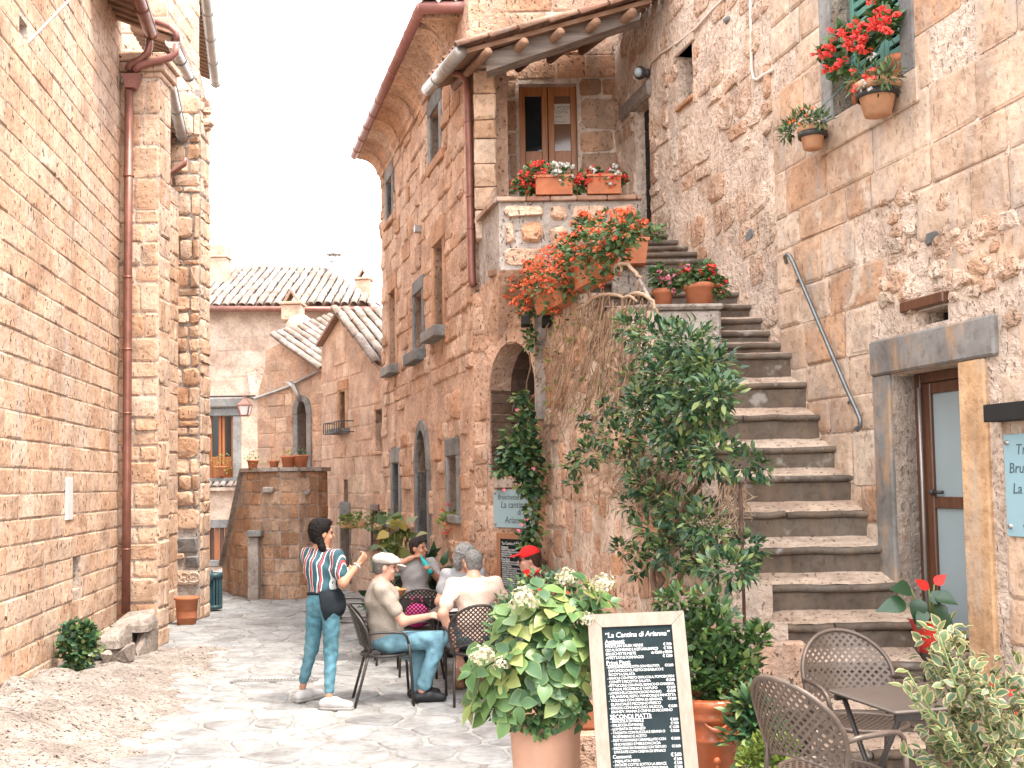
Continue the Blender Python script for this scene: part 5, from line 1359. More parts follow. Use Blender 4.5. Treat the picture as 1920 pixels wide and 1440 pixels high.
for (a, b) in ((fw1[0], uc - .01), (uc + .01, fw1[1])):
    lf = empty('leaf', (0, 0, 0)); lf.parent = w_; t = .07; vm = fw1[2] + (fw1[3] - fw1[2]) * .34
    slab_part(FW, 'stile', M['woodfar'], lf, a, a + t, fw1[2], fw1[3], -.15, -.1); slab_part(FW, 'stile', M['woodfar'], lf, b - t, b, fw1[2], fw1[3], -.15, -.1)
    slab_part(FW, 'panel', M['woodfar'], lf, a + t, b - t, fw1[2], vm, -.15, -.115); slab_part(FW, 'pane', M['glassdark'], lf, a + t, b - t, vm, fw1[3], -.15, -.13, 0)
slab_part(FW, 'window_back', M['black'], w_, fw1[0], fw1[1], fw1[2], fw1[3], -.2, -.16, 0)
slab_part(FW, 'pane', M['glassdark'], fh, fw2[0], fw2[1], fw2[2], fw2[3], -.2, -.15, 0)
w3 = empty('shutters', FW.pt((fw3[0] + fw3[1]) / 2, fw3[2]) - wloc(fh)); w3.parent = fh
for k in range(4):
    a = fw3[0] + (fw3[1] - fw3[0]) * k / 4; slab_part(FW, 'plank', M['woodfar'] if k % 2 else M['wooddark'], w3, a + .005, a + (fw3[1] - fw3[0]) / 4 - .005, fw3[2], fw3[3], -.15, -.1)
slab_part(FW, 'lintel', M['basalt'], w3, fw3[0] - .1, fw3[1] + .1, fw3[3], fw3[3] + .2, -.1, .04); slab_part(FW, 'sill', M['basalt'], w3, fw3[0] - .1, fw3[1] + .1, fw3[2] - .15, fw3[2], -.1, .06)
# tile ledge under the window
r_ = FW.rect(384, 452, 898, 912)
lay_tiles(fh, M['tile'], FW.pt(r_[0], r_[2] - .02, .32), (1, 0, 0), (0, 1, .35), 6, 1, .16, .4, 14)
mb = MB(); FW.box(mb, r_[0], r_[1], r_[2] - .1, r_[2] - .02, 0, .3); mb.build('tile_ledge', M['far'], fh)
# roof
eL = at(340, 578, 25.7); eR = at(704, 580, 25.7); rR = at(614, 512, 29.0); rL = at(486, 508, 29.0)
mb = MB(); mb.cur = .3; mb.add([eL, eR, rR, rL, at(330, 545, 29.0), Vector((eR.x, 31.5, eR.z)), Vector((eL.x, 31.5, eL.z))], [(0, 1, 2, 3), (0, 3, 4), (1, 5, 2), (2, 5, 6, 3)]); mb.build('roof', M['tilewarm'], fh)
mb = MB(); mb.tube([eL + Vector((0, -.1, -.02)), eR + Vector((.1, -.1, -.02))], .07, 8); mb.build('gutter', M['copper'], fh, True)
upF = ((rL + rR) / 2 - (eL + eR) / 2); upF.x = 0; LF = upF.length; upF.normalize()
tw = .205
ncol = int((eR.x - eL.x) / (tw * 1.02)); nrow = int(LF / (.42 * .8)) + 1
def keepF(c, r):
    x = eL.x + c * tw * 1.02 + .1; f = r / max(1, nrow - 1)
    xr = eR.x + (rR.x - eR.x) * f; return x < xr and project((x, 26, 6))[0] > 370
lay_tiles(fh, M['tile'], eL + Vector((0, -.05, .03)), (1, 0, 0), upF, ncol, nrow, tw, .42, 15, keepF, 300)
# the hip ridge and top ridge
for (a, b, n) in ((eR, rR, 11), (rR, rL, 7)):
    ms = tile_set(M['tile'], .27, .42); d = (b - a); L = d.length; d.normalize()
    for k in range(n):
        p = a + d * (L * k / n) + Vector((0, 0, .06)); s = d.cross(Vector((0, 0, 1))).normalized(); nn = s.cross(d)
        o = link('ridge_tile', ms[k % 8], fh); o.matrix_local = Matrix.Translation(p - wloc(fh)) @ Matrix(((s.x, d.x, nn.x, 0), (s.y, d.y, nn.y, 0), (s.z, d.z, nn.z, 0), (0, 0, 0, 1)))
chimney('chimney', 391, 424, 482, 530, 27.5, fh, M['farmid'], 'pot')
chimney('chimney', 666, 694, 524, 580, 28.0, fh, M['farmid'], 'gable')
mb = MB(); a = at(627, 525, 28.5); b = at(627, 490, 28.5); mb.tube([a - Vector((0, 0, .5)), b], .15, 12); mb.tube([b + Vector((0, 0, .17)), b + Vector((0, 0, .19))], .22, 12)
for k in range(4): q = b + Vector((math.cos(k * 1.57) * .13, math.sin(k * 1.57) * .13, -.01)); mb.tube([q, q + Vector((0, 0, .19))], .015, 5)
mb.build('flue', M['zinc'], fh, True)
mb = MB(); mb.cur = .6; mb.prism([at(462, 690, 25.9), at(480, 682, 25.9), at(500, 700, 25.9), at(494, 745, 25.9), at(470, 745, 25.9)], (0, 1, 0)); mb.build('buttress', M['plaster'], fh)
# lantern on its bar
ln_ = empty('street_lantern', at(459, 780, 25.2), label='old copper street lantern hanging from an iron bar in the lane', cat='lantern')
L0 = at(459, 779, 25.2); hgt = at(459, 760, 25.2).z - L0.z
mb = MB(); wb0, wt0 = .085, .14
mb.hexa([L0 + Vector((-wb0, -wb0, 0)), L0 + Vector((wb0, -wb0, 0)), L0 + Vector((wb0, wb0, 0)), L0 + Vector((-wb0, wb0, 0)), L0 + Vector((-wt0, -wt0, hgt)), L0 + Vector((wt0, -wt0, hgt)), L0 + Vector((wt0, wt0, hgt)), L0 + Vector((-wt0, wt0, hgt))]); mb.build('glass', M['white'], ln_)
mb = MB()
for sx_ in (-1, 1):
    for sy in (-1, 1): mb.tube([L0 + Vector((sx_ * wb0, sy * wb0, 0)), L0 + Vector((sx_ * wt0, sy * wt0, hgt))], .02, 5)
for s_, z in ((wb0, 0), (wt0, hgt)): mb.tube([L0 + Vector((a * s_, b * s_, z)) for a, b in ((-1, -1), (1, -1), (1, 1), (-1, 1))], .02, 5, True)
mb.build('frame', M['copper'], ln_)
mb = MB(); mb.lathe([(.215, hgt), (.1, hgt + .10), (.04, hgt + .16), (.03, hgt + .25)], 4, Matrix.Translation(L0) @ Matrix.Rotation(math.pi / 4, 4, 'Z')); mb.build('cap', M['copper'], ln_)
mb = MB(); bz = L0 + Vector((0, 0, hgt + .22)); mb.tube([bz, Vector((bz.x, 26.02, bz.z))], .02, 6); mb.tube([Vector((at(384, 745, 25.2).x, 25.2, bz.z)), bz + Vector((.25, 0, 0))], .022, 6); mb.build('bar', M['iron'], ln_, True)
# ================================================================== CURVED STAIR WALL IN THE BEND
cw = empty('curved_wall', (-4.5, 18.8, 0), label='curved dark tuff wall with sloping parapet at the bend of the lane', cat='wall')
ZC = at(530, 884, 18.6).z
plan = [at(417, 900, 20.4), at(436, 900, 19.5), at(456, 900, 19.0), at(490, 900, 18.6), at(525, 900, 18.45), at(560, 900, 18.5), at(595, 900, 18.8), at(614, 900, 19.3)]
tops = [at(417, 1062, 20.4).z, at(434, 980, 19.5).z, ZC, ZC, ZC, ZC, ZC, ZC]
_items = []; mb = MB(); capm = MB()
for k in range(len(plan) - 1):
    a, b = plan[k], plan[k + 1]; wl = Wall((a.x, a.y), (b.x, b.y)); ta, tb = tops[k], tops[k + 1]
    mb.hexa([wl.pt(0, -.2), wl.pt(wl.L, -.2), wl.pt(wl.L, -.2, -.35), wl.pt(0, -.2, -.35), wl.pt(0, ta), wl.pt(wl.L, tb), wl.pt(wl.L, tb, -.35), wl.pt(0, ta, -.35)])
    cm = MB(); cm.cur = RNG.random(); cm.hexa([wl.pt(0, ta + .002, .07), wl.pt(wl.L, tb + .002, .07), wl.pt(wl.L, tb + .002, -.4), wl.pt(0, ta + .002, -.4), wl.pt(0, ta + .07, .07), wl.pt(wl.L, tb + .07, .07), wl.pt(wl.L, tb + .07, -.4), wl.pt(0, ta + .07, -.4)]); cm.build('cap_stone', M['bench'], cw)
    masonry(wl, 0, wl.L, 0, max(ta, tb), None, M['dark'], row=(.22, .24), ln=(.22, .42), gap=.014, proud=(.005, .02), rough=.06, roundness=.08, seed=90 + k, inside=lambda u, v, ta=ta, tb=tb, L=wl.L: v <= ta + (tb - ta) * u / L + .02, collect=_items, tint=(lambda rng, u, v, k=k: rng.uniform(.45, 1) if k < 2 else rng.random()))
mb.build('wall_core', M['mortgrey'], cw); emit_pieces(_items, cw, M['dark'], 200, 'block')
pq = at(474, 1050, 18.55); 
mb = MB(); a = at(466, 1120, 18.5); b = at(486, 1007, 18.5); mb.box(a.x, b.x, 18.42, 18.6, 0, b.z, None, .01); mb.build('weathered_post', M['bench'], cw)
mb = MB(); a = at(465, 1006, 18.45); b = at(491, 994, 18.45); mb.box(a.x, b.x, 18.36, 18.6, a.z, b.z, None, .01); mb.build('lintel_stone', M['basalt'], cw)
mb = MB(); a = at(496, 924, 18.5); mb.box(a.x, a.x + .18, 18.3, 18.6, a.z, a.z + .1, None, .02); mb.build('spout', M['bench'], cw)
mb = MB(); a = at(577, 922, 18.55); mb.tube([a + Vector((0, .1, 0)), a + Vector((0, -.12, -.02))], .045, 8); mb.build('spout', M['bench'], cw, True)
# ================================================================== PLANT HELPERS
def leaf_shape(L, W, fold=0.25, curl=0.3, seg=4, pw=0.8, tip=1.0):
    """verts, faces, rim of a single leaf lying along +Y, facing +Z"""
    V = []; F = []; rim = []
    for i in range(seg + 1):
        t = i / seg
        w = W / 2 * (math.sin(math.pi * min(1, t ** pw)) if 0 < i < seg else (0.06 if i == 0 else 0.03 * tip))
        y = L * t; z = -curl * L * (t ** 2) * 0.5
        V += [(-w, y, z + abs(w) * fold), (0, y, z), (w, y, z + abs(w) * fold)]; rim += [1, 0, 1]
        if i == seg: rim[-2] = 1
    for i in range(seg):
        a = i * 3; F += [(a, a + 1, a + 4, a + 3), (a + 1, a + 2, a + 5, a + 4)]
    return V, F, rim
def leaf_protos(mat, L, W, n=6, seed=0, **kw):
    rng = random.Random(seed); out = []
    for k in range(n):
        V, F, rim = leaf_shape(L * rng.uniform(.85, 1.15), W * rng.uniform(.85, 1.15), kw.get('fold', .25) * rng.uniform(.5, 1.5), kw.get('curl', .3) * rng.uniform(.2, 1.7), kw.get('seg', 4), kw.get('pw', .8))
        me = mesh_from(V, F, (k + .5) / n, True, mat, 'leaf')
        a = me.attributes.new('rim', 'FLOAT', 'POINT'); a.data.foreach_set('value', np.asarray(rim, dtype=np.float32))
        out.append(me)
    return out
def orient(pos, d, n, s=1.0):
    d = Vector(d).normalized(); n = Vector(n); n = (n - d * n.dot(d))
    if n.length < 1e-4: n = d.orthogonal()
    n.normalize(); x = d.cross(n)
    return Matrix(((x.x * s, d.x * s, n.x * s, pos[0]), (x.y * s, d.y * s, n.y * s, pos[1]), (x.z * s, d.z * s, n.z * s, pos[2]), (0, 0, 0, 1)))
def join_copies(name, mat, protos, pl, parent, smooth=True):
    """pl: (matrix, proto index) -> one joined mesh, marked as stuff"""
    data = []
    for me in protos:
        n = len(me.vertices); co = np.empty(n * 3, dtype=np.float32); me.vertices.foreach_get('co', co)
        r = np.empty(n, dtype=np.float32); me.attributes['rnd'].data.foreach_get('value', r)
        rm = None
        if 'rim' in me.attributes:
            rm = np.empty(n, dtype=np.float32); me.attributes['rim'].data.foreach_get('value', rm)
        data.append((co.reshape(-1, 3), [tuple(p.vertices) for p in me.polygons], r, rm))
    V = []; F = []; RR = []; RM = []; off = 0
    for (m, k) in pl:
        co, fs, r, rm = data[k]; M4 = np.array(m, dtype=np.float32)
        V.append(co @ M4[:3, :3].T + M4[:3, 3]); F.extend(tuple(i + off for i in f) for f in fs); RR.append(r); off += len(co)
        if rm is not None: RM.append(rm)
    if not V: return None
    V = np.concatenate(V); o3 = V.mean(axis=0); me = bpy.data.meshes.new(name); me.from_pydata((V - o3).tolist(), [], F)
    a = me.attributes.new('rnd', 'FLOAT', 'POINT'); a.data.foreach_set('value', np.concatenate(RR))
    if RM: a = me.attributes.new('rim', 'FLOAT', 'POINT'); a.data.foreach_set('value', np.concatenate(RM))
    if smooth: me.polygons.foreach_set('use_smooth', [True] * len(me.polygons))
    me.materials.append(mat)
    o = link(name, me, parent, Vector(o3.tolist()) - (wloc(parent) if parent else Vector((0, 0, 0)))); o['kind'] = 'stuff'
    return o
def place_pieces(name, mat, protos, pl, parent, maxobj, mass='foliage'):
    """the pieces nearest the viewer are objects of their own, the rest one mass"""
    cam_p = Vector((0, 0, CAM_H))
    pl = sorted(pl, key=lambda q: (q[0].translation - cam_p).length)
    base = wloc(parent)
    for (m, k) in pl[:maxobj]:
        o = link(name, protos[k], parent); o.matrix_local = Matrix.Translation(-base) @ m
    if len(pl) > maxobj: join_copies(mass, mat, protos, pl[maxobj:], parent)
def ball_leaves(rng, c, r, n, protos, up=0.4, out=1.0, sc=(.8, 1.2), shell=.45, squash=(1, 1, 1), droop=0.0):
    """leaves spread through a clump, mostly near its surface, pointing out and up"""
    pl = []; c = Vector(c)
    for _ in range(n):
        v = Vector((rng.gauss(0, 1), rng.gauss(0, 1), rng.gauss(0, 1))).normalized()
        rad = r * (shell + (1 - shell) * rng.random() ** .6)
        p = c + Vector((v.x * squash[0], v.y * squash[1], v.z * squash[2])) * rad
        d = v * out + Vector((0, 0, up - droop)) + Vector((rng.uniform(-1, 1), rng.uniform(-1, 1), rng.uniform(-1, 1))) * .7
        nn = v * .5 + Vector((0, -.3, 1)) + Vector((rng.uniform(-1, 1), rng.uniform(-1, 1), rng.uniform(-1, 1))) * .4
        pl.append((orient(p, d, nn, rng.uniform(*sc)), rng.randrange(len(protos))))
    return pl
def flower_protos(mat, r, n=4, petals=14, psize=.5, seed=0, flat=False):
    """flower heads: petals round a small ball"""
    rng = random.Random(seed); out = []
    for k in range(n):
        mb = MB(); mb.cur = (k + .5) / n
        for q in range(petals):
            v = Vector((rng.gauss(0, 1), rng.gauss(0, 1), rng.gauss(0, 1) * (.5 if flat else 1))).normalized()
            if v.z < -.3: v.z = -v.z
            p = v * r * rng.uniform(.55, 1.0); s = r * psize * rng.uniform(.7, 1.2)
            t = v.orthogonal().normalized(); a = rng.uniform(0, 6.28); b = v.cross(t); t2 = t * math.cos(a) + b * math.sin(a); b2 = v.cross(t2)
            mb.cur = rng.random()
            mb.add([p - t2 * s * .5 - v * s * .2, p - b2 * s * .5, p + t2 * s * .6 + v * s * .25, p + b2 * s * .5], [(0, 1, 2, 3)])
        out.append(mb.mesh(mat, False, None, 'flower'))
    return out
def pot_mesh(rim_r, h, base_r, rimh=.05, lip=.015, wall=.012):
    return [(0.001, 0), (base_r, 0), (base_r + (rim_r - base_r) * .9 * (h - rimh) / h, h - rimh), (rim_r + lip * .6, h - rimh + .006), (rim_r + lip, h - rimh * .5), (rim_r + lip * .7, h), (rim_r - wall, h), (rim_r - wall - .006, h - rimh), (rim_r * .9 - wall, h - .07)]
def make_pot(root, loc, rim_r, h, base_r, mat, rimh=.05, lip=.015, n=28, prof=None, name='pot'):
    mb = MB(); mb.lathe(prof or pot_mesh(rim_r, h, base_r, rimh, lip), n, Matrix.Translation(loc)); o = mb.build(name, mat, root, True)
    mb = MB(); mb.lathe([(rim_r * .92, h - .045), (rim_r * .5, h - .03), (.001, h - .025)], 16, Matrix.Translation(loc)); mb.build('soil', M['soil'], root, True)
    return o
G_DEEP = [(0.016, 0.044, 0.022), (0.030, 0.078, 0.034), (0.052, 0.112, 0.045), (0.10, 0.165, 0.055), (0.20, 0.23, 0.07)]
G_MID = [(0.030, 0.070, 0.025), (0.055, 0.110, 0.035), (0.09, 0.16, 0.05), (0.16, 0.22, 0.065)]
M['lf_jas'] = leaf_mat('jasmine_leaf', G_DEEP, .38, .18)
M['lf_hyd'] = leaf_mat('hydrangea_leaf', [(0.035, 0.085, 0.032), (0.05, 0.11, 0.038), (0.06, 0.125, 0.042), (0.09, 0.16, 0.05), (0.13, 0.20, 0.06), (0.30, 0.31, 0.10)], .42, .2, edge=((0.30, 0.33, 0.10), .70, 1.75))
M['lf_box'] = leaf_mat('laurel_leaf', [(0.0187, 0.0467, 0.0153), (0.0382, 0.0808, 0.0238), (0.068, 0.128, 0.034), (0.145, 0.187, 0.051)], .35, .2)
M['lf_var'] = leaf_mat('variegated_leaf', [(0.035, 0.07, 0.032), (0.055, 0.095, 0.036), (0.095, 0.125, 0.045)], .45, .2, edge=((0.30, 0.23, 0.11), .55, .75))
M['lf_ger'] = leaf_mat('geranium_leaf', G_MID, .5, .25)
M['lf_yel'] = leaf_mat('squash_leaf', [(0.0425, 0.085, 0.0255), (0.102, 0.145, 0.0425), (0.323, 0.255, 0.0595), (0.383, 0.281, 0.0765)], .5, .3)
M['lf_lime'] = leaf_mat('lime_leaf', [(0.085, 0.145, 0.0297), (0.17, 0.23, 0.0425), (0.255, 0.281, 0.0595)], .5, .3)
M['lf_anth'] = leaf_mat('anthurium_leaf', [(0.018, 0.05, 0.022), (0.03, 0.075, 0.03)], .28, .1, .5)
M['fl_coral'] = leaf_mat('coral_petal', [(0.62, 0.075, 0.025), (0.70, 0.13, 0.045), (0.70, 0.20, 0.09)], .6, .3)
M['fl_red'] = leaf_mat('red_petal', [(0.60, 0.02, 0.018), (0.72, 0.045, 0.03), (0.74, 0.09, 0.05)], .5, .3)
M['fl_white'] = leaf_mat('white_petal', [(0.52, 0.50, 0.46), (0.58, 0.56, 0.53)], .6, .3)
M['fl_pink'] = leaf_mat('pink_petal', [(0.75, 0.16, 0.26), (0.72, 0.35, 0.40)], .6, .3)
M['fl_cream'] = leaf_mat('cream_petal', [(0.44, 0.41, 0.22), (0.52, 0.47, 0.34), (0.50, 0.43, 0.36), (0.36, 0.36, 0.14)], .6, .3)
M['fl_orange'] = leaf_mat('orange_petal', [(0.75, 0.14, 0.03), (0.80, 0.22, 0.05)], .6, .3)

# ================================================================== CLIMBER ON THE STAIR WALL
RJ = random.Random(77)
def on_sw(px, py, w=0.0):                           # point on the stair wall's face
    d = ray(px, py); o = Vector((0, 0, CAM_H)); n = Vector((-1, -.30, 0)); c = 3.67 - w * 1.044
    t = c / (d.x + .30 * d.y); return o + d * t
jas = empty('jasmine_climber', on_sw(1225, 1100, .2) * 1, label='sprawling dark green climbing jasmine covering the stair wall', cat='climber')
jas.location.z = 0
pj = leaf_protos(M['lf_jas'], .072, .031, 8, 1, fold=.3, curl=.35, seg=3)
clumps = [(1235, 640, .24), (1290, 655, .26), (1330, 690, .22), (1255, 705, .26), (1310, 745, .28), (1345, 735, .16), (1210, 770, .24), (1275, 800, .26), (1160, 815, .20), (1225, 740, .2),
          (1110, 850, .17), (1075, 870, .11), (1180, 615, .15), (1330, 790, .18), (1240, 840, .2), (1185, 860, .14), (1275, 850, .15),
          (1345, 850, .17), (1395, 868, .15), (1310, 870, .14), (1430, 880, .08), (1205, 905, .17), (1240, 930, .15), (1280, 965, .2), (1320, 985, .2), (1180, 945, .12), (1225, 990, .18), (1165, 1030, .09),
          (1270, 1030, .2), (1345, 1010, .1), (1355, 1065, .16), (1400, 1030, .14), (1385, 1065, .12), (1195, 1040, .08), (1310, 1045, .15), (1230, 1045, .12), (1140, 760, .08), (1180, 700, .07), (1095, 790, .06), (1410, 1050, .08), (1195, 1075, .07), (1100, 810, .05), (1075, 905, .07)]
pl = []
for (x, y, r) in clumps:
    r *= .88
    c = on_sw(x, y, .16 + r * .7 + (0.15 if x > 1340 else 0))
    if x > 1385: c = at(x, y, 7.0)
    n = int((270 if y < 830 else 215) * (r / .2) ** 2) + 14
    pl += ball_leaves(RJ, c, r, n, pj, up=.15, sc=(.7, 1.25), shell=.25, squash=(1, .8, .9))
place_pieces('leaf', M['lf_jas'], pj, pl, jas, 130)
# woody stems and bare trailing twigs
def stem(pts, r0, r1, mat, name='stem', n=7, jit=.02):
    mb = MB(); P = []
    for a, b in zip(pts[:-1], pts[1:]):
        for k in range(4):
            P.append(a + (b - a) * (k / 4) + Vector((RJ.uniform(-jit, jit), RJ.uniform(-jit, jit), RJ.uniform(-jit, jit)) if False else (RJ.uniform(-jit, jit), RJ.uniform(-jit, jit), RJ.uniform(-jit, jit))))
    P.append(pts[-1]); m = len(P)
    mb.tube(P, [r0 + (r1 - r0) * k / (m - 1) for k in range(m)], n); return mb
S = lambda x, y, w=.15: on_sw(x, y, w)
for pts in ([S(1228, 1120), S(1222, 1085), S(1228, 1050), S(1245, 1010)], [S(1232, 1120), S(1240, 1085), S(1232, 1060), S(1242, 1020), S(1270, 985)], [S(1240, 1122), S(1265, 1095), S(1285, 1070), S(1320, 1040), S(1360, 1010)],
            [S(1270, 985), S(1300, 920), S(1320, 870), S(1340, 840)], [S(1245, 1010), S(1230, 950), S(1200, 900), S(1180, 850)]):
    stem(pts, .028, .014, M['trunk']).build('stem', M['trunk'], jas, True)
for pts in ([S(1172, 560, .2), S(1200, 548, .25), S(1225, 566, .25), S(1240, 600, .2)], [S(1085, 580), S(1120, 555, .2), S(1160, 552, .25), S(1195, 565, .25)], [S(1140, 480), S(1150, 466, .2), S(1160, 480, .2), S(1165, 510, .2)], [S(1150, 495, .2), S(1185, 500, .2), S(1200, 520, .2), S(1198, 560, .15)], [S(1150, 650), S(1140, 685), S(1165, 700), S(1150, 665)]):
    stem(pts, .018, .011, M['twig'], jit=.015).build('stem', M['twig'], jas, True)
mb = MB()
def twig(a, b, r, sag=.1, j=.05):
    P = []; n = 7
    for k in range(n + 1):
        t = k / n; P.append(a + (b - a) * t + Vector((RJ.uniform(-j, j) * math.sin(math.pi * t), RJ.uniform(-j, j) * .5, -sag * math.sin(math.pi * t) + RJ.uniform(-j, j) * .4)))
    mb.tube(P, [r * (1 - .6 * k / n) for k in range(n + 1)], 4, cap=False)
for k in range(230):
    x = RJ.gauss(1130, 55); y = RJ.uniform(540, 720); twig(S(x, y, RJ.uniform(.05, .2)), S(x - RJ.uniform(-10, 70), y + RJ.uniform(30, 170), RJ.uniform(.02, .12)), RJ.uniform(.004, .009))
for k in range(60):
    x = RJ.uniform(1040, 1180); y = RJ.uniform(640, 800); twig(S(x, y, RJ.uniform(.03, .15)), S(x + RJ.uniform(-80, 20), y + RJ.uniform(20, 110), RJ.uniform(.02, .1)), RJ.uniform(.0025, .005))
for k in range(90):
    x = RJ.uniform(1170, 1330); y = RJ.uniform(840, 900); twig(S(x, y, RJ.uniform(.1, .3)), S(x - RJ.uniform(0, 110), y + RJ.uniform(20, 110), RJ.uniform(.03, .15)), RJ.uniform(.003, .006), .05)
for k in range(50):
    x = RJ.uniform(1350, 1400); y = RJ.uniform(900, 930); twig(at(x, y, 7.05), at(x + RJ.uniform(-60, 30), y + RJ.uniform(30, 110), 7.0), RJ.uniform(.003, .006), .05)
o = mb.build('bare_twigs', M['twig'], jas, False); o['kind'] = 'stuff'
pl = []
for k in range(90):                                  # sparse pale leaves on the twigs
    x = RJ.uniform(1000, 1180); y = RJ.uniform(560, 780); p = S(x, y, RJ.uniform(.06, .2))
    pl.append((orient(p, (RJ.uniform(-1, 1), -.5, RJ.uniform(-.5, 1)), (RJ.uniform(-1, 1), -1, .6), RJ.uniform(.5, .9)), RJ.randrange(6)))
ply = leaf_protos(M['lf_lime'], .08, .034, 6, 5, seg=3)
join_copies('sparse_leaves', M['lf_lime'], ply, pl, jas)
# iron rods that carry the climber
for (x0, y0, x1, y1, Y) in ((1388, 905, 1396, 1170, 6.98), (1342, 930, 1346, 1110, 7.25)):
    mb = MB(); mb.tube([at(x0, y0, Y), at(x1, y1, Y)], .011, 7)
    tag(mb.build('iron_rod', M['rustiron'], None, True), 'rusty upright iron rod on the stair edge' if x0 > 1380 else 'shorter rusty rod half hidden by the climber', 'rod')
mb = MB(); mb.tube([S(1200, 525, .2), S(1245, 612, .2), S(1258, 640, .2)], .014, 6); tag(mb.build('timber_prop', M['bench'], None), 'slanting grey timber prop among bare vine stems', 'prop')
# smaller creeper left of the stair wall, over the blue sign
cr = empty('flowering_creeper', on_sw(1000, 1000, .2), label='dark leafy creeper with pale blossoms hanging over the blue sign', cat='climber')
pc_ = leaf_protos(M['lf_jas'], .07, .05, 6, 3, fold=.15, curl=.3, seg=3)
pl = []; C = lambda x, y, Y=10.75: at(x, y, Y)
for (x, y, r) in ((985, 800, .14), (975, 835, .2), (990, 870, .2), (960, 850, .14), (1000, 850, .1), (950, 870, .1), (1000, 915, .12), (990, 905, .13), (1000, 960, .09), (997, 985, .08), (1000, 1005, .1), (985, 1010, .07), (975, 745, .08), (995, 640, .06), (995, 625, .05), (985, 770, .07), (990, 1025, .08), (935, 880, .06)):
    pl += ball_leaves(RJ, C(x, y), r, int(120 * (r / .15) ** 2) + 10, pc_, up=-.1, sc=(.8, 1.3), shell=.2)
place_pieces('leaf', M['lf_jas'], pc_, pl, cr, 60)
fp = flower_protos(M['fl_pink'], .03, 3, 8, .9, 4); pl = []
for (x, y) in ((978, 985), (988, 977), (972, 996), (945, 920), (1010, 1045), (985, 1040), (970, 770), (1000, 880)): pl.append((Matrix.Translation(C(x, y, 10.5)) @ Matrix.Scale(.9, 4), RJ.randrange(3)))
place_pieces('blossom', M['fl_pink'], fp, pl, cr, 20)
mb = stem([C(1002, 1080), C(1003, 980), C(998, 880), C(990, 780), C(992, 660)], .014, .008, M['trunk']); mb.build('stem', M['trunk'], cr, True)

# ================================================================== GERANIUM BOXES ON THE WALL
def flower_box(name, label, a, b, h, dep, mat, cat='planter'):
    root = empty(name, (a + b) / 2, label=label, cat=cat)
    d = (b - a); L = d.length; d.normalize(); n = Vector((d.y, -d.x, 0)).normalized(); n = -n if n.y > 0 else n
    mb = MB(); up = Vector((0, 0, h)); t = n * dep
    mb.hexa([a * 1 + n * 0, b + n * 0, b + t * .8, a + t * .8, a + up - n * .01, b + up - n * .01, b + up + t, a + up + t])
    mb.build('box', mat, root); 
    mb = MB(); z = Vector((0, 0, h - .02)); mb.hexa([a + z - d * .012 - n * .015, b + z + d * .012 - n * .015, b + z + d * .012 + t * 1.06, a + z - d * .012 + t * 1.06] + [q + Vector((0, 0, .025)) for q in (a + z - d * .012 - n * .015, b + z + d * .012 - n * .015, b + z + d * .012 + t * 1.06, a + z - d * .012 + t * 1.06)]); mb.build('rim', mat, root)
    return root
pg = leaf_protos(M['lf_ger'], .05, .05, 6, 8, fold=.1, curl=.4, seg=3, pw=.7)
fg = flower_protos(M['fl_coral'], .042, 4, 16, .55, 9); fgr = flower_protos(M['fl_red'], .042, 4, 16, .55, 10)
def geranium(root, pts, nl, nf, fl, flm, rr, lift=.0, maxf=90):
    pl = []; fl_ = []
    for (c, r) in pts:
        pl += ball_leaves(RJ, c, r, nl, pg, up=.1, sc=(.7, 1.2), shell=.2)
        for _ in range(nf):
            v = Vector((RJ.gauss(0, 1), RJ.gauss(0, 1) - .9, RJ.gauss(0, 1) + .35)).normalized(); p = Vector(c) + v * r * RJ.uniform(.85, 1.25) + Vector((0, 0, lift))
            fl_.append((Matrix.Translation(p) @ Matrix.Rotation(RJ.uniform(0, 6.28), 4, 'Z') @ Matrix.Scale(RJ.uniform(.6, 1.15) * rr, 4), RJ.randrange(len(fl))))
    join_copies('foliage', M['lf_ger'], pg, pl, root); place_pieces('flower', flm, fl, fl_, root, maxf, 'flowers')
a = on_sw(1035, 592, .05); b = on_sw(1085, 560, .05); b.z = a.z
bx1 = flower_box('flower_box', 'terracotta flower box of coral geraniums above the arch, lower left', a, b, .2, .2, M['terra'])
geranium(bx1, [(on_sw(x, y, .22), r) for (x, y, r) in ((975, 545, .16), (990, 575, .14), (1010, 530, .18), (1035, 510, .2), (1030, 555, .17), (1060, 530, .18), (1000, 510, .13), (960, 560, .1))], 120, 30, fg, M['fl_coral'], 1.05, 0, 70)
a = on_sw(1098, 550, .05); b = on_sw(1150, 515, .05); b.z = a.z
bx2 = flower_box('flower_box', 'terracotta flower box of coral geraniums nearer the stair top', a, b, .2, .2, M['terra'])
geranium(bx2, [(on_sw(x, y, .2), r) for (x, y, r) in ((1085, 485, .2), (1110, 460, .2), (1140, 440, .2), (1120, 500, .18), (1165, 440, .17), (1075, 520, .15), (1150, 480, .15), (1185, 430, .12), (1060, 470, .13), (1095, 425, .1))], 170, 15, fg, M['fl_coral'], 1.0, 0, 60)
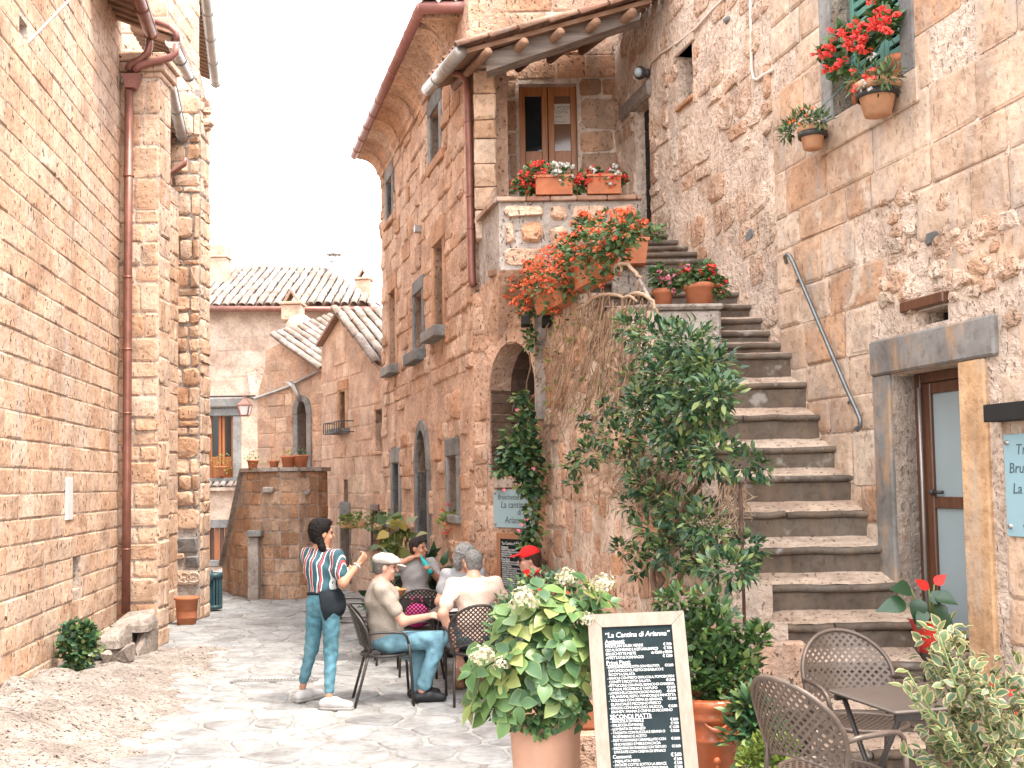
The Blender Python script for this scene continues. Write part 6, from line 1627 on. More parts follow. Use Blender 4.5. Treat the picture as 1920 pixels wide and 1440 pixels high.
# square planter on the parapet, ivy spilling over
pq = at(1188, 498, 9.75); q = empty('square_pot', pq, label='orange square pot on the parapet at the end of the geraniums', cat='pot')
mb = MB(); w0, w1, h = .10, .125, .20; mb.hexa([pq + Vector((sx_ * w0, sy * w0, .002)) for sx_, sy in ((-1, -1), (1, -1), (1, 1), (-1, 1))] + [pq + Vector((sx_ * w1, sy * w1, h)) for sx_, sy in ((-1, -1), (1, -1), (1, 1), (-1, 1))]); mb.build('pot', M['terra'], q)
mb = MB(); mb.box(pq.x - .14, pq.x + .14, pq.y - .14, pq.y + .14, pq.z + h + .001, pq.z + h + .035, None, .006); mb.build('rim', M['terra'], q)
pl = []
for (x, y, r) in ((1200, 445, .08), (1225, 438, .08), (1235, 435, .06), (1180, 440, .08), (1165, 490, .06)): pl += ball_leaves(RJ, at(x, y, 9.7), r, 45, pg, sc=(.6, 1.0), shell=.2)
join_copies('foliage', M['lf_ger'], pg, pl, q)
# parapet boxes on the porch
def porch_box(x0, x1, yt, yb, label, cl):
    a = at(x0, yb, 11.02); b = at(x1, yb, 11.02); a.z = b.z = ZP + .012; r_ = flower_box('flower_box', label, a, b, .19, .17, M['terra'])
    return r_, cl
pb1, _ = porch_box(1004, 1072, 340, 366, 'terracotta box with red and white flowers on the porch parapet, left', 0)
geranium(pb1, [(at(x, y, 10.95), r) for (x, y, r) in ((985, 340, .1), (1000, 330, .12), (1015, 325, .1), (975, 350, .08), (992, 352, .08))], 90, 12, fgr, M['fl_red'], .85)
pw_ = flower_protos(M['fl_white'], .04, 3, 12, .9, 21)
geranium(pb1, [(at(x, y, 10.92), r) for (x, y, r) in ((1040, 325, .1), (1060, 328, .1), (1050, 335, .08))], 60, 8, pw_, M['fl_white'], .85)
pb2, _ = porch_box(1100, 1162, 340, 366, 'terracotta box with red and white flowers on the porch parapet, right', 0)
geranium(pb2, [(at(x, y, 10.95), r) for (x, y, r) in ((1100, 338, .11), (1120, 335, .11), (1150, 340, .1), (1085, 348, .07), (1165, 335, .06))], 90, 14, fgr, M['fl_red'], .85)
geranium(pb2, [(at(x, y, 10.9), r) for (x, y, r) in ((1118, 325, .06), (1152, 325, .06), (1140, 338, .05))], 20, 6, pw_, M['fl_white'], .8)
# pots on the pier
def round_pot(label, px, py, Y, rim, h, base, mat, name='flower_pot', z=None):
    p = at(px, py, Y)
    if z is not None: p.z = z
    r_ = empty(name, p, label=label, cat='pot'); make_pot(r_, p, rim, h, base, mat); return r_, p
zc = at(1246, 582, 8.9).z + .052
fpk = flower_protos(M['fl_pink'], .04, 3, 16, .55, 12)
r_, p = round_pot('large orange pot of red and pink geraniums on the stair pier', 1312, 572, 9.1, .13, .2, .105, M['terra'], z=zc)
geranium(r_, [(p + Vector((x, -.02, .26 + z)), r) for (x, z, r) in ((0, 0, .12), (-.1, .0, .1), (.1, -.02, .1), (.17, -.1, .08), (.05, .05, .1))], 90, 3, fgr, M['fl_red'], .9)
geranium(r_, [(p + Vector((-.12, -.05, .34)), .05)], 10, 3, fpk, M['fl_pink'], .9)
r_, p = round_pot('small orange pot of pink geraniums half behind the larger pot', 1244, 572, 9.15, .085, .17, .065, M['terra'], z=zc)
geranium(r_, [(p + Vector((x, -.02, .25 + z)), r) for (x, z, r) in ((0, 0, .1), (-.06, .04, .09), (.08, -.02, .09))], 90, 3, fpk, M['fl_pink'], .9)
# pots hung on the upper right wall in iron rings
def wall_pot(label, px, py, rim, h, base, extra):
    u, v = RW.uv(px, py, .16); p = RW.pt(u, v, .16); r_ = empty('wall_pot', p, label=label, cat='pot')
    make_pot(r_, p, rim, h, base, M['terraold'], .05, .012)
    mb = MB(); rr = base + (rim - base) * .62 + .008; zz = h * .62
    mb.lathe([(rr - .004, zz - .022), (rr + .008, zz - .022), (rr + .012, zz + .022), (rr - .002, zz + .022)], 24, Matrix.Translation(p)); mb.tube([p + Vector((0, 0, zz)) - RW.n * rr, p + Vector((0, 0, zz)) - RW.n * .17], .014, 6); mb.build('iron_ring', M['iron'], r_, True)
    return r_, p
po = flower_protos(M['fl_orange'], .022, 3, 8, .9, 14); pn_ = leaf_protos(M['lf_jas'], .06, .018, 6, 15, seg=3)
r_, p = wall_pot('smaller clay pot with orange flowers in an iron ring on the wall', 1524, 279, .105, .17, .07, None)
pl = []
for (x, y, r) in ((1500, 225, .09), (1520, 222, .09), (1485, 240, .07), (1475, 250, .05), (1540, 225, .06)): u, v = RW.uv(x, y, .2); pl += ball_leaves(RJ, RW.pt(u, v, .2), r, 80, pn_, sc=(.7, 1.1), shell=.2)
join_copies('foliage', M['lf_jas'], pn_, pl, r_)
place_pieces('flower', M['fl_orange'], po, [(Matrix.Translation(RW.pt(*RW.uv(x, y, .28), .28)), RJ.randrange(3)) for (x, y) in ((1481, 232), (1503, 208), (1512, 218), (1524, 204), (1500, 234), (1486, 228))], r_, 20)
r_, p = wall_pot('larger clay pot with red and white flowers under the shuttered window', 1646, 216, .15, .22, .09, None)
pl = []
for (x, y, r) in ((1620, 150, .12), (1650, 145, .11), (1665, 140, .08), (1600, 155, .06)): u, v = RW.uv(x, y, .22); pl += ball_leaves(RJ, RW.pt(u, v, .22), r, 90, pn_, sc=(.7, 1.1), shell=.2)
join_copies('foliage', M['lf_jas'], pn_, pl, r_)
fgs = flower_protos(M['fl_red'], .03, 3, 10, .8, 18); fws = flower_protos(M['fl_white'], .022, 3, 8, .9, 19)
place_pieces('flower', M['fl_red'], fgs, [(Matrix.Translation(RW.pt(*RW.uv(x, y, .32), .32)), RJ.randrange(3)) for (x, y) in ((1598, 135), (1622, 145), (1635, 132), (1605, 165), (1636, 147), (1598, 172))], r_, 20)
place_pieces('flower', M['fl_white'], fws, [(Matrix.Translation(RW.pt(*RW.uv(x, y, .34), .34)), RJ.randrange(3)) for (x, y) in ((1612, 168), (1622, 160), (1632, 168), (1640, 105), (1630, 110), (1618, 155))], r_, 20)
def sill_pot(label, px, py, fls):
    u, v = RW.uv(px, py, .08); p = RW.pt(u, r_win[2] + .0, -.02); p.z = r_win[2] - .0
    rr_ = empty('window_pot', p, label=label, cat='pot'); make_pot(rr_, p, .085, .15, .06, M['terra'])
    pl = []
    for (x, y, r) in fls: pl += ball_leaves(RJ, RW.pt(*RW.uv(x, y, .1), .1), r, 40, pgl, sc=(.7, 1.1), shell=.2)
    join_copies('foliage', M['lf_ger'], pgl, pl, rr_)
    fl = []
    for (x, y, r) in fls:
        for _ in range(max(4, int(9 * r / .08))):
            c = RW.pt(*RW.uv(x + RJ.gauss(0, r * 110), y + RJ.gauss(0, r * 110), .2), .2 + RJ.uniform(0, .06)); fl.append((Matrix.Translation(c) @ Matrix.Scale(RJ.uniform(.6, 1.0), 4), RJ.randrange(4)))
    place_pieces('flower', M['fl_red'], fgr, fl, rr_, 40)
pgl = leaf_protos(M['lf_ger'], .07, .06, 6, 22, fold=.1, curl=.4, seg=3)
sill_pot('potted red begonia on the left of the shuttered window sill', 1590, 150, ((1575, 65, .07), (1560, 95, .05), (1595, 80, .07), (1548, 105, .05), (1580, 120, .06), (1560, 130, .05)))
sill_pot('potted red begonia in the middle of the shuttered window sill', 1622, 120, ((1625, 75, .07), (1610, 60, .06), (1625, 95, .06), (1640, 50, .05)))
sill_pot('potted red begonia on the right of the shuttered window sill', 1660, 100, ((1650, 40, .08), (1670, 35, .06), (1655, 15, .06), (1665, 60, .05)))
# ================================================================== NEAR POTS AND PLANTS
RP = random.Random(101)
def G0(x, y): return gz(x, y)
# hydrangea in its big pale pot
hp = at(1022, 1342, 5.5); hz = G0(hp.x, 5.5)
hy = empty('hydrangea_pot', (hp.x, 5.5, hz), label='big cream-flowered hydrangea in a tall pale terracotta pot', cat='potted plant')
ph = hp.z - hz
prof = [(.001, 0), (.135, 0), (.145, .02), (.178, ph - .09), (.186, ph - .06), (.196, ph - .05), (.205, ph - .02), (.203, ph), (.185, ph), (.178, ph - .06)]
make_pot(hy, (hp.x, 5.5, hz), .19, ph, .13, M['terrapale'], prof=prof, n=40)
plh = leaf_protos(M['lf_hyd'], .135, .095, 12, 31, fold=.22, curl=.45, seg=7, pw=.85)
pl = []
hc = at(1010, 1235, 5.4)
for (x, y, r) in ((960, 1190, .16), (1010, 1150, .16), (1060, 1150, .15), (1110, 1160, .12), (930, 1250, .15), (985, 1240, .2), (1045, 1230, .2), (1090, 1220, .14), (915, 1310, .11), (965, 1300, .17), (1025, 1295, .18), (1080, 1280, .14), (1010, 1200, .2), (1130, 1120, .06), (1085, 1105, .07), (1020, 1110, .07), (900, 1320, .06)):
    c = at(x, y, 5.42 - r * .4)
    for _ in range(int(5 * (r / .15) ** 1.6) + 1):       # whorls of leaves round each shoot tip
        v = Vector((RP.gauss(0, 1), RP.gauss(0, 1) - .7, RP.gauss(0, 1) + .2)).normalized(); p = c + v * r * RP.uniform(.4, .95)
        ax = (p - hc); ax.z = ax.z * .5 + .10; ax.normalize(); ax = (ax + Vector((0, -.45, .55))).normalized(); o1 = ax.orthogonal().normalized(); o2 = ax.cross(o1); a0 = RP.uniform(0, 6.28); nl = RP.randrange(4, 7); s0 = RP.uniform(.7, 1.1); tone = RP.randrange(12)
        for q in range(nl):
            a = a0 + 2 * math.pi * q / nl + RP.uniform(-.3, .3); dv = o1 * math.cos(a) + o2 * math.sin(a); tilt = RP.uniform(-.25, .45) if q < 4 else RP.uniform(.5, 1.0)
            pl.append((orient(p + dv * .01, dv + ax * tilt, ax + dv * -.3 * tilt, s0 * RP.uniform(.75, 1.05) * (1 if q < 4 else .7)), (tone + RP.randrange(5)) % 12))
place_pieces('leaf', M['lf_hyd'], plh, pl, hy, 230)
fh_ = flower_protos(M['fl_cream'], .085, 4, 150, .26, 33)
place_pieces('blossom', M['fl_cream'], fh_, [(Matrix.Translation(at(x, y, Y)) @ Matrix.Scale(s, 4), k) for k, (x, y, Y, s) in enumerate(((982, 1130, 5.2, .95), (1130, 1100, 5.25, .85), (905, 1235, 5.2, .85), (1062, 1088, 5.6, .8)))] + [(Matrix.Translation(at(940, 1248, 5.2)) @ Matrix.Scale(.55, 4), 0), (Matrix.Translation(at(1100, 1165, 5.25)) @ Matrix.Scale(.6, 4), 1)], hy, 10)
mb = MB()
for (x, y) in ((985, 1140), (1128, 1110), (910, 1240), (1060, 1100), (960, 1220), (1040, 1200), (1080, 1240), (930, 1290)):
    a = Vector((hp.x + RP.uniform(-.1, .1), 5.5, hp.z - .05)); b = at(x, y, 5.3); mb.tube([a, a + (b - a) * .5 + Vector((0, 0, .05)), b], [.008, .006, .005], 6)
mb.build('stem', M['stemgreen'], hy, True)
pis = leaf_protos(M['lf_ger'], .04, .03, 5, 36, seg=3); pl = []
for (x, y, r) in ((960, 1345, .06), (1000, 1350, .06), (1040, 1345, .06), (1075, 1335, .08), (1080, 1310, .07), (935, 1335, .05), (1015, 1365, .04), (1055, 1310, .08)): pl += ball_leaves(RP, at(x, y, 5.3), r, 45, pis, up=-.5, shell=.1)
join_copies('trailing_foliage', M['lf_ger'], pis, pl, hy)
# dark shrub with red flowers between hydrangea and tables
sh_ = empty('begonia_shrub', at(1000, 1200, 7.0), label='dark small-leaved shrub with red flowers behind the hydrangea', cat='shrub'); sh_.location.z = 0
psb = leaf_protos(M['lf_jas'], .045, .028, 6, 38, seg=3); pl = []
for (x, y, r) in ((985, 1115, .12), (1010, 1105, .13), (1035, 1110, .12), (1055, 1100, .1), (965, 1135, .12), (940, 1165, .1), (1000, 1150, .2), (1050, 1150, .2), (970, 1200, .2), (1040, 1220, .25), (1000, 1250, .25)): pl += ball_leaves(RP, at(x, y, 6.6), r, int(130 * (r / .15) ** 1.5), psb, shell=.2)
place_pieces('leaf', M['lf_jas'], psb, pl, sh_, 60)
place_pieces('flower', M['fl_red'], fgr, [(Matrix.Translation(at(x, y, 6.3)) @ Matrix.Scale(.8, 4), RP.randrange(4)) for (x, y) in ((1018, 1110), (1030, 1115), (1012, 1122), (1062, 1118), (1068, 1125), (1060, 1150), (1022, 1180))], sh_, 20)
make_pot(sh_, (at(1005, 1300, 6.7).x, 6.7, gz(.2, 6.7)), .17, .42, .12, M['terra'])
mb = MB(); q = Vector((at(1005, 1300, 6.7).x, 6.7, gz(.2, 6.7) + .38))
for k in range(6): mb.tube([q, at(RP.uniform(965, 1050), RP.uniform(1120, 1180), 6.65)], [.012, .006], 6)
mb.build('stem', M['trunk'], sh_, True)
# stone block and pot behind the board
mb = MB(); a = at(1094, 1340, 5.9); mb.cur = .5; mb.box(a.x - .05, a.x + .4, 5.75, 6.1, .1, a.z - .06, None, .02); tag(mb.build('stone_block', M['fac']), 'low rough stone block between hydrangea pot and menu board', 'block')
mb = MB(); b = at(1104, 1340, 5.85); mb.box(b.x - .06, b.x + .32, 5.78, 6.0, a.z - .058, a.z + .06, None, .015); tag(mb.build('flower_trough', M['terra']), 'orange trough on the stone block beside the menu board', 'planter')
# glazed pot with evergreen
gp = at(1331, 1300, 6.2); gzv = gz(gp.x, 6.2); gph = gp.z - gzv
gl = empty('evergreen_pot', (gp.x, 6.2, gzv), label='glossy green evergreen in an orange glazed pot at the stair foot', cat='potted plant')
prof = [(.001, 0), (.13, 0), (.14, .02), (.172, gph * .55), (.182, gph * .56), (.182, gph * .585), (.175, gph * .6), (.188, gph - .13), (.2, gph - .125), (.205, gph - .105), (.198, gph - .09), (.2, gph - .07), (.22, gph - .05), (.222, gph - .02), (.205, gph), (.185, gph - .004), (.18, gph - .06)]
make_pot(gl, (gp.x, 6.2, gzv), .19, gph, .13, M['glaze'], prof=prof, n=40)
mb = MB()                                             # moulded swags on the pot
for k in range(5):
    a0 = -math.pi / 2 + (k - 2) * 1.25
    P = []
    for t in range(9):
        s_ = t / 8; a = a0 + (s_ - .5) * .9; z = gph * .80 - .06 * math.sin(math.pi * s_); rr = .182 + .012 * (z / gph)
        P.append((gp.x + rr * math.cos(a), 6.2 + rr * math.sin(a), gzv + z))
    mb.tube(P, [.004, .008, .012, .016, .018, .016, .012, .008, .004], 6); mb.ball(P[4], (.028, .02, .022)); 
    q = Vector((gp.x + .168 * math.cos(a0), 6.2 + .168 * math.sin(a0), gzv + gph * .38)); mb.ball(q, (.022, .016, .022)); mb.ball(q + Vector((0, 0, -.03)), (.012, .01, .014))
mb.build('swag', M['glaze'], gl, True)
pb_ = leaf_protos(M['lf_box'], .062, .036, 8, 41, fold=.35, curl=.2, seg=3, pw=.65); pl = []
for (x, y, r) in ((1320, 1255, .2), (1280, 1240, .15), (1370, 1250, .15), (1325, 1200, .17), (1290, 1180, .13), (1340, 1160, .12), (1325, 1125, .08), (1275, 1120, .07), (1400, 1215, .09), (1420, 1195, .07), (1250, 1125, .06), (1395, 1250, .1), (1255, 1190, .1), (1310, 1285, .14), (1360, 1285, .12), (1425, 1180, .04)):
    pl += ball_leaves(RP, at(x, y, 6.15), r, int(150 * (r / .15) ** 2) + 12, pb_, up=.6, sc=(.75, 1.2), shell=.3)
place_pieces('leaf', M['lf_box'], pb_, pl, gl, 120)
mb = MB()
for k in range(8): a = Vector((gp.x + RP.uniform(-.06, .06), 6.2, gp.z - .04)); mb.tube([a, at(RP.uniform(1270, 1400), RP.uniform(1150, 1250), 6.2)], [.012, .005], 6)
mb.build('stem', M['trunk'], gl, True)
# dark bush and lime ground plant beside that pot
db_ = empty('dark_bush', at(1410, 1400, 5.9), label='dark leafy bush between the glazed pot and the near chair', cat='shrub'); db_.location.z = .15
pd_ = leaf_protos(M['lf_jas'], .08, .03, 6, 43, seg=3); pl = []
for (x, y, r) in ((1410, 1345, .11), (1425, 1375, .12), (1400, 1390, .13), (1430, 1410, .12), (1405, 1320, .07), (1445, 1390, .08)): pl += ball_leaves(RP, at(x, y, 5.75), r, 110, pd_, shell=.2)
place_pieces('leaf', M['lf_jas'], pd_, pl, db_, 50)
mb = MB(); q = at(1415, 1430, 5.8)
for k in range(5): mb.tube([Vector((q.x, 5.8, .15)), at(1400 + k * 10, 1370, 5.78)], [.008, .004], 5)
mb.build('stem', M['trunk'], db_)
lm = empty('lime_plant', at(1430, 1430, 5.4), label='bright lime-green ground plant at the foot of the near chair', cat='shrub'); lm.location.z = .2
pl_ = leaf_protos(M['lf_lime'], .04, .03, 6, 45, seg=3); pl = []
for (x, y, r) in ((1425, 1420, .09), (1450, 1425, .08), (1405, 1432, .06), (1475, 1400, .05), (1440, 1400, .06)): pl += ball_leaves(RP, at(x, y, 5.35), r, 110, pl_, shell=.2)
place_pieces('leaf', M['lf_lime'], pl_, pl, lm, 60)
# anthurium in red wrap on the step by the door
ap_ = at(1745, 1222, 6.85); an = empty('anthurium_pot', ap_, label='red anthurium wrapped in red foil on the step by the door', cat='potted plant')
mb = MB(); mb.lathe([(.001, 0), (.075, 0), (.095, .16), (.085, .165), (.08, .1)], 20, Matrix.Translation(ap_)); mb.build('pot', plain('red_foil', (0.45, 0.03, 0.02), .3, 0, .2, 8, .1), an, True)
mb = MB(); n = 26; V = []
for (r0, z0, wv) in ((.096, .10, 0), (.108, .16, .003), (.125, .195, .006)):
    for k in range(n): a = 2 * math.pi * k / n; w = wv * math.sin(5 * a + z0 * 9); V.append(ap_ + Vector(((r0 + w) * math.cos(a), (r0 + w) * math.sin(a), z0 + w * .6)))
mb.add(V, [(i * n + k, i * n + (k + 1) % n, (i + 1) * n + (k + 1) % n, (i + 1) * n + k) for i in range(2) for k in range(n)]); mb.build('foil_wrap', bpy.data.materials['red_foil'], an, True)
pla = leaf_protos(M['lf_anth'], .15, .10, 4, 51, fold=.15, curl=.6, seg=8, pw=.62); pl = []
AT = lambda x, y, Y=6.75: at(x, y, Y)
for (x, y, dx, dz, s) in ((1700, 1105, -.6, .1, 1.1), (1690, 1130, -1, -.1, 1.1), (1715, 1140, -.2, -1, 1.1), (1745, 1115, .3, -.1, 1.05), (1750, 1150, .2, -1, 1), (1755, 1165, .4, -.9, 1), (1735, 1125, .5, .3, .9), (1725, 1160, -.3, -.6, .8)):
    pl.append((orient(AT(x + 8, y + (0 if dz > -.5 else -18)), (dx, -.3, dz), (0, -1, .6), s), RP.randrange(4)))
place_pieces('leaf', M['lf_anth'], pla, pl, an, 20)
fa = leaf_protos(M['fl_red'], .085, .07, 3, 52, fold=.1, curl=-.1, seg=8, pw=.65)
place_pieces('spathe', M['fl_red'], fa, [(orient(AT(x, y), d, (0, -1, .4), s), k) for k, (x, y, d, s) in enumerate(((1742, 1104, (-.6, 0, .4), 1.1), (1752, 1095, (.4, 0, .3), 1), (1752, 1115, (.9, 0, -.4), .9)))], an, 10)
mb = MB()
for (x, y) in ((1742, 1104), (1752, 1096), (1752, 1115), (1708, 1105), (1700, 1130), (1745, 1115), (1720, 1130)): mb.tube([ap_ + Vector((0, 0, .15)), ap_ + (AT(x, y) - ap_) * .6 + Vector((0, 0, .06)), AT(x, y)], .005, 5)
mb.build('stem', M['stemgreen'], an, True)
# variegated shrub at the right corner, close to the viewer
vb = empty('variegated_shrub', (1.85, 4.1, .2), label='large cream-edged variegated shrub in the bottom right corner', cat='potted plant')
pv = leaf_protos(M['lf_var'], .052, .034, 8, 61, fold=.25, curl=.35, seg=5, pw=.85); pl = []; mb = MB()
base = Vector((1.92, 4.15, .52))
for k in range(24):
    tx = RP.uniform(1690, 1940); ty = RP.uniform(1160, 1420)
    lim = 1180 + max(0, (1745 - tx)) * 1.6 + max(0, tx - 1790) * .9
    if ty < lim: ty = lim + RP.uniform(0, 80)
    tip = at(tx, ty, RP.uniform(3.85, 4.35)); midp = base + (tip - base) * .55 + Vector((RP.uniform(-.05, .05), RP.uniform(-.05, .05), .05)); P = [base, midp, tip]
    mb.tube([base, base + (midp - base) * .5, midp, midp + (tip - midp) * .5, tip], [.010, .008, .006, .004, .003], 6)
    for s_ in range(10):
        t = .5 + .5 * s_ / 9; p = base + (midp - base) * (t / .55) if t < .55 else midp + (tip - midp) * ((t - .55) / .45)
        a = RP.uniform(0, 6.28); ax = (tip - base).normalized(); o1 = ax.orthogonal().normalized(); o2 = ax.cross(o1); dv = o1 * math.cos(a) + o2 * math.sin(a)
        pl.append((orient(p, dv + ax * .7 + Vector((0, 0, .1)), Vector((0, -.4, 1)) + dv * .2, RP.uniform(.65, 1.15)), RP.randrange(8)))
for (x, y, r) in ((1745, 1200, .05), (1780, 1185, .06), (1765, 1230, .09), (1810, 1215, .07), (1745, 1270, .06), (1790, 1270, .11), (1770, 1325, .11), (1820, 1290, .1), (1850, 1250, .06), (1830, 1340, .1), (1880, 1310, .09), (1905, 1260, .06), (1910, 1330, .1), (1790, 1370, .09), (1850, 1400, .12), (1900, 1400, .12), (1800, 1425, .09), (1770, 1430, .05)):
    pl += ball_leaves(RP, at(x, y, 4.1 + RP.uniform(-.12, .12)), r, int(28 * (r / .1) ** 2) + 6, pv, up=.25, sc=(.7, 1.15), shell=.15)
place_pieces('leaf', M['lf_var'], pv, pl, vb, 150)
mb.build('stem', M['stemgreen'], vb, True)
make_pot(vb, (1.92, 4.15, .2), .19, .34, .14, M['terra'])
place_pieces('flower', M['fl_red'], fgr, [(Matrix.Translation(at(x, y, Y)) @ Matrix.Scale(s, 4), RP.randrange(4)) for (x, y, Y, s) in ((1862, 1280, 4.35, .9), (1848, 1285, 4.4, .7), (1885, 1282, 4.4, .6), (1815, 1350, 4.3, .9), (1800, 1355, 4.3, .7), (1905, 1375, 4.2, .8), (1910, 1345, 4.2, .7), (1900, 1300, 4.3, .6))], vb, 10)
# clump of leaves at the foot of the left wall
wc = on_z(152, 1235, .25); cl = empty('wall_clump', (wc.x, 10.4, 0), label='round leafy clump growing at the foot of the left wall', cat='shrub')
cl.location.z = gz(wc.x, 10.4)
pl_c = leaf_protos(M['lf_jas'], .07, .06, 6, 71, fold=.1, curl=.3, seg=3, pw=.6); pl = []
for (x, y, r) in ((145, 1200, .17), (140, 1225, .17), (160, 1215, .16), (150, 1185, .12), (165, 1195, .1), (135, 1195, .13), (150, 1240, .1)): pl += ball_leaves(RP, at(x, y, 10.45), r, 120, pl_c, shell=.3, sc=(.7, 1.1))
place_pieces('leaf', M['lf_jas'], pl_c, pl, cl, 60)
# orange tub and litter bin by the second pilaster
tb = at(350, 1160, 15.4); rt = empty('orange_tub', (tb.x, 15.4, 0), label='wide orange plastic tub standing against the carved pilaster', cat='pot')
w0 = at(372, 1122, 15.4).x - tb.x
mb = MB(); th_ = at(350, 1119, 15.4).z; mb.lathe([(.001, 0), (w0 * .78, 0), (w0 * .95, th_ - .04), (w0 * 1.05, th_ - .035), (w0 * 1.05, th_), (w0 * .92, th_), (w0 * .85, .1)], 28, Matrix.Translation((tb.x, 15.4, 0))); mb.build('tub', M['terra'], rt, True)
bn = empty('litter_bin', on_z(401, 1146, 0), label='dark green slatted litter bin beside the second pilaster', cat='bin')
bl = on_z(401, 1146, 0); br = at(414, 1146, bl.y).x - at(388, 1146, bl.y).x; bh = at(401, 1074, bl.y).z
for k in range(14):
    a = 2 * math.pi * k / 14; mb = MB(); mb.cur = .5; c_, s_ = math.cos(a), math.sin(a); r_ = br / 2
    mb.tube([bl + Vector((r_ * c_, r_ * s_, .06)), bl + Vector((r_ * c_, r_ * s_, bh - .04))], .024, 4); mb.build('slat', M['bintop'], bn)
mb = MB(); mb.lathe([(br / 2 - .02, .04), (br / 2 + .02, .04), (br / 2 + .02, .1), (br / 2 - .02, .1)], 20, Matrix.Translation(bl)); mb.lathe([(br / 2 - .02, bh - .08), (br / 2 + .03, bh - .08), (br / 2 + .03, bh), (br / 2 - .04, bh)], 20, Matrix.Translation(bl)); mb.lathe([(.001, .05), (br / 2 - .04, .05), (br / 2 - .03, bh - .1)], 20, Matrix.Translation(bl)); mb.build('body', M['bintop'], bn, True)
mb = MB(); q = at(392, 1085, bl.y - .1); mb.tube([q + Vector((-.1, 0, 0)), q + Vector((.06, 0, .05))], .09, 10); mb.build('bin_bag', M['bintop'], bn, True)
# hanging planters and plants along the corner house
def ledge_plant(label, x0, x1, y, Y, mat_l, protos, fl=None, flm=None, n=70, r=.12):
    a = at(x0, y, Y); b = at(x1, y, Y); root = empty('wall_planter', (a + b) / 2, label=label, cat='planter')
    mb = MB(); mb.box(a.x, b.x, Y - .1, Y + .12, a.z - .06, a.z + .06, None, .02); mb.build('trough', M['terraold'], root)
    pl = []
    k = max(2, int((b.x - a.x) / .14))
    for i in range(k): pl += ball_leaves(RP, a + (b - a) * ((i + .5) / k) + Vector((0, -.03, .06)), r, n, protos, shell=.2, sc=(.7, 1.1))
    join_copies('foliage', mat_l, protos, pl, root)
    if fl: place_pieces('flower', flm, fl, [(Matrix.Translation(a + (b - a) * RP.uniform(-.1, 1.1) + Vector((0, RP.uniform(-.2, -.08), RP.uniform(-.1, .28)))) @ Matrix.Scale(RP.uniform(.6, .9), 4), RP.randrange(3)) for _ in range(9)], root, 12)
    return root
ledge_plant('long trough of pale green succulents on the gabled house wall', 640, 686, 984, 18.4, M['lf_lime'], pgl, n=70, r=.15)
ledge_plant('trough of trailing green plants left of the corner house window', 700, 732, 988, 17.2, M['lf_ger'], pgl, n=90, r=.18)
ledge_plant('shelf of red petunias under the grey-framed ground-floor window', 832, 872, 985, 13.3, M['lf_lime'], pgl, fgs, M['fl_red'], n=60, r=.13)
sq = at(735, 1110, 13.8); sqp = empty('squash_plant', (sq.x, 13.8, 0), label='tall plant with big yellowing leaves beside the arched doorway', cat='shrub')
pls = leaf_protos(M['lf_yel'], .20, .19, 8, 81, fold=.1, curl=.4, seg=4, pw=.6); pl = []
for (x, y, r, n) in ((745, 1000, .18, 16), (735, 985, .15, 10), (720, 1025, .12, 6), (760, 1015, .15, 8), (735, 1035, .12, 6), (750, 1065, .15, 8)): 
    pl += ball_leaves(RP, at(x, y, 13.7), r, n, pls, shell=.3, sc=(.7, 1.1), up=-.2)
place_pieces('leaf', M['lf_yel'], pls, pl, sqp, 80)
mb = MB()
for k in range(4): mb.tube([Vector((sq.x + k * .05, 13.8, 0)), at(732 + k * 9, 1050, 13.8), at(728 + k * 12, 1000, 13.75)], .012, 6)
mb.build('stem', M['stemgreen'], sqp)
make_pot(sqp, (sq.x + .07, 13.8, 0), .2, .35, .15, M['terraold'])
lp_ = empty('broadleaf_plant', at(812, 1100, 13.0), label='dark broad-leaved plant standing behind the man in grey', cat='shrub'); lp_.location.z = 0
pll = leaf_protos(M['lf_anth'], .22, .13, 5, 83, fold=.2, curl=.5, seg=5, pw=.6); pl = []
for (x, y, r, n) in ((805, 1055, .14, 14), (820, 1070, .14, 12), (800, 1085, .18, 14), (725, 1075, .15, 12), (735, 1110, .2, 16), (745, 1140, .2, 14), (715, 1140, .18, 10), (700, 1120, .12, 6), (790, 1140, .2, 12)): pl += ball_leaves(RP, at(x, y, 13.0), r, n, pll, shell=.3, sc=(.7, 1.1), up=.1)
place_pieces('leaf', M['lf_anth'], pll, pl, lp_, 100)
# small pots on the curved wall and far window sill
def mini_pot(label, px, py, Y, r, mat_l, protos, n=40, lr=.1, fl=None):
    p = at(px, py, Y); root = empty('flower_pot', p, label=label, cat='pot'); make_pot(root, p, r, r * 1.7, r * .7, M['terra'], .03, .01, 16)
    pl = ball_leaves(RP, p + Vector((0, 0, r * 1.9)), lr, n, protos, shell=.2, sc=(.7, 1.1)); join_copies('foliage', mat_l, protos, pl, root)
zcw = ZC + .075
mini_pot('small pot with pale flowers at the left end of the curved wall', 474, 881, 18.75, .1, M['lf_lime'], pl_, 90, .16)
mini_pot('pot with little yellow flowers on the curved wall', 514, 880, 18.65, .09, M['lf_yel'], pl_, 30, .09)
mini_pot('wide clay pot below the pointed window on the curved wall', 541, 879, 18.6, .13, M['lf_lime'], pl_, 25, .08)
mini_pot('clay pot with a green sprout right of the pointed window foot', 564, 879, 18.62, .14, M['lf_ger'], pl_, 40, .1)
mini_pot('round yellow-green bush on the far window sill', 414, 893, 25.92, .14, M['lf_lime'], pl_, 200, .3)

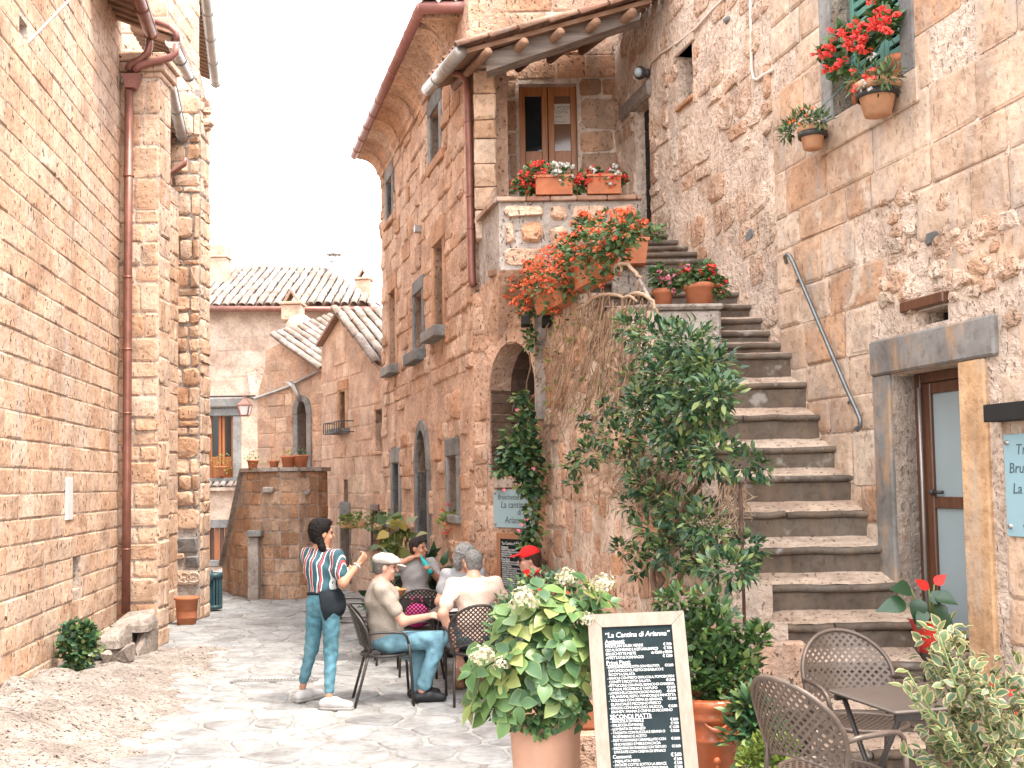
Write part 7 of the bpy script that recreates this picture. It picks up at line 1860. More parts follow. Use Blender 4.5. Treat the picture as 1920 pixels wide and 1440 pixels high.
# ================================================================== WRITING BOARDS
MENU = [("\u201cLa Cantina di Arianna\u201d", '', 1.9), ('Antipasti:', '', 1.15), ('FAGIOLI IN SALSA VERDE', '\u20ac 7.00', .8), ('CECI AL ROSMARINO E ACETO BALSAMICO', '\u20ac 7.00', .8), ('BRUSCHETTE MISTE', 'da \u20ac2.00 a \u20ac8.00', .8), ('AFFETTATI E FORMAGGI', '\u20ac 12.00', .8),
        ('Primi Piatti:', '', 1.15), ('- RAVIOLI RIPIENI DI RICOTTA CON VELLUTATA', '\u20ac12.00', .75), ('  DI POMODORO, PESTO DI BASILICO E', '', .75), ('  RICOTTA SALATA', '', .75), ('- RAVIOLI CON PESTO DI RUCOLA, POMODORINI', '', .75), ('  CONFIT E RICOTTA SALATA', '\u20ac12.00', .75),
        ('- FETTUCCINE CON RAGU BIANCO DI CHIANINA,', '', .75), ('  FUNGHI, PECORINO E TARTUFO', '\u20ac13.00', .75), ('- LOMBRICHELLI CON POMODORO PACHINO,', '\u20ac10.00', .75), ('  MELANZANE, PESTO, MANDORLE E PANCETTA', '', .75), ('- TAGLIOLINI CON CREMA DI ASPARAGI,', '\u20ac12.00', .75), ('  GUANCIALE E PECORINO FRESCO', '', .75),
        ('- STRIGOLI CON RADICCHIO, SALSICCIA,', '\u20ac12.00', .75), ('  BRANDY, PANNA E CREMA DI PECORINO', '', .75), ('SECONDI PIATTI:', '', 1.15), ('- BRACIOLA DI MAIALE', '\u20ac 8.00', .75), ('- SALSICCIA DI MAIALE', '\u20ac 9.00', .75), ('- LOMBATA DI MANZO', '\u20ac 12.00', .75), ('- TAGLIATA CON RUCOLA E GRANA O', '\u20ac15.00', .75), ('  ROSMARINO E ACETO', '', .75),
        ('- FILETTO DI MAIALE CARAMELLATO CON', '\u20ac13.00', .75), ("  VINO ROSSO E MIELE D'ACACIA", '', .75), ('- SPEZZATINO DI CINGHIALE CON TARTUFO', '\u20ac13.00', .75), ('  E PATATE CON CREMA DI SPINACI', '', .75), ('Contorni:', '\u20ac 5.00', 1.0), ('- INSALATA MISTA', '\u20ac 5.00', .75), ('- PATATE COTTE SOTTO LA BRACE', '\u20ac 5.00', .75), ('- FAGIOLI DI RUCOLA, POMODORI E GRANA', '\u20ac 5.00', .75), ('- INSALATA DI CAROTE, FINOCCHI E MANDORLE', '\u20ac 6.00', .75), ('DOLCI: DELIZIE DELLA CASA', '\u20ac5.00', 1.5)]
def chalk_board(name, label, w, h, fw, mat_f, mtx, leg=False, cat='menu board'):
    """board in local x (right), y (up), z (out); mtx places its bottom centre"""
    root = empty(name, (0, 0, 0), label=label, cat=cat); root.matrix_world = mtx
    mb = MB(); mb.box(-w / 2 + fw * .9, w / 2 - fw * .9, fw * .9, h - fw * .9, -.012, .004); mb.build('slate', M['chalkboard'], root, local=True)
    t = .014
    for (nm, poly) in (('frame', [(-w / 2, 0), (-w / 2 + fw, fw), (-w / 2 + fw, h - fw), (-w / 2, h)]), ('frame', [(w / 2, 0), (w / 2, h), (w / 2 - fw, h - fw), (w / 2 - fw, fw)]), ('frame', [(-w / 2, h), (-w / 2 + fw, h - fw), (w / 2 - fw, h - fw), (w / 2, h)]), ('frame', [(-w / 2, 0), (w / 2, 0), (w / 2 - fw, fw), (-w / 2 + fw, fw)])):
        mb = MB(); c = (sum(p[0] for p in poly) / 4, sum(p[1] for p in poly) / 4)
        pp = [(p[0] + (c[0] - p[0]) * .004, p[1] + (c[1] - p[1]) * .004) for p in poly]
        mb.prism([(x, y, -t) for x, y in pp], (0, 0, 2 * t)); mb.build(nm, mat_f, root, local=True)
    iw = w - 2 * fw; y = h - fw - .012; tot = sum(m[2] for m in MENU) + .6; unit = (h - 2 * fw - .02) / tot
    for (t1, t2, s) in MENU:
        y -= unit * s; sz = unit * s * 1.02
        if s == 1.9: sz *= .78
        if s == 1.5: sz *= .8
        sp = .86 if s < 1 else .95
        o = text_mesh(t1, sz, M['chalk'], 'lettering', root, Matrix.Translation((-iw / 2 + .012, y + unit * .12 * s, .0055)), shear=.18 if s == 1.9 else 0, space=sp)
        wd = max((v.co.x for v in o.data.vertices), default=0); mx = iw * (.78 if t2 else .97) - .012
        if wd > mx: o.scale = (mx / wd, 1, 1)
        if t2: text_mesh(t2, sz, M['chalk'], 'price', root, Matrix.Translation((iw / 2 - .008, y + unit * .12 * s, .0055)), align='RIGHT', space=.8)
        if s in (1.15,):
            mb = MB(); mb.box(-iw / 2 + .012, -iw / 2 + .012 + min(wd, mx), y - unit * .02, y + unit * .05, .0045, .006); mb.build('underline', M['chalk'], root, local=True)
    if leg:
        hl_ = leg
        for s in (-1, 1):
            mb = MB(); mb.box(s * (w / 2 - fw / 2) - fw / 2 + .004, s * (w / 2 - fw / 2) + fw / 2 - .004, -hl_, -.002, -t, t); mb.build('front_leg', mat_f, root, local=True)
            mb = MB(); mb.hexa([(s * (w / 2 - .05) - .016, .0, -.42), (s * (w / 2 - .05) + .016, 0, -.42), (s * (w / 2 - .05) + .016, 0.0, -.39), (s * (w / 2 - .05) - .016, 0, -.39), (s * (w / 2 - .05) - .016, h * .93, -.045), (s * (w / 2 - .05) + .016, h * .93, -.045), (s * (w / 2 - .05) + .016, h * .93, -.016), (s * (w / 2 - .05) - .016, h * .93, -.016)]); mb.build('back_leg', mat_f, root, local=True)
    return root
# A-board in front: top edge and right-hand lean as in the photograph
tl = at(1106, 1153, 5.25); tr_ = at(1279, 1146, 5.25); bl_ = at(1128, 1520, 4.98); ex = (tr_ - tl); bw = ex.length; ex.normalize()
mid_t = (tl + tr_) / 2; zg = gz(mid_t.x, 5.0)
down = (bl_ - tl).normalized(); kk = (mid_t.z - zg - .005) / -down.z; kk = bw * 1.92; bot = mid_t + down * kk; ey = -down; ey = (ey - ex * ey.dot(ex)).normalized(); ez = ex.cross(ey)
chalk_board('menu_easel', 'tall wooden menu easel with chalked dishes standing in front', bw * 1.04, kk, .064, M['woodpale'], Matrix(((ex.x, ey.x, ez.x, bot.x), (ex.y, ey.y, ez.y, bot.y), (ex.z, ey.z, ez.z, bot.z), (0, 0, 0, 1))), max(.05, (bot.z - zg) / ey.z))
# wall menu beside the arch with the blue sign above it
u0_ = PL.uv(936, 1050, .05)[0]; u1_ = PL.uv(1003, 1050, .05)[0]; vt_ = PL.uv(965, 1000, .05)[1]; bw2 = u1_ - u0_; h2 = vt_ - .35
pm = PL.pt((u0_ + u1_) / 2, .35, .07)
chalk_board('wall_menu', 'dark framed chalk menu leaning on the wall behind the red cap', bw2, h2, .06, M['woodmenu'], Matrix(((PL.e.x, 0, PL.n.x, pm.x), (PL.e.y, 0, PL.n.y, pm.y), (0, 1, 0, pm.z), (0, 0, 0, 1))))
rs_ = PL.rect(923, 996, 918, 990, .05)
sign_plate('blue_sign', PL, rs_, 'blue glass sign half covered by creeper above the wall menu', [('Bruschetteria', .12, .74, .95), ('La cantina', .2, .52, 1.25), ('di', .62, .34, 1.1), ('Arianna', .3, .12, 1.25)], False, .085)
# two black box lights above the arch
for k, (x, y) in enumerate(((988, 602), (1027, 603))):
    mb = MB(); q = at(x, y, 10.7); mb.box(q.x - .06, q.x + .03, 10.6, 10.85, q.z - .045, q.z + .045, None, .004); tag(mb.build('wall_lamp', M['black']), ('black box light below the coral geraniums, left of two', 'black box light below the coral geraniums, right of two')[k], 'lamp', 'box lights above the arch')
# ================================================================== CAFE CHAIRS AND TABLES
def chair_meshes(mat, fine=True):
    """returns list of (part name, mesh); sitter faces -Y, origin on the ground under the seat"""
    out = []
    def back_pt(x, z):
        t = (z - .44) / .44; return Vector((x, .205 + .13 * t - .10 * (x / .26) ** 2 * (1 - .15 * t), z))
    def w_at(z):                                       # half width of the back outline
        if z < .66: return .225 + .035 * ss((z - .42) / .2)
        return .26 * math.sqrt(max(0, 1 - ((z - .66) / .225) ** 2))
    def inside(x, z): return z < .88 and z > .455 + .085 * math.sqrt(max(0, 1 - (x / .235) ** 2)) and abs(x) < w_at(z) - .004
    c = .029 if fine else .032; bar = .0058 if fine else .008; V = []; F = []
    for i in range(-40, 41):
        for j in range(-40, 41):
            ca = (i + .5) * c; cb = (j + .5) * c; x = (ca + cb) / math.sqrt(2); z = .66 + (ca - cb) / math.sqrt(2)
            if not inside(x, z): continue
            n = len(V)
            for s in (c / 2, c / 2 - bar):
                for (a, b) in ((-1, -1), (1, -1), (1, 1), (-1, 1)):
                    aa = ca + a * s; bb = cb + b * s; p = back_pt((aa + bb) / math.sqrt(2), .66 + (aa - bb) / math.sqrt(2)); V.append(p)
            for k in range(4): k2 = (k + 1) % 4; F.append((n + k, n + k2, n + 4 + k2, n + 4 + k))
    m = len(V); V2 = V + [v + Vector((0, .005, 0)) for v in V]; F2 = F + [tuple(reversed([i + m for i in f])) for f in F]
    out.append(('back_panel', mesh_from(V2, F2, .5, False, mat, 'back_panel')))
    mb = MB(); P = []
    for k in range(25):
        a = math.pi * k / 24; P.append(back_pt(.26 * math.cos(a), .66 + .225 * math.sin(a)))
    P = [Vector((.215, .18, .43)), back_pt(.235, .52), back_pt(.255, .60)] + P + [back_pt(-.255, .60), back_pt(-.235, .52), Vector((-.215, .18, .43))]
    mb.tube(P, .0125, 8)
    Q = []
    for k in range(13): x = .225 - .45 * k / 12; Q.append(back_pt(x, .455 + .085 * math.sqrt(max(0, 1 - (x / .235) ** 2))))
    mb.tube(Q, .008, 6); out.append(('back_frame', mb.mesh(mat, True, None, 'back_frame')))
    V = []; F = []
    for i in range(-20, 21):
        for j in range(-20, 21):
            ca = (i + .5) * c; cb = (j + .5) * c; x = (ca + cb) / math.sqrt(2); y = (ca - cb) / math.sqrt(2)
            if (x / .225) ** 2 + (y / .225) ** 2 > .97: continue
            n = len(V)
            for s in (c / 2, c / 2 - bar):
                for (a, b) in ((-1, -1), (1, -1), (1, 1), (-1, 1)):
                    aa = ca + a * s; bb = cb + b * s; xx = (aa + bb) / math.sqrt(2); yy = (aa - bb) / math.sqrt(2); V.append(Vector((xx, yy, .442 - .012 * (1 - (xx * xx + yy * yy) / .05))))
            for k in range(4): k2 = (k + 1) % 4; F.append((n + k, n + k2, n + 4 + k2, n + 4 + k))
    m = len(V); V2 = V + [v + Vector((0, 0, -.005)) for v in V]; F2 = F + [tuple(reversed([i + m for i in f])) for f in F]
    mb = MB(); mb.add(V2, F2); mb.tube([(.225 * math.cos(2 * math.pi * k / 28), .225 * math.sin(2 * math.pi * k / 28), .44) for k in range(28)], .012, 8, True)
    out.append(('seat', mb.mesh(mat, True, None, 'seat')))
    for s in (-1, 1):
        mb = MB(); mb.tube([(s * .215, .17, .44), (s * .225, .22, .25), (s * .235, .29, .0)], .0125, 8); out.append(('leg', mb.mesh(mat, True, None, 'leg')))
    for s in (-1, 1):
        b = back_pt(s * .257, .64)
        mb = MB(); mb.tube([b, (s * .275, .1, .655), (s * .28, -.06, .655), (s * .278, -.13, .645), (s * .27, -.165, .615), (s * .262, -.185, .55)], .0125, 8); out.append(('armrest', mb.mesh(mat, True, None, 'armrest')))
        mb = MB(); mb.tube([(s * .262, -.185, .55), (s * .25, -.2, .42), (s * .245, -.225, .0)], .0125, 8); mb.tube([(s * .25, -.2, .43), (s * .2, -.1, .437)], .009, 6); out.append(('leg', mb.mesh(mat, True, None, 'leg')))
    return out
CH = chair_meshes(M['chair']); CHD = chair_meshes(M['chairdark'])
def chair(loc, face, label, group, parts=CH):
    """face: XY direction the sitter looks"""
    rz = math.atan2(face[1], face[0]) + math.pi / 2
    r = empty('cafe_chair', loc, rz, label, 'chair', group)
    for nm, me in parts: link(nm, me, r)
    return r
GRP1 = 'woven metal chairs by the stair'; GRP2 = 'woven metal chairs on the lane'
chair((1.40, 4.86, .2), (.86, .5), 'near brown lattice metal chair seen from behind left of table', GRP1)
chair((1.86, 5.80, .2), (.12, -1), 'brown lattice metal chair behind the empty table by the stair', GRP1)
chair((2.28, 4.50, .2), (-.75, .6), 'brown metal chair mostly hidden under the variegated shrub', GRP1)
chair((-1.17, 9.72, 0), (.97, .18), 'dark chair the man in the flat cap sits on', GRP2, CHD)
chair((-.36, 9.72, 0), (-.18, 1), 'dark lattice chair under the man in the peach shirt', GRP2, CHD)
chair((-1.83, 12.1, 0), (.95, .25), 'dark empty chair behind the flat-cap man, nearest the waitress', GRP2, CHD)
chair((-.98, 11.25, 0), (-.12, 1), 'dark lattice chair with a pink bag at the back table', GRP2, CHD)
chair((-.60, 11.10, 0), (.2, -1), 'dark chair under the white-haired woman', GRP2, CHD)
chair((.30, 10.35, 0), (-1, .05), 'dark chair under the woman in the red cap', GRP2, CHD)
chair((-1.25, 12.72, 0), (.3, -1), 'dark chair under the man drinking in grey', GRP2, CHD)
def table(loc, w, d, rz, label, h=.73):
    r = empty('cafe_table', loc, rz, label, 'table', 'folding metal cafe tables')
    mb = MB(); mb.box(-w / 2, w / 2, -d / 2, d / 2, h - .018, h, None, .007); mb.build('table_top', M['tabletop'], r, False, None, True)
    mb = MB()
    mb.box(-w / 2 + .02, w / 2 - .02, -d / 2 + .02, -d / 2 + .04, h - .05, h - .019); mb.box(-w / 2 + .02, w / 2 - .02, d / 2 - .04, d / 2 - .02, h - .05, h - .019); mb.build('apron', M['chairdark'], r, False, None, True)
    for s in (-1, 1):
        for (a, b) in ((-1, 1), (1, -1)):
            mb = MB(); mb.tube([(s * (w / 2 - .06) - .012 * a, a * (d / 2 - .06), h - .03), (s * (w / 2 - .06) - .012 * a, b * (d / 2 - .02), 0.0)], .0125, 8); mb.build('leg', M['chairdark'], r, True, None, True)
    mb = MB(); mb.tube([(-w / 2 + .06, 0, h * .48), (w / 2 - .06, 0, h * .48)], .010, 8); mb.build('crossbar', M['chairdark'], r, True, None, True)
    return r
table((1.915, 5.06, .2), .70, .54, R(14.8), 'empty dark folding table among the chairs by the stair')
table((-.42, 10.40, 0), .80, .70, R(-6), 'cafe table shared by the seated group of four')
table((-1.22, 11.95, 0), .70, .62, R(4), 'back cafe table with the bread basket')
# bread basket, pink bag, plate and menu card
bk = at(737, 1108, 11.75); bk.z = .731
bs = empty('bread_basket', bk, label='small wicker bread basket on the back table', cat='basket')
mb = MB()
for k in range(7): z = .008 + k * .011; rr = .075 + k * .007; mb.tube([(bk.x + 1.2 * rr * math.cos(a * .3927), bk.y + rr * math.sin(a * .3927), bk.z + z) for a in range(16)], .0075, 5, True)
mb.lathe([(.001, .004), (.08, .004)], 14, Matrix.Translation(bk)); mb.build('wicker', plain('wicker', (0.55, 0.27, 0.11), .8, 0, .3, 40, .3), bs, True)
for (dx, dy) in ((-.04, 0), (.03, .01), (0, -.03)):
    mb = MB(); mb.ball(bk + Vector((dx, dy, .075)), (.05, .04, .03)); mb.build('bread', plain('bread', (0.62, 0.40, 0.22), .8, 0, .2, 20), bs, True)
mb = MB(); q = Vector((-1.03, 11.34, .47)); mb.ball(q + Vector((0, 0, .1)), (.14, .09, .13), 14, 8); mb.tube([q + Vector((-.06, 0, .2)), q + Vector((-.04, -.02, .3)), q + Vector((.04, -.02, .3)), q + Vector((.06, 0, .2))], .012, 6)
tag(mb.build('pink_bag', plain('pink_cloth', (0.62, 0.03, 0.22), .7, 0, .15, 8), None, True), 'bright pink bag on the seat of the back table chair', 'bag')
mb = MB(); mb.lathe([(.001, .004), (.07, .004), (.12, .018), (.122, .022), (.07, .010), (.001, .009)], 24, Matrix.Translation((-.60, 10.22, .731))); tag(mb.build('plate', M['white'], None, True), 'white plate on the shared table', 'plate')
mb = MB(); mb.lathe([(.001, .002), (.03, .002), (.034, .11), (.031, .11), (.027, .01)], 16, Matrix.Translation((-.30, 10.35, .731))); tag(mb.build('drinking_glass', M['glassfrost'], None, True), 'drinking glass in the middle of the shared table', 'glass')
# ================================================================== PEOPLE: smooth blended bodies
def _basis(f, u):
    f = np.array(f, float); f /= np.linalg.norm(f); u = np.array(u, float); u -= f * u.dot(f); u /= np.linalg.norm(u)
    s = np.cross(u, f); return np.stack([f, s, u])       # rows: forward, left, up
class Body:
    """a solid made of tapered limbs and ellipsoids blended together, meshed by surface nets"""
    def __init__(s): s.pr = []
    def cone(s, a, b, ra, rb, k=.03): s.pr.append(('c', np.array(a, float), np.array(b, float), ra, rb, k)); return s
    def chain(s, pts, rad, k=.03):
        for i in range(len(pts) - 1): s.cone(pts[i], pts[i + 1], rad[i], rad[i + 1], k)
        return s
    def ell(s, c, r, B=None, k=.03): s.pr.append(('e', np.array(c, float), np.array(r, float), B if B is not None else np.eye(3), None, k)); return s
    def mesh(s, cell=.009, grow=0.0, cuts=(), noise=None):
        lo = np.full(3, 1e9); hi = np.full(3, -1e9)
        for p in s.pr:
            if p[0] == 'c':
                r = max(p[3], p[4]) + grow; lo = np.minimum(lo, np.minimum(p[1], p[2]) - r); hi = np.maximum(hi, np.maximum(p[1], p[2]) + r)
            else: r = p[2].max() + grow; lo = np.minimum(lo, p[1] - r); hi = np.maximum(hi, p[1] + r)
        lo -= cell * 3; hi += cell * 3; n = np.ceil((hi - lo) / cell).astype(int) + 1
        ax = [lo[i] + cell * np.arange(n[i]) for i in range(3)]
        Fd = np.full(n, 1.0, dtype=np.float32)
        for p in s.pr:
            k = p[5]
            if p[0] == 'c': r = max(p[3], p[4]) + grow + k + cell * 2; a = np.minimum(p[1], p[2]) - r; b = np.maximum(p[1], p[2]) + r
            else: r = p[2].max() + grow + k + cell * 2; a = p[1] - r; b = p[1] + r
            i0 = np.maximum(((a - lo) / cell).astype(int), 0); i1 = np.minimum(((b - lo) / cell).astype(int) + 2, n)
            X = ax[0][i0[0]:i1[0], None, None]; Y = ax[1][None, i0[1]:i1[1], None]; Z = ax[2][None, None, i0[2]:i1[2]]
            if p[0] == 'c':
                d = p[2] - p[1]; L2 = max(1e-9, d.dot(d)); t = np.clip(((X - p[1][0]) * d[0] + (Y - p[1][1]) * d[1] + (Z - p[1][2]) * d[2]) / L2, 0, 1)
                D = np.sqrt((X - p[1][0] - d[0] * t) ** 2 + (Y - p[1][1] - d[1] * t) ** 2 + (Z - p[1][2] - d[2] * t) ** 2) - (p[3] + (p[4] - p[3]) * t) - grow
            else:
                q = [(X - p[1][0]) * p[3][i][0] + (Y - p[1][1]) * p[3][i][1] + (Z - p[1][2]) * p[3][i][2] for i in range(3)]; rr = p[2] + grow
                k0 = np.sqrt((q[0] / rr[0]) ** 2 + (q[1] / rr[1]) ** 2 + (q[2] / rr[2]) ** 2); k1 = np.sqrt((q[0] / rr[0] ** 2) ** 2 + (q[1] / rr[1] ** 2) ** 2 + (q[2] / rr[2] ** 2) ** 2)
                D = k0 * (k0 - 1) / np.maximum(k1, 1e-6)
            sl = (slice(i0[0], i1[0]), slice(i0[1], i1[1]), slice(i0[2], i1[2])); A = Fd[sl]
            h = np.maximum(k - np.abs(A - D), 0) / k; Fd[sl] = np.minimum(A, D) - h * h * k * .25
        X = ax[0][:, None, None]; Y = ax[1][None, :, None]; Z = ax[2][None, None, :]
        if noise is not None: Fd = Fd + noise(X, Y, Z).astype(np.float32)
        for (pt, nr) in cuts:                               # keep the side against the normal
            nr = np.array(nr, float); nr /= np.linalg.norm(nr); Fd = np.maximum(Fd, (X - pt[0]) * nr[0] + (Y - pt[1]) * nr[1] + (Z - pt[2]) * nr[2])
        # surface nets
        S = Fd < 0; c = Fd
        nx, ny, nz = [m - 1 for m in Fd.shape]
        cnt = np.zeros((nx, ny, nz), np.int8)
        for i in (0, 1):
            for j in (0, 1):
                for k in (0, 1): cnt += S[i:i + nx, j:j + ny, k:k + nz]
        act = np.argwhere((cnt > 0) & (cnt < 8)); idx = -np.ones((nx, ny, nz), np.int64); idx[act[:, 0], act[:, 1], act[:, 2]] = np.arange(len(act))
        acc = np.zeros((len(act), 3)); num = np.zeros(len(act))
        cor = [(i, j, k) for i in (0, 1) for j in (0, 1) for k in (0, 1)]
        for a in cor:
            for d in range(3):
                if a[d]: continue
                b = list(a); b[d] = 1
                fa = c[act[:, 0] + a[0], act[:, 1] + a[1], act[:, 2] + a[2]]; fb = c[act[:, 0] + b[0], act[:, 1] + b[1], act[:, 2] + b[2]]
                m = (fa < 0) != (fb < 0); t = np.where(m, fa / np.where(m, fa - fb, 1), 0)
                P = np.tile(np.array(a, float), (len(act), 1)); P[:, d] = t; acc[m] += P[m]; num[m] += 1
        V = lo + cell * (act + acc / np.maximum(num, 1)[:, None]); Q = []
        for d in range(3):
            e = [slice(1, -1)] * 3; e[d] = slice(0, None)
            A = [slice(0, Fd.shape[q]) for q in range(3)]
            s0 = list(A); s1 = list(A); s0[d] = slice(0, -1); s1[d] = slice(1, None)
            ch = S[tuple(s0)] != S[tuple(s1)]; pos = np.argwhere(ch); o1, o2 = (d + 1) % 3, (d + 2) % 3
            ok = (pos[:, o1] > 0) & (pos[:, o2] > 0) & (pos[:, o1] < Fd.shape[o1] - 1) & (pos[:, o2] < Fd.shape[o2] - 1); pos = pos[ok]
            def cid(u, v): q = pos.copy(); q[:, o1] -= u; q[:, o2] -= v; return idx[q[:, 0], q[:, 1], q[:, 2]]
            quad = np.stack([cid(1, 1), cid(0, 1), cid(0, 0), cid(1, 0)], 1); flip = ~S[pos[:, 0], pos[:, 1], pos[:, 2]]; quad[flip] = quad[flip][:, ::-1]; Q.append(quad)
        return V, np.concatenate(Q)
def body_obj(name, parts, mat, parent):
    """parts: list of (V, F) joined into one mesh object in the parent's frame"""
    Vs = []; Fs = []; o = 0
    for V, F in parts: Vs.append(V); Fs.append(F + o); o += len(V)
    V = np.concatenate(Vs); F = np.concatenate(Fs); F = F[(F >= 0).all(axis=1)]
    me = bpy.data.meshes.new(name); me.from_pydata(V.tolist(), [], F.tolist()); me.polygons.foreach_set('use_smooth', [True] * len(me.polygons)); me.materials.append(mat)
    a = me.attributes.new('rnd', 'FLOAT', 'POINT'); a.data.foreach_set('value', np.full(len(V), .5, np.float32))
    return link(name, me, parent)
def cloth_noise(sc=38, amp=.004, ph=0.0):
    return lambda X, Y, Z: amp * (np.sin(X * sc + 2.2 * np.sin(Z * sc * .45 + ph)) * np.sin(Y * sc * .8 + 1.7 * np.sin(Z * sc * .6)) + .6 * np.sin(Z * sc * 1.3 + 2 * np.sin(X * sc * .5) + ph))
def hair_noise(sc=110, amp=.006):
    return lambda X, Y, Z: amp * np.sin(X * sc + 2 * np.sin(Z * sc * .5)) * np.sin(Y * sc + np.sin(X * sc * .7)) * np.sin(Z * sc * .9)
def skin_mat(name, col):
    m, nt, b = _new(name); n = _noise(nt, _pos(nt), 14, 3, .6); r = _ramp(nt, [(.3, tuple(x * .88 for x in col)), (.7, tuple(x * 1.06 for x in col))]); nt.links.new(n, r.inputs['Fac']); nt.links.new(r.outputs['Color'], b.inputs['Base Color'])
    b.inputs['Roughness'].default_value = .55; b.inputs['Subsurface Weight'].default_value = .12; b.inputs['Subsurface Radius'].default_value = (.01, .004, .002); return m
M['skin'] = skin_mat('skin', (0.524, 0.281, 0.187)); M['skintan'] = skin_mat('skin_tanned', (0.468, 0.229, 0.141)); M['skinpink'] = skin_mat('skin_pink', (0.542, 0.289, 0.206))
M['eye'] = plain('eye_dark', (0.03, 0.02, 0.018), .25); M['brow'] = plain('brow', (0.06, 0.04, 0.03), .9); M['lip'] = plain('lip', (0.42, 0.14, 0.11), .5)
def cloth(name, col, rough=.85, var=.12, scale=60): return plain(name, col, rough, 0, var, scale, .12, .2)
def head_prims(B, c, f, u, size=1.0, female=False):
    Bs = _basis(f, u); F, S_, U = Bs; c = np.array(c, float); k = .022 * size; z = size
    B.ell(c + U * .025 * z - F * .012 * z, (.097 * z, .076 * z, .098 * z), Bs, k)
    B.ell(c + F * .030 * z - U * .050 * z, (.062 * z, .058 * z, .068 * z), Bs, k)
    B.ell(c + F * .070 * z - U * .098 * z, (.022 * z, .026 * z, .018 * z), Bs, k)
    B.ell(c + F * .078 * z + U * .030 * z, (.016 * z, .050 * z, .012 * z), Bs, .014)
    for s in (-1, 1):
        B.ell(c + F * .066 * z + S_ * s * .040 * z - U * .030 * z, (.022 * z, .022 * z, .02 * z), Bs, .016)
        B.ell(c + S_ * s * .077 * z - U * .008 * z - F * .008 * z, (.022 * z, .010 * z, .033 * z), Bs, .008)
    B.cone(c + F * .088 * z + U * .022 * z, c + F * .112 * z - U * .020 * z, .009 * z, .0145 * z, .010)
    B.ell(c + F * .092 * z - U * .058 * z, (.010 * z, .022 * z, .010 * z), Bs, .008)
    return Bs
def face_parts(root, c, f, u, size=1.0, browm=None):
    Bs = _basis(f, u); F, S_, U = Bs; c = np.array(c, float)
    for s in (-1, 1):
        e = MB(); q = c + F * .083 * size + S_ * s * .032 * size + U * .008 * size; e.ball(q, .0095 * size, 8, 6); e.build('eye', M['eye'], root, True, None, True)
        e = MB(); e.tube([c + F * (.094 - .006 * abs(t)) * size + S_ * s * (.018 + .016 * t) * size + U * (.030 + .003 * math.sin(math.pi * t / 2)) * size for t in (0, .5, 1, 1.5, 2)], .0042 * size, 5); e.build('eyebrow', browm or M['brow'], root, True, None, True)
    e = MB(); e.tube([c + F * (.101 - .008 * abs(t)) * size + S_ * .020 * t * size - U * .058 * size for t in (-1, -.5, 0, .5, 1)], .0048 * size, 5); e.build('lips', M['lip'], root, True, None, True)
def hand(w, d, n, curl=.6, spread=.5, left=False, thumb=.6):
    """palm and five bent fingers as their own fine solid; w wrist, d along the hand, n palm normal (towards the grip)"""
    d = np.array(d, float); d /= np.linalg.norm(d); n = np.array(n, float); n -= d * n.dot(d); n /= np.linalg.norm(n); s = np.cross(d, n) * (1 if left else -1); w = np.array(w, float)
    B = Body()
    for o in (-.026, -.009, .009, .026): B.cone(w + s * o * .75, w + d * .080 + s * o, .0145, .0125, .012)
    for i, (o, L) in enumerate(((.030, .062), (.010, .072), (-.011, .067), (-.030, .052))):
        a = w + d * .082 + s * o; c1 = curl * .8; d1 = d * math.cos(c1) + n * math.sin(c1) + s * o * spread * 3; d1 /= np.linalg.norm(d1); b = a + d1 * L * .5
        c2 = curl * 1.9; d2 = d * math.cos(c2) + n * math.sin(c2); d2 /= np.linalg.norm(d2); c = b + d2 * L * .33; c3 = curl * 2.6; d3 = d * math.cos(c3) + n * math.sin(c3); e = c + d3 * L * .25
        B.chain([a, b, c, e], [.0098, .0090, .0082, .0070], .006)
    a = w + d * .025 + s * .030; b = a + d * .028 + s * .020 + n * .012 * thumb; c = b + d * .026 + s * .002 + n * .022 * thumb; B.chain([a, b, c], [.013, .0105, .0085], .008)
    return B.mesh(.0045)

# ------------------------------------------------------------------ the waitress
STRIPES = None
def stripe_mat():
    m, nt, b = _new('striped_blouse'); tc = nt.nodes.new('ShaderNodeTexCoord'); sp = nt.nodes.new('ShaderNodeSeparateXYZ'); nt.links.new(tc.outputs['Object'], sp.inputs[0])
    # stripes run up the cloth: position across the back, bent a little by folds
    wob = _math(nt, 'MULTIPLY', _noise(nt, tc.outputs['Object'], 5, 2, .5), .05)
    x = _math(nt, 'ADD', _math(nt, 'SUBTRACT', _math(nt, 'MULTIPLY', sp.outputs['X'], .85), _math(nt, 'MULTIPLY', sp.outputs['Y'], .55)), wob)
    fr = _math(nt, 'FRACT', _math(nt, 'MULTIPLY', x, 12.5), 0.0)
    teal = (0.022, 0.075, 0.095)
    r = _ramp(nt, [(0, teal), (.30, (.62, .62, .60)), (.40, teal), (.56, (.55, .035, .04)), (.72, (.66, .64, .62)), (.78, teal)], 'CONSTANT'); nt.links.new(fr, r.inputs['Fac']); nt.links.new(r.outputs['Color'], b.inputs['Base Color']); b.inputs['Roughness'].default_value = .8
    return m
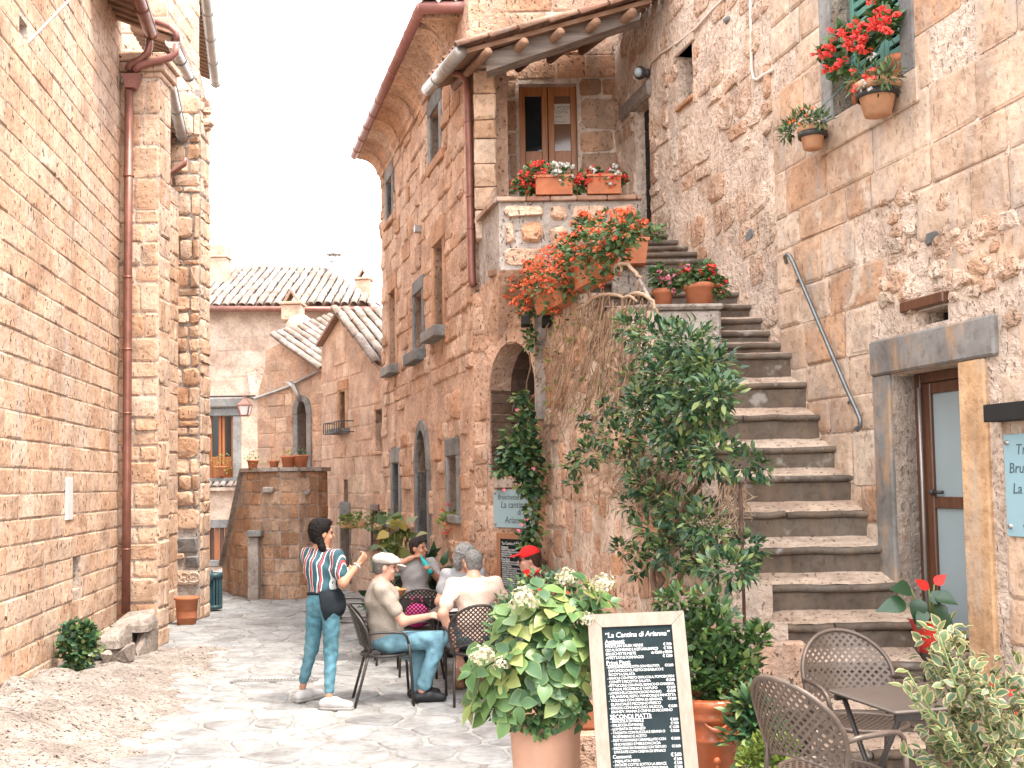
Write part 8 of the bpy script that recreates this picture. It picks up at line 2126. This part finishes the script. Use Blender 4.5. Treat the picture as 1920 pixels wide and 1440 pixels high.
def waitress():
    root = empty('person', (-1.75, 9.55, 0), label='standing waitress in striped blouse, black apron and jeans writing an order', cat='person')
    hc = np.array((.035, .03, 1.525)); f = (.82, .50, -.06); u = (0.05, 0, 1)
    ne = (.02, .03, 1.375); ch = (.035, .02, 1.24); wa = (.045, .01, 1.06); pe = (.055, .0, .93)
    shR = (.175, -.045, 1.325); shL = (-.11, .09, 1.33); elR = (.245, -.115, 1.095); wrR = (.372, -.03, 1.255); elL = (-.06, .26, 1.10); wrL = (.16, .30, 1.13)
    hiR = (.125, -.045, .90); hiL = (-.02, .05, .90); knR = (.125, -.06, .50); anR = (.115, -.13, .10); knL = (-.085, .15, .49); anL = (-.185, .24, .13)
    B = Body(); head_prims(B, hc, f, u, .98); B.cone(hc + np.array((-.02, -.01, -.05)), ne, .050, .052, .03)
    B.chain([ne, ch, wa, pe], [.06, .10, .088, .11], .05); B.cone(shR, shL, .05, .05, .05)
    B.chain([shR, elR, wrR], [.048, .041, .027], .03); B.chain([shL, elL, wrL], [.047, .040, .027], .03)
    B.chain([hiR, knR, anR], [.075, .042, .030], .03); B.chain([hiL, knL, anL], [.075, .042, .030], .03)
    parts = [B.mesh(.009), hand(wrR, (.55, .35, .75), (-.6, .5, .3), .95, .2, False), hand(wrL, (.8, -.2, .25), (.1, -.2, .9), .7, .2, True)]
    body_obj('body', parts, M['skintan'], root); face_parts(root, hc, f, u, .98)
    H = Body(); Bs = _basis(f, u); F, S_, U = Bs
    H.ell(hc + U * .045 - F * .03, (.100, .092, .092), Bs, .03).ell(hc - F * .055 - U * .01, (.062, .082, .085), Bs, .03).ell(hc + U * .10 + F * .03, (.055, .06, .03), Bs, .03)
    H.chain([hc - F * .04 - S_ * .055 - U * .06, hc - F * .02 - S_ * .075 - U * .12, hc + F * .0 - S_ * .075 - U * .165, hc + F * .02 - S_ * .07 - U * .20], [.036, .030, .026, .018], .02)
    V, Fq = H.mesh(.007, noise=hair_noise(130, .008)); body_obj('hair', [(V, Fq)], plain('black_hair', (.010, .008, .007), .75, 0, .4, 60, .6, .12), root)
    T = Body(); T.chain([(.02, .03, 1.36), ch, wa, (.05, .005, 1.00)], [.065, .118, .112, .118], .06); T.cone(shR, shL, .064, .064, .05); T.ell((.035, .02, 1.22), (.165, .115, .14), None, .06)
    T.cone(shR, np.array(shR) + (np.array(elR) - np.array(shR)) * .62, .066, .066, .03); T.cone(shL, np.array(shL) + (np.array(elL) - np.array(shL)) * .6, .064, .064, .03)
    dr = np.array(elR) - np.array(shR); pr = np.array(shR) + dr * .62; dl = np.array(elL) - np.array(shL); plv = np.array(shL) + dl * .6
    V, Fq = T.mesh(.009, cuts=[((0, 0, .995), (0.05, 0.02, -1)), ((.02, .03, 1.395), (.05, .0, 1))], noise=cloth_noise(34, .005)); body_obj('blouse', [(V, Fq)], stripe_mat(), root)
    J = Body(); J.chain([hiR, knR, (.118, -.115, .165)], [.092, .060, .043], .03); J.chain([hiL, knL, (-.17, .22, .20)], [.092, .060, .043], .03)
    J.ell((.055, .0, .96), (.145, .115, .085), None, .04).ell((.10, -.075, .88), (.085, .075, .095), None, .04).ell((-.01, .0, .885), (.085, .08, .095), None, .04)
    jm = stone_mat('blue_denim', [(.075, .19, .245), (.10, .235, .29)], stain=(.17, .30, .35), stain_amt=.5, pit=0, bump=.3, streak=(1, 1, .35), scale=1.2, dist=.004)
    V, Fq = J.mesh(.009, noise=cloth_noise(52, .0035, 1.0)); body_obj('jeans', [(V, Fq)], jm, root)
    A = Body(); A.ell((.085, .0, .89), (.165, .165, .19), None, .04); A.cone((.05, .01, 1.0), (.05, .01, .94), .130, .142, .03)
    V, Fq = A.mesh(.010, cuts=[((.055, -.10, .9), (-1.0, .1, -.22)), ((0, 0, 1.035), (0, 0, 1)), ((0, 0, .74), (.3, 0, -1))], noise=cloth_noise(30, .003, 2)); body_obj('apron', [(V, Fq)], cloth('black_cloth', (.012, .016, .02)), root)
    bt = MB(); bt.tube([(.05 + .135 * math.cos(a * .3), .01 + .118 * math.sin(a * .3), 1.0 + .006 * math.sin(a)) for a in range(21)], .016, 6, True); bt.build('apron_tie', bpy.data.materials['black_cloth'], root, True, None, True)
    wm = cloth('white_leather', (0.475, 0.455, 0.436), .55, .05, 20); sm = cloth('shoe_sole', (0.288, 0.27, 0.253), .7, .05)
    for (an, toe) in ((anR, (.30, -.165, .045)), (anL, (-.055, .40, .045))):
        an = np.array(an); toe = np.array(toe); dv = toe - an; dv[2] = 0; dv /= np.linalg.norm(dv); hl = an - dv * .045; hl[2] = .055
        Sx = Body(); Sx.chain([hl, an * [1, 1, 0] + dv * .06 + [0, 0, .062], toe], [.042, .046, .036], .03); Sx.cone(an * [1, 1, 0] + [0, 0, .085], an * [1, 1, 0] + dv * .03 + [0, 0, .08], .04, .04, .03)
        V, Fq = Sx.mesh(.008, cuts=[((0, 0, .02), (0, 0, -1)), ((0, 0, .112), (0, 0, 1))]); body_obj('shoe', [(V, Fq)], wm, root)
        So = Body(); So.chain([hl * [1, 1, 0] + [0, 0, .02], an * [1, 1, 0] + dv * .06 + [0, 0, .02], toe * [1, 1, 0] + [0, 0, .02]], [.046, .050, .042], .02)
        V, Fq = So.mesh(.008, cuts=[((0, 0, .003), (0, 0, -1)), ((0, 0, .028), (0, 0, 1))]); body_obj('sole', [(V, Fq)], sm, root)
    br = MB(); q = Vector(wrR) + (Vector(elR) - Vector(wrR)) * .12; ax = (Vector(elR) - Vector(wrR)).normalized(); o1 = ax.orthogonal().normalized(); o2 = ax.cross(o1)
    br.tube([q + (o1 * math.cos(t * .45) + o2 * math.sin(t * .45)) * .034 for t in range(14)], .006, 5, True); br.build('bracelet', M['white'], root, True, None, True)
    pw = Vector((-1.75, 9.55, 0)); p = MB(); q = pw + Vector((.25, .27, 1.17)); p.hexa([q + Vector((-.04, -.06, -.05)), q + Vector((.05, -.06, -.03)), q + Vector((.05, .06, .03)), q + Vector((-.04, .06, .01))] + [q + Vector((-.04, -.06, -.035)), q + Vector((.05, -.06, -.015)), q + Vector((.05, .06, .045)), q + Vector((-.04, .06, .025))])
    tag(p.build('order_pad', M['white']), "white order pad held in the waitress's left hand", 'notepad')
    p = MB(); q = pw + Vector(wrR) + Vector((.06, .03, .095)); p.tube([q + Vector((.03, .0, .012)), q + Vector((-.07, -.03, .03))], .005, 6); tag(p.build('pen', M['iron'], None, True), "slim pen raised in the waitress's right hand", 'pen')
waitress()

# ------------------------------------------------------------------ seated people (built facing +X, turned into place)
def seated(loc, rz, label, shirt, pants, skin, hairm, hair='short', lean=.06, hf=(1, 0, -.1), armsR=None, armsL=None, shorts=False, shoe=(.02, .02, .022), size=1.0, kneedx=.0, sleeve=.55, polo=False, legs=None, fem=False, headdx=0.0, curls=(.55, .55)):
    root = empty('person', loc, rz, label, 'person')
    z0 = .50; pe = np.array((0, 0, z0 + .06)); wa = np.array((lean * .3, 0, .72)); ch = np.array((lean * .8, 0, .92)); ne = np.array((lean * 1.25 + .01, 0, 1.065)); hc = np.array((lean * 1.7 + .045 + headdx, 0, 1.205))
    sw = .165 if fem else .19; sh = {1: np.array((lean * 1.1, -sw, 1.015)), -1: np.array((lean * 1.1, sw, 1.015))}   # 1: right side (-Y), -1: left side
    u = (0.05, 0, 1); B = Body(); Bs = head_prims(B, hc, hf, u, .98 if not fem else .94); F, S_, U = Bs
    B.cone(hc + np.array((-.02, 0, -.05)), ne, .054, .058, .03); B.chain([ne, ch, wa, pe], [.065, .125, .115, .125], .05); B.cone(sh[1], sh[-1], .055, .055, .05)
    arm = {1: armsR, -1: armsL}
    for s in (1, -1):
        e, w = arm[s]; B.chain([sh[s], e, w], [.050, .043, .029], .03)
    lg = {}
    for s in (1, -1):
        hip = np.array((.03, -s * .09, z0 + .045)); kn = np.array((.44 + kneedx, -s * .115, z0 + .055)); an = np.array((.42 + kneedx + (.02 if s > 0 else .07), -s * .12, .105))
        if legs: kn, an = [np.array(q, float) for q in legs[s]]
        lg[s] = (hip, kn, an); B.chain([hip, kn, an], [.085, .055, .038], .03)
    parts = [B.mesh(.009)]
    for s, cu in ((1, curls[0]), (-1, curls[1])):
        e, w = [np.array(q, float) for q in arm[s]]; d = w - e; parts.append(hand(w, d + np.array((0, 0, .02)), (0, s * .4, -1) if abs(d[2]) < .2 else (-1, 0, .2), cu, .3, s < 0))
    body_obj('body', parts, skin, root); face_parts(root, hc, hf, u, .96, None if hair != 'white' else hairm)
    T = Body(); T.chain([ne - [0, 0, .01], ch, wa, pe + [0, 0, -.01]], [.075, .142, .138, .15], .06); T.cone(sh[1], sh[-1], .07, .07, .05); T.ell(ch + [-.005, 0, 0], (.125, .19 if not fem else .165, .15), None, .06); T.ell(wa + [.01, 0, -.05], (.135, .17, .13), None, .05)
    cuts = [((0, 0, z0 + .02), (0, 0, -1)), (ne + [0, 0, .035], (-.25, 0, 1))]
    for s in (1, -1):
        e = np.array(arm[s][0], float); T.cone(sh[s], sh[s] + (e - sh[s]) * sleeve, .070, .066, .03)
    V, Fq = T.mesh(.010, cuts=cuts, noise=cloth_noise(30, .0055, loc[0] * 3)); body_obj('shirt', [(V, Fq)], shirt, root)
    if polo:
        C_ = Body(); C_.cone(ne + [-.012, 0, -.005], ne + [.002, 0, .05], .078, .066, .02); V, Fq = C_.mesh(.008, cuts=[(ne + [0, 0, .052], (-.25, 0, 1)), (ne + [0, 0, 0], (.2, 0, -1))]); body_obj('collar', [(V, Fq)], shirt, root)
    P = Body(); P.ell(pe + [.0, 0, -.02], (.15, .175, .10), None, .04)
    for s in (1, -1):
        hip, kn, an = lg[s]
        if shorts: P.chain([hip, hip + (kn - hip) * .9], [.105, .085], .03)
        else: P.chain([hip, kn, kn + (an - kn) * .88], [.105, .078, .066], .03)
    V, Fq = P.mesh(.010, cuts=[((0, 0, z0 + .13), (0, 0, 1))], noise=cloth_noise(44, .004, 2)); body_obj('shorts' if shorts else 'trousers', [(V, Fq)], pants, root)
    sm = cloth('shoe_' + root.name, shoe, .45, .1, 20)
    for s in (1, -1):
        hip, kn, an = lg[s]; dv = np.array((1, -s * .12, 0)) / 1.007; hl = an * [1, 1, 0] - dv * .05 + [0, 0, .05]
        Sx = Body(); Sx.chain([hl, an * [1, 1, 0] + dv * .06 + [0, 0, .058], an * [1, 1, 0] + dv * .18 + [0, 0, .042]], [.046, .05, .04], .03); V, Fq = Sx.mesh(.009, cuts=[((0, 0, .004), (0, 0, -1)), ((0, 0, .105), (0, 0, 1))]); body_obj('shoe', [(V, Fq)], sm, root)
    H = Body()
    if hair in ('short', 'back'):
        H.ell(hc + U * .040 - F * .022, (.099, .083, .090), Bs, .02).ell(hc - F * .045 - U * .02, (.058, .074, .07), Bs, .02)
        V, Fq = H.mesh(.007, cuts=[(hc + F * .045 + U * .03, F * 1.0 - U * .55), (hc - U * .075, -U)], noise=hair_noise(150, .005))
    elif hair == 'white':
        H.ell(hc + U * .045 - F * .02, (.112, .105, .098), Bs, .03).ell(hc - F * .04 - U * .04, (.09, .115, .10), Bs, .03).ell(hc - S_ * .07 - U * .05 - F * .01, (.05, .04, .08), Bs, .03).ell(hc + S_ * .07 - U * .05 - F * .01, (.05, .04, .08), Bs, .03)
        V, Fq = H.mesh(.008, cuts=[(hc + F * .062 + U * .0, F * 1.0 - U * .45)], noise=hair_noise(95, .012))
    elif hair == 'tail':
        H.ell(hc + U * .040 - F * .025, (.099, .086, .090), Bs, .02).ell(hc - F * .06 - U * .02, (.05, .07, .07), Bs, .02); H.chain([hc - F * .10 - U * .01, hc - F * .135 - U * .04, hc - F * .14 - U * .10], [.035, .034, .018], .02)
        V, Fq = H.mesh(.008, cuts=[(hc + F * .05 + U * .02, F * 1.0 - U * .5)], noise=hair_noise(120, .006))
    body_obj('hair', [(V, Fq)], hairm, root)
    return root, hc, Bs
def cap(root, hc, Bs, mat, kind):
    F, S_, U = Bs; C_ = Body()
    if kind == 'flat':
        C_.ell(hc + U * .062 - F * .012, (.118, .098, .068), Bs, .03).ell(hc + U * .058 + F * .06, (.075, .075, .038), Bs, .03); V, Fq = C_.mesh(.007, cuts=[(hc + U * .036, -U + F * .10)], noise=cloth_noise(60, .003)); body_obj('cap', [(V, Fq)], mat, root)
    else:
        C_.ell(hc + U * .045 - F * .015, (.108, .090, .094), Bs, .02); V, Fq = C_.mesh(.007, cuts=[(hc + U * .040, -U - F * .25)], noise=None); body_obj('cap', [(V, Fq)], mat, root)
    K = Body(); K.ell(hc + F * .125 + U * (.034 if kind == 'flat' else .052), (.062, .072, .009), _basis(F - U * .18, U), .008); V, Fq = K.mesh(.006); body_obj('peak', [(V, Fq)], mat, root)
gy = lambda n, c: plain(n, c, .75, 0, .45, 70, .6, .15)
denim = stone_mat('pale_denim', [(.12, .24, .30), (.15, .28, .34)], stain=(.20, .33, .38), stain_amt=.45, pit=0, bump=.3, scale=1.1, dist=.004)
A3 = lambda *q: np.array(q, float)
# man in the flat cap reading a menu
r1, hc, Bs = seated((-1.16, 9.73, 0), math.atan2(.18, .97), 'seated man in flat cap and beige polo shirt reading a menu', cloth('beige_polo', (0.31, 0.264, 0.218)), denim, M['skinpink'], gy('grey_stubble', (0.132, 0.112, 0.099)), 'short', -.05, (1, -.08, -.14), (A3(.13, -.235, .74), A3(.37, -.10, .76)), (A3(0.0858, 0.155, 0.488), A3(0.251, 0.0462, 0.515)), polo=True, sleeve=.62, legs={1: ((.46, -.12, .565), (.30, -.13, .11)), -1: ((0.304, 0.066, 0.373), (0.277, 0.0792, 0.0726))}, curls=(.8, .8), headdx=.035)
cap(r1, hc, Bs, cloth('linen_cap', (0.409, 0.376, 0.33)), 'flat')
mb = MB(); mb.tube([hc * 1, hc * 1], .001, 3)
mcp = r1.matrix_basis @ Vector((.52, .0, .83)); d = Vector((math.cos(r1.rotation_euler.z), math.sin(r1.rotation_euler.z), 0))
m = MB(); sd = Vector((-d.y, d.x, 0)); up = (Vector((0, 0, 1)) * .55 + d * .65).normalized()
q = mcp - sd * .1 - up * .02; m.hexa([q, q + sd * .2, q + sd * .2 + d * .006, q + d * .006, q + up * .20, q + sd * .2 + up * .20, q + sd * .2 + up * .20 + d * .006, q + up * .20 + d * .006])
tag(m.build('menu_card', cloth('card', (.45, .42, .38))), 'menu card held by the man in the flat cap', 'menu')
# man in the peach shirt, back to the viewer
r2, hc, Bs = seated((-.36, 9.80, 0), R(97), 'grey-haired man in peach shirt seated with his back to the viewer', cloth('peach_shirt', (.66, .49, .40)), stone_mat('shorts_denim', [(0.0792, 0.145, 0.185)], stain=(0.132, 0.198, 0.231), pit=0, bump=.2), M['skinpink'], gy('grey_hair', (0.158, 0.152, 0.145)), 'back', .10, (1, .25, -.05), (A3(.16, -.30, .80), A3(.40, -.20, .80)), (A3(-.06, .30, .78), A3(0.0264, 0.155, 0.37)), shorts=True, sleeve=.66, shoe=(0.198, 0.106, 0.0594), curls=(.5, .9))
# white-haired woman across the table
r3, hc, Bs = seated((-.56, 11.08, 0), R(-72), 'white-haired woman in a pale grey top facing the viewer across the table', cloth('pale_top', (0.33, 0.33, 0.337)), stone_mat('blue_jeans', [(0.0396, 0.0924, 0.125)], stain=(0.0792, 0.145, 0.178), pit=0, bump=.2), M['skinpink'], gy('white_hair', (0.226, 0.218, 0.205)), 'white', .10, (1, .15, -.12), (A3(.14, -.26, .76), A3(.34, -.10, .79)), (A3(0.061, 0.114, 0.331), A3(0.148, 0.0436, 0.344)), fem=True, shoe=(0.152, 0.00871, 0.00871))
# woman in the red cap, profile to the left
r4, hc, Bs = seated((.27, 10.33, 0), R(178), 'woman in a red cap with dark ponytail and red scarf in profile', cloth('dark_floral', (.10, .012, .015), .8, .5, 30), denim, M['skinpink'], gy('brown_hair', (.055, .03, .02)), 'tail', .05, (1, .10, -.06), (A3(.16, -.25, .76), A3(.36, -.12, .79)), (A3(.16, .25, .76), A3(.36, .12, .79)), fem=True, shoe=(.2, .02, .02))
redc = cloth('red_cotton', (.62, .022, .022)); cap(r4, hc, Bs, redc, 'ball')
K = Body(); K.cone(hc + A3(-.06, 0, -.165), hc + A3(.0, 0, -.13), .088, .07, .02); K.ell(hc + A3(-.09, .0, -.15), (.06, .09, .045), None, .03); body_obj('scarf', [K.mesh(.009, noise=cloth_noise(50, .007))], redc, r4)
mb = MB(); F, S_, U = Bs
for s in (-1, 1): mb.ball(hc + F * .090 + S_ * s * .034 + U * .008, (.012, .024, .017), 10, 6); mb.tube([hc + F * .082 + S_ * s * .058 + U * .01, hc - F * .005 + S_ * s * .082 + U * .008], .003, 4)
mb.build('sunglasses', M['black'], r4, True, None, True)
# man in grey drinking at the back table
r5, hc, Bs = seated((-1.17, 12.62, 0), R(-62), 'dark-haired man in grey T-shirt drinking from a turquoise bottle', cloth('grey_tshirt', (.34, .32, .31)), stone_mat('dark_jeans', [(.04, .07, .09)], pit=0, bump=.2), M['skintan'], gy('dark_hair', (.03, .022, .02)), 'short', .04, (1, .75, -.08), (A3(.10, -.37, .98), A3(.15, -.09, 1.10)), (A3(.16, .26, .80), A3(.26, .10, .95)), sleeve=.6, curls=(1.1, .9))
mb = MB(); F, S_, U = Bs
for s in (-1, 1): mb.ball(hc + F * .072 + S_ * s * .034 + U * .088, (.016, .024, .016), 10, 6); mb.tube([hc + F * .06 + S_ * s * .055 + U * .09, hc - F * .04 + S_ * s * .088 + U * .03], .004, 4)
mb.build('sunglasses', M['black'], r5, True, None, True)
bw = r5.matrix_basis @ Vector((.30, .05, .97)); b2 = r5.matrix_basis @ Vector((.20, -.02, 1.13))
mb = MB(); mb.tube([bw - (b2 - bw) * .3, bw, bw + (b2 - bw) * .5, bw + (b2 - bw) * .75, b2], [.036, .036, .034, .018, .014], 12); tag(mb.build('bottle', plain('turquoise', (.03, .36, .36), .25), None, True), 'turquoise bottle held by the drinking man in grey', 'bottle')
if 'text_scene' in bpy.data.scenes: bpy.data.scenes.remove(bpy.data.scenes['text_scene'])
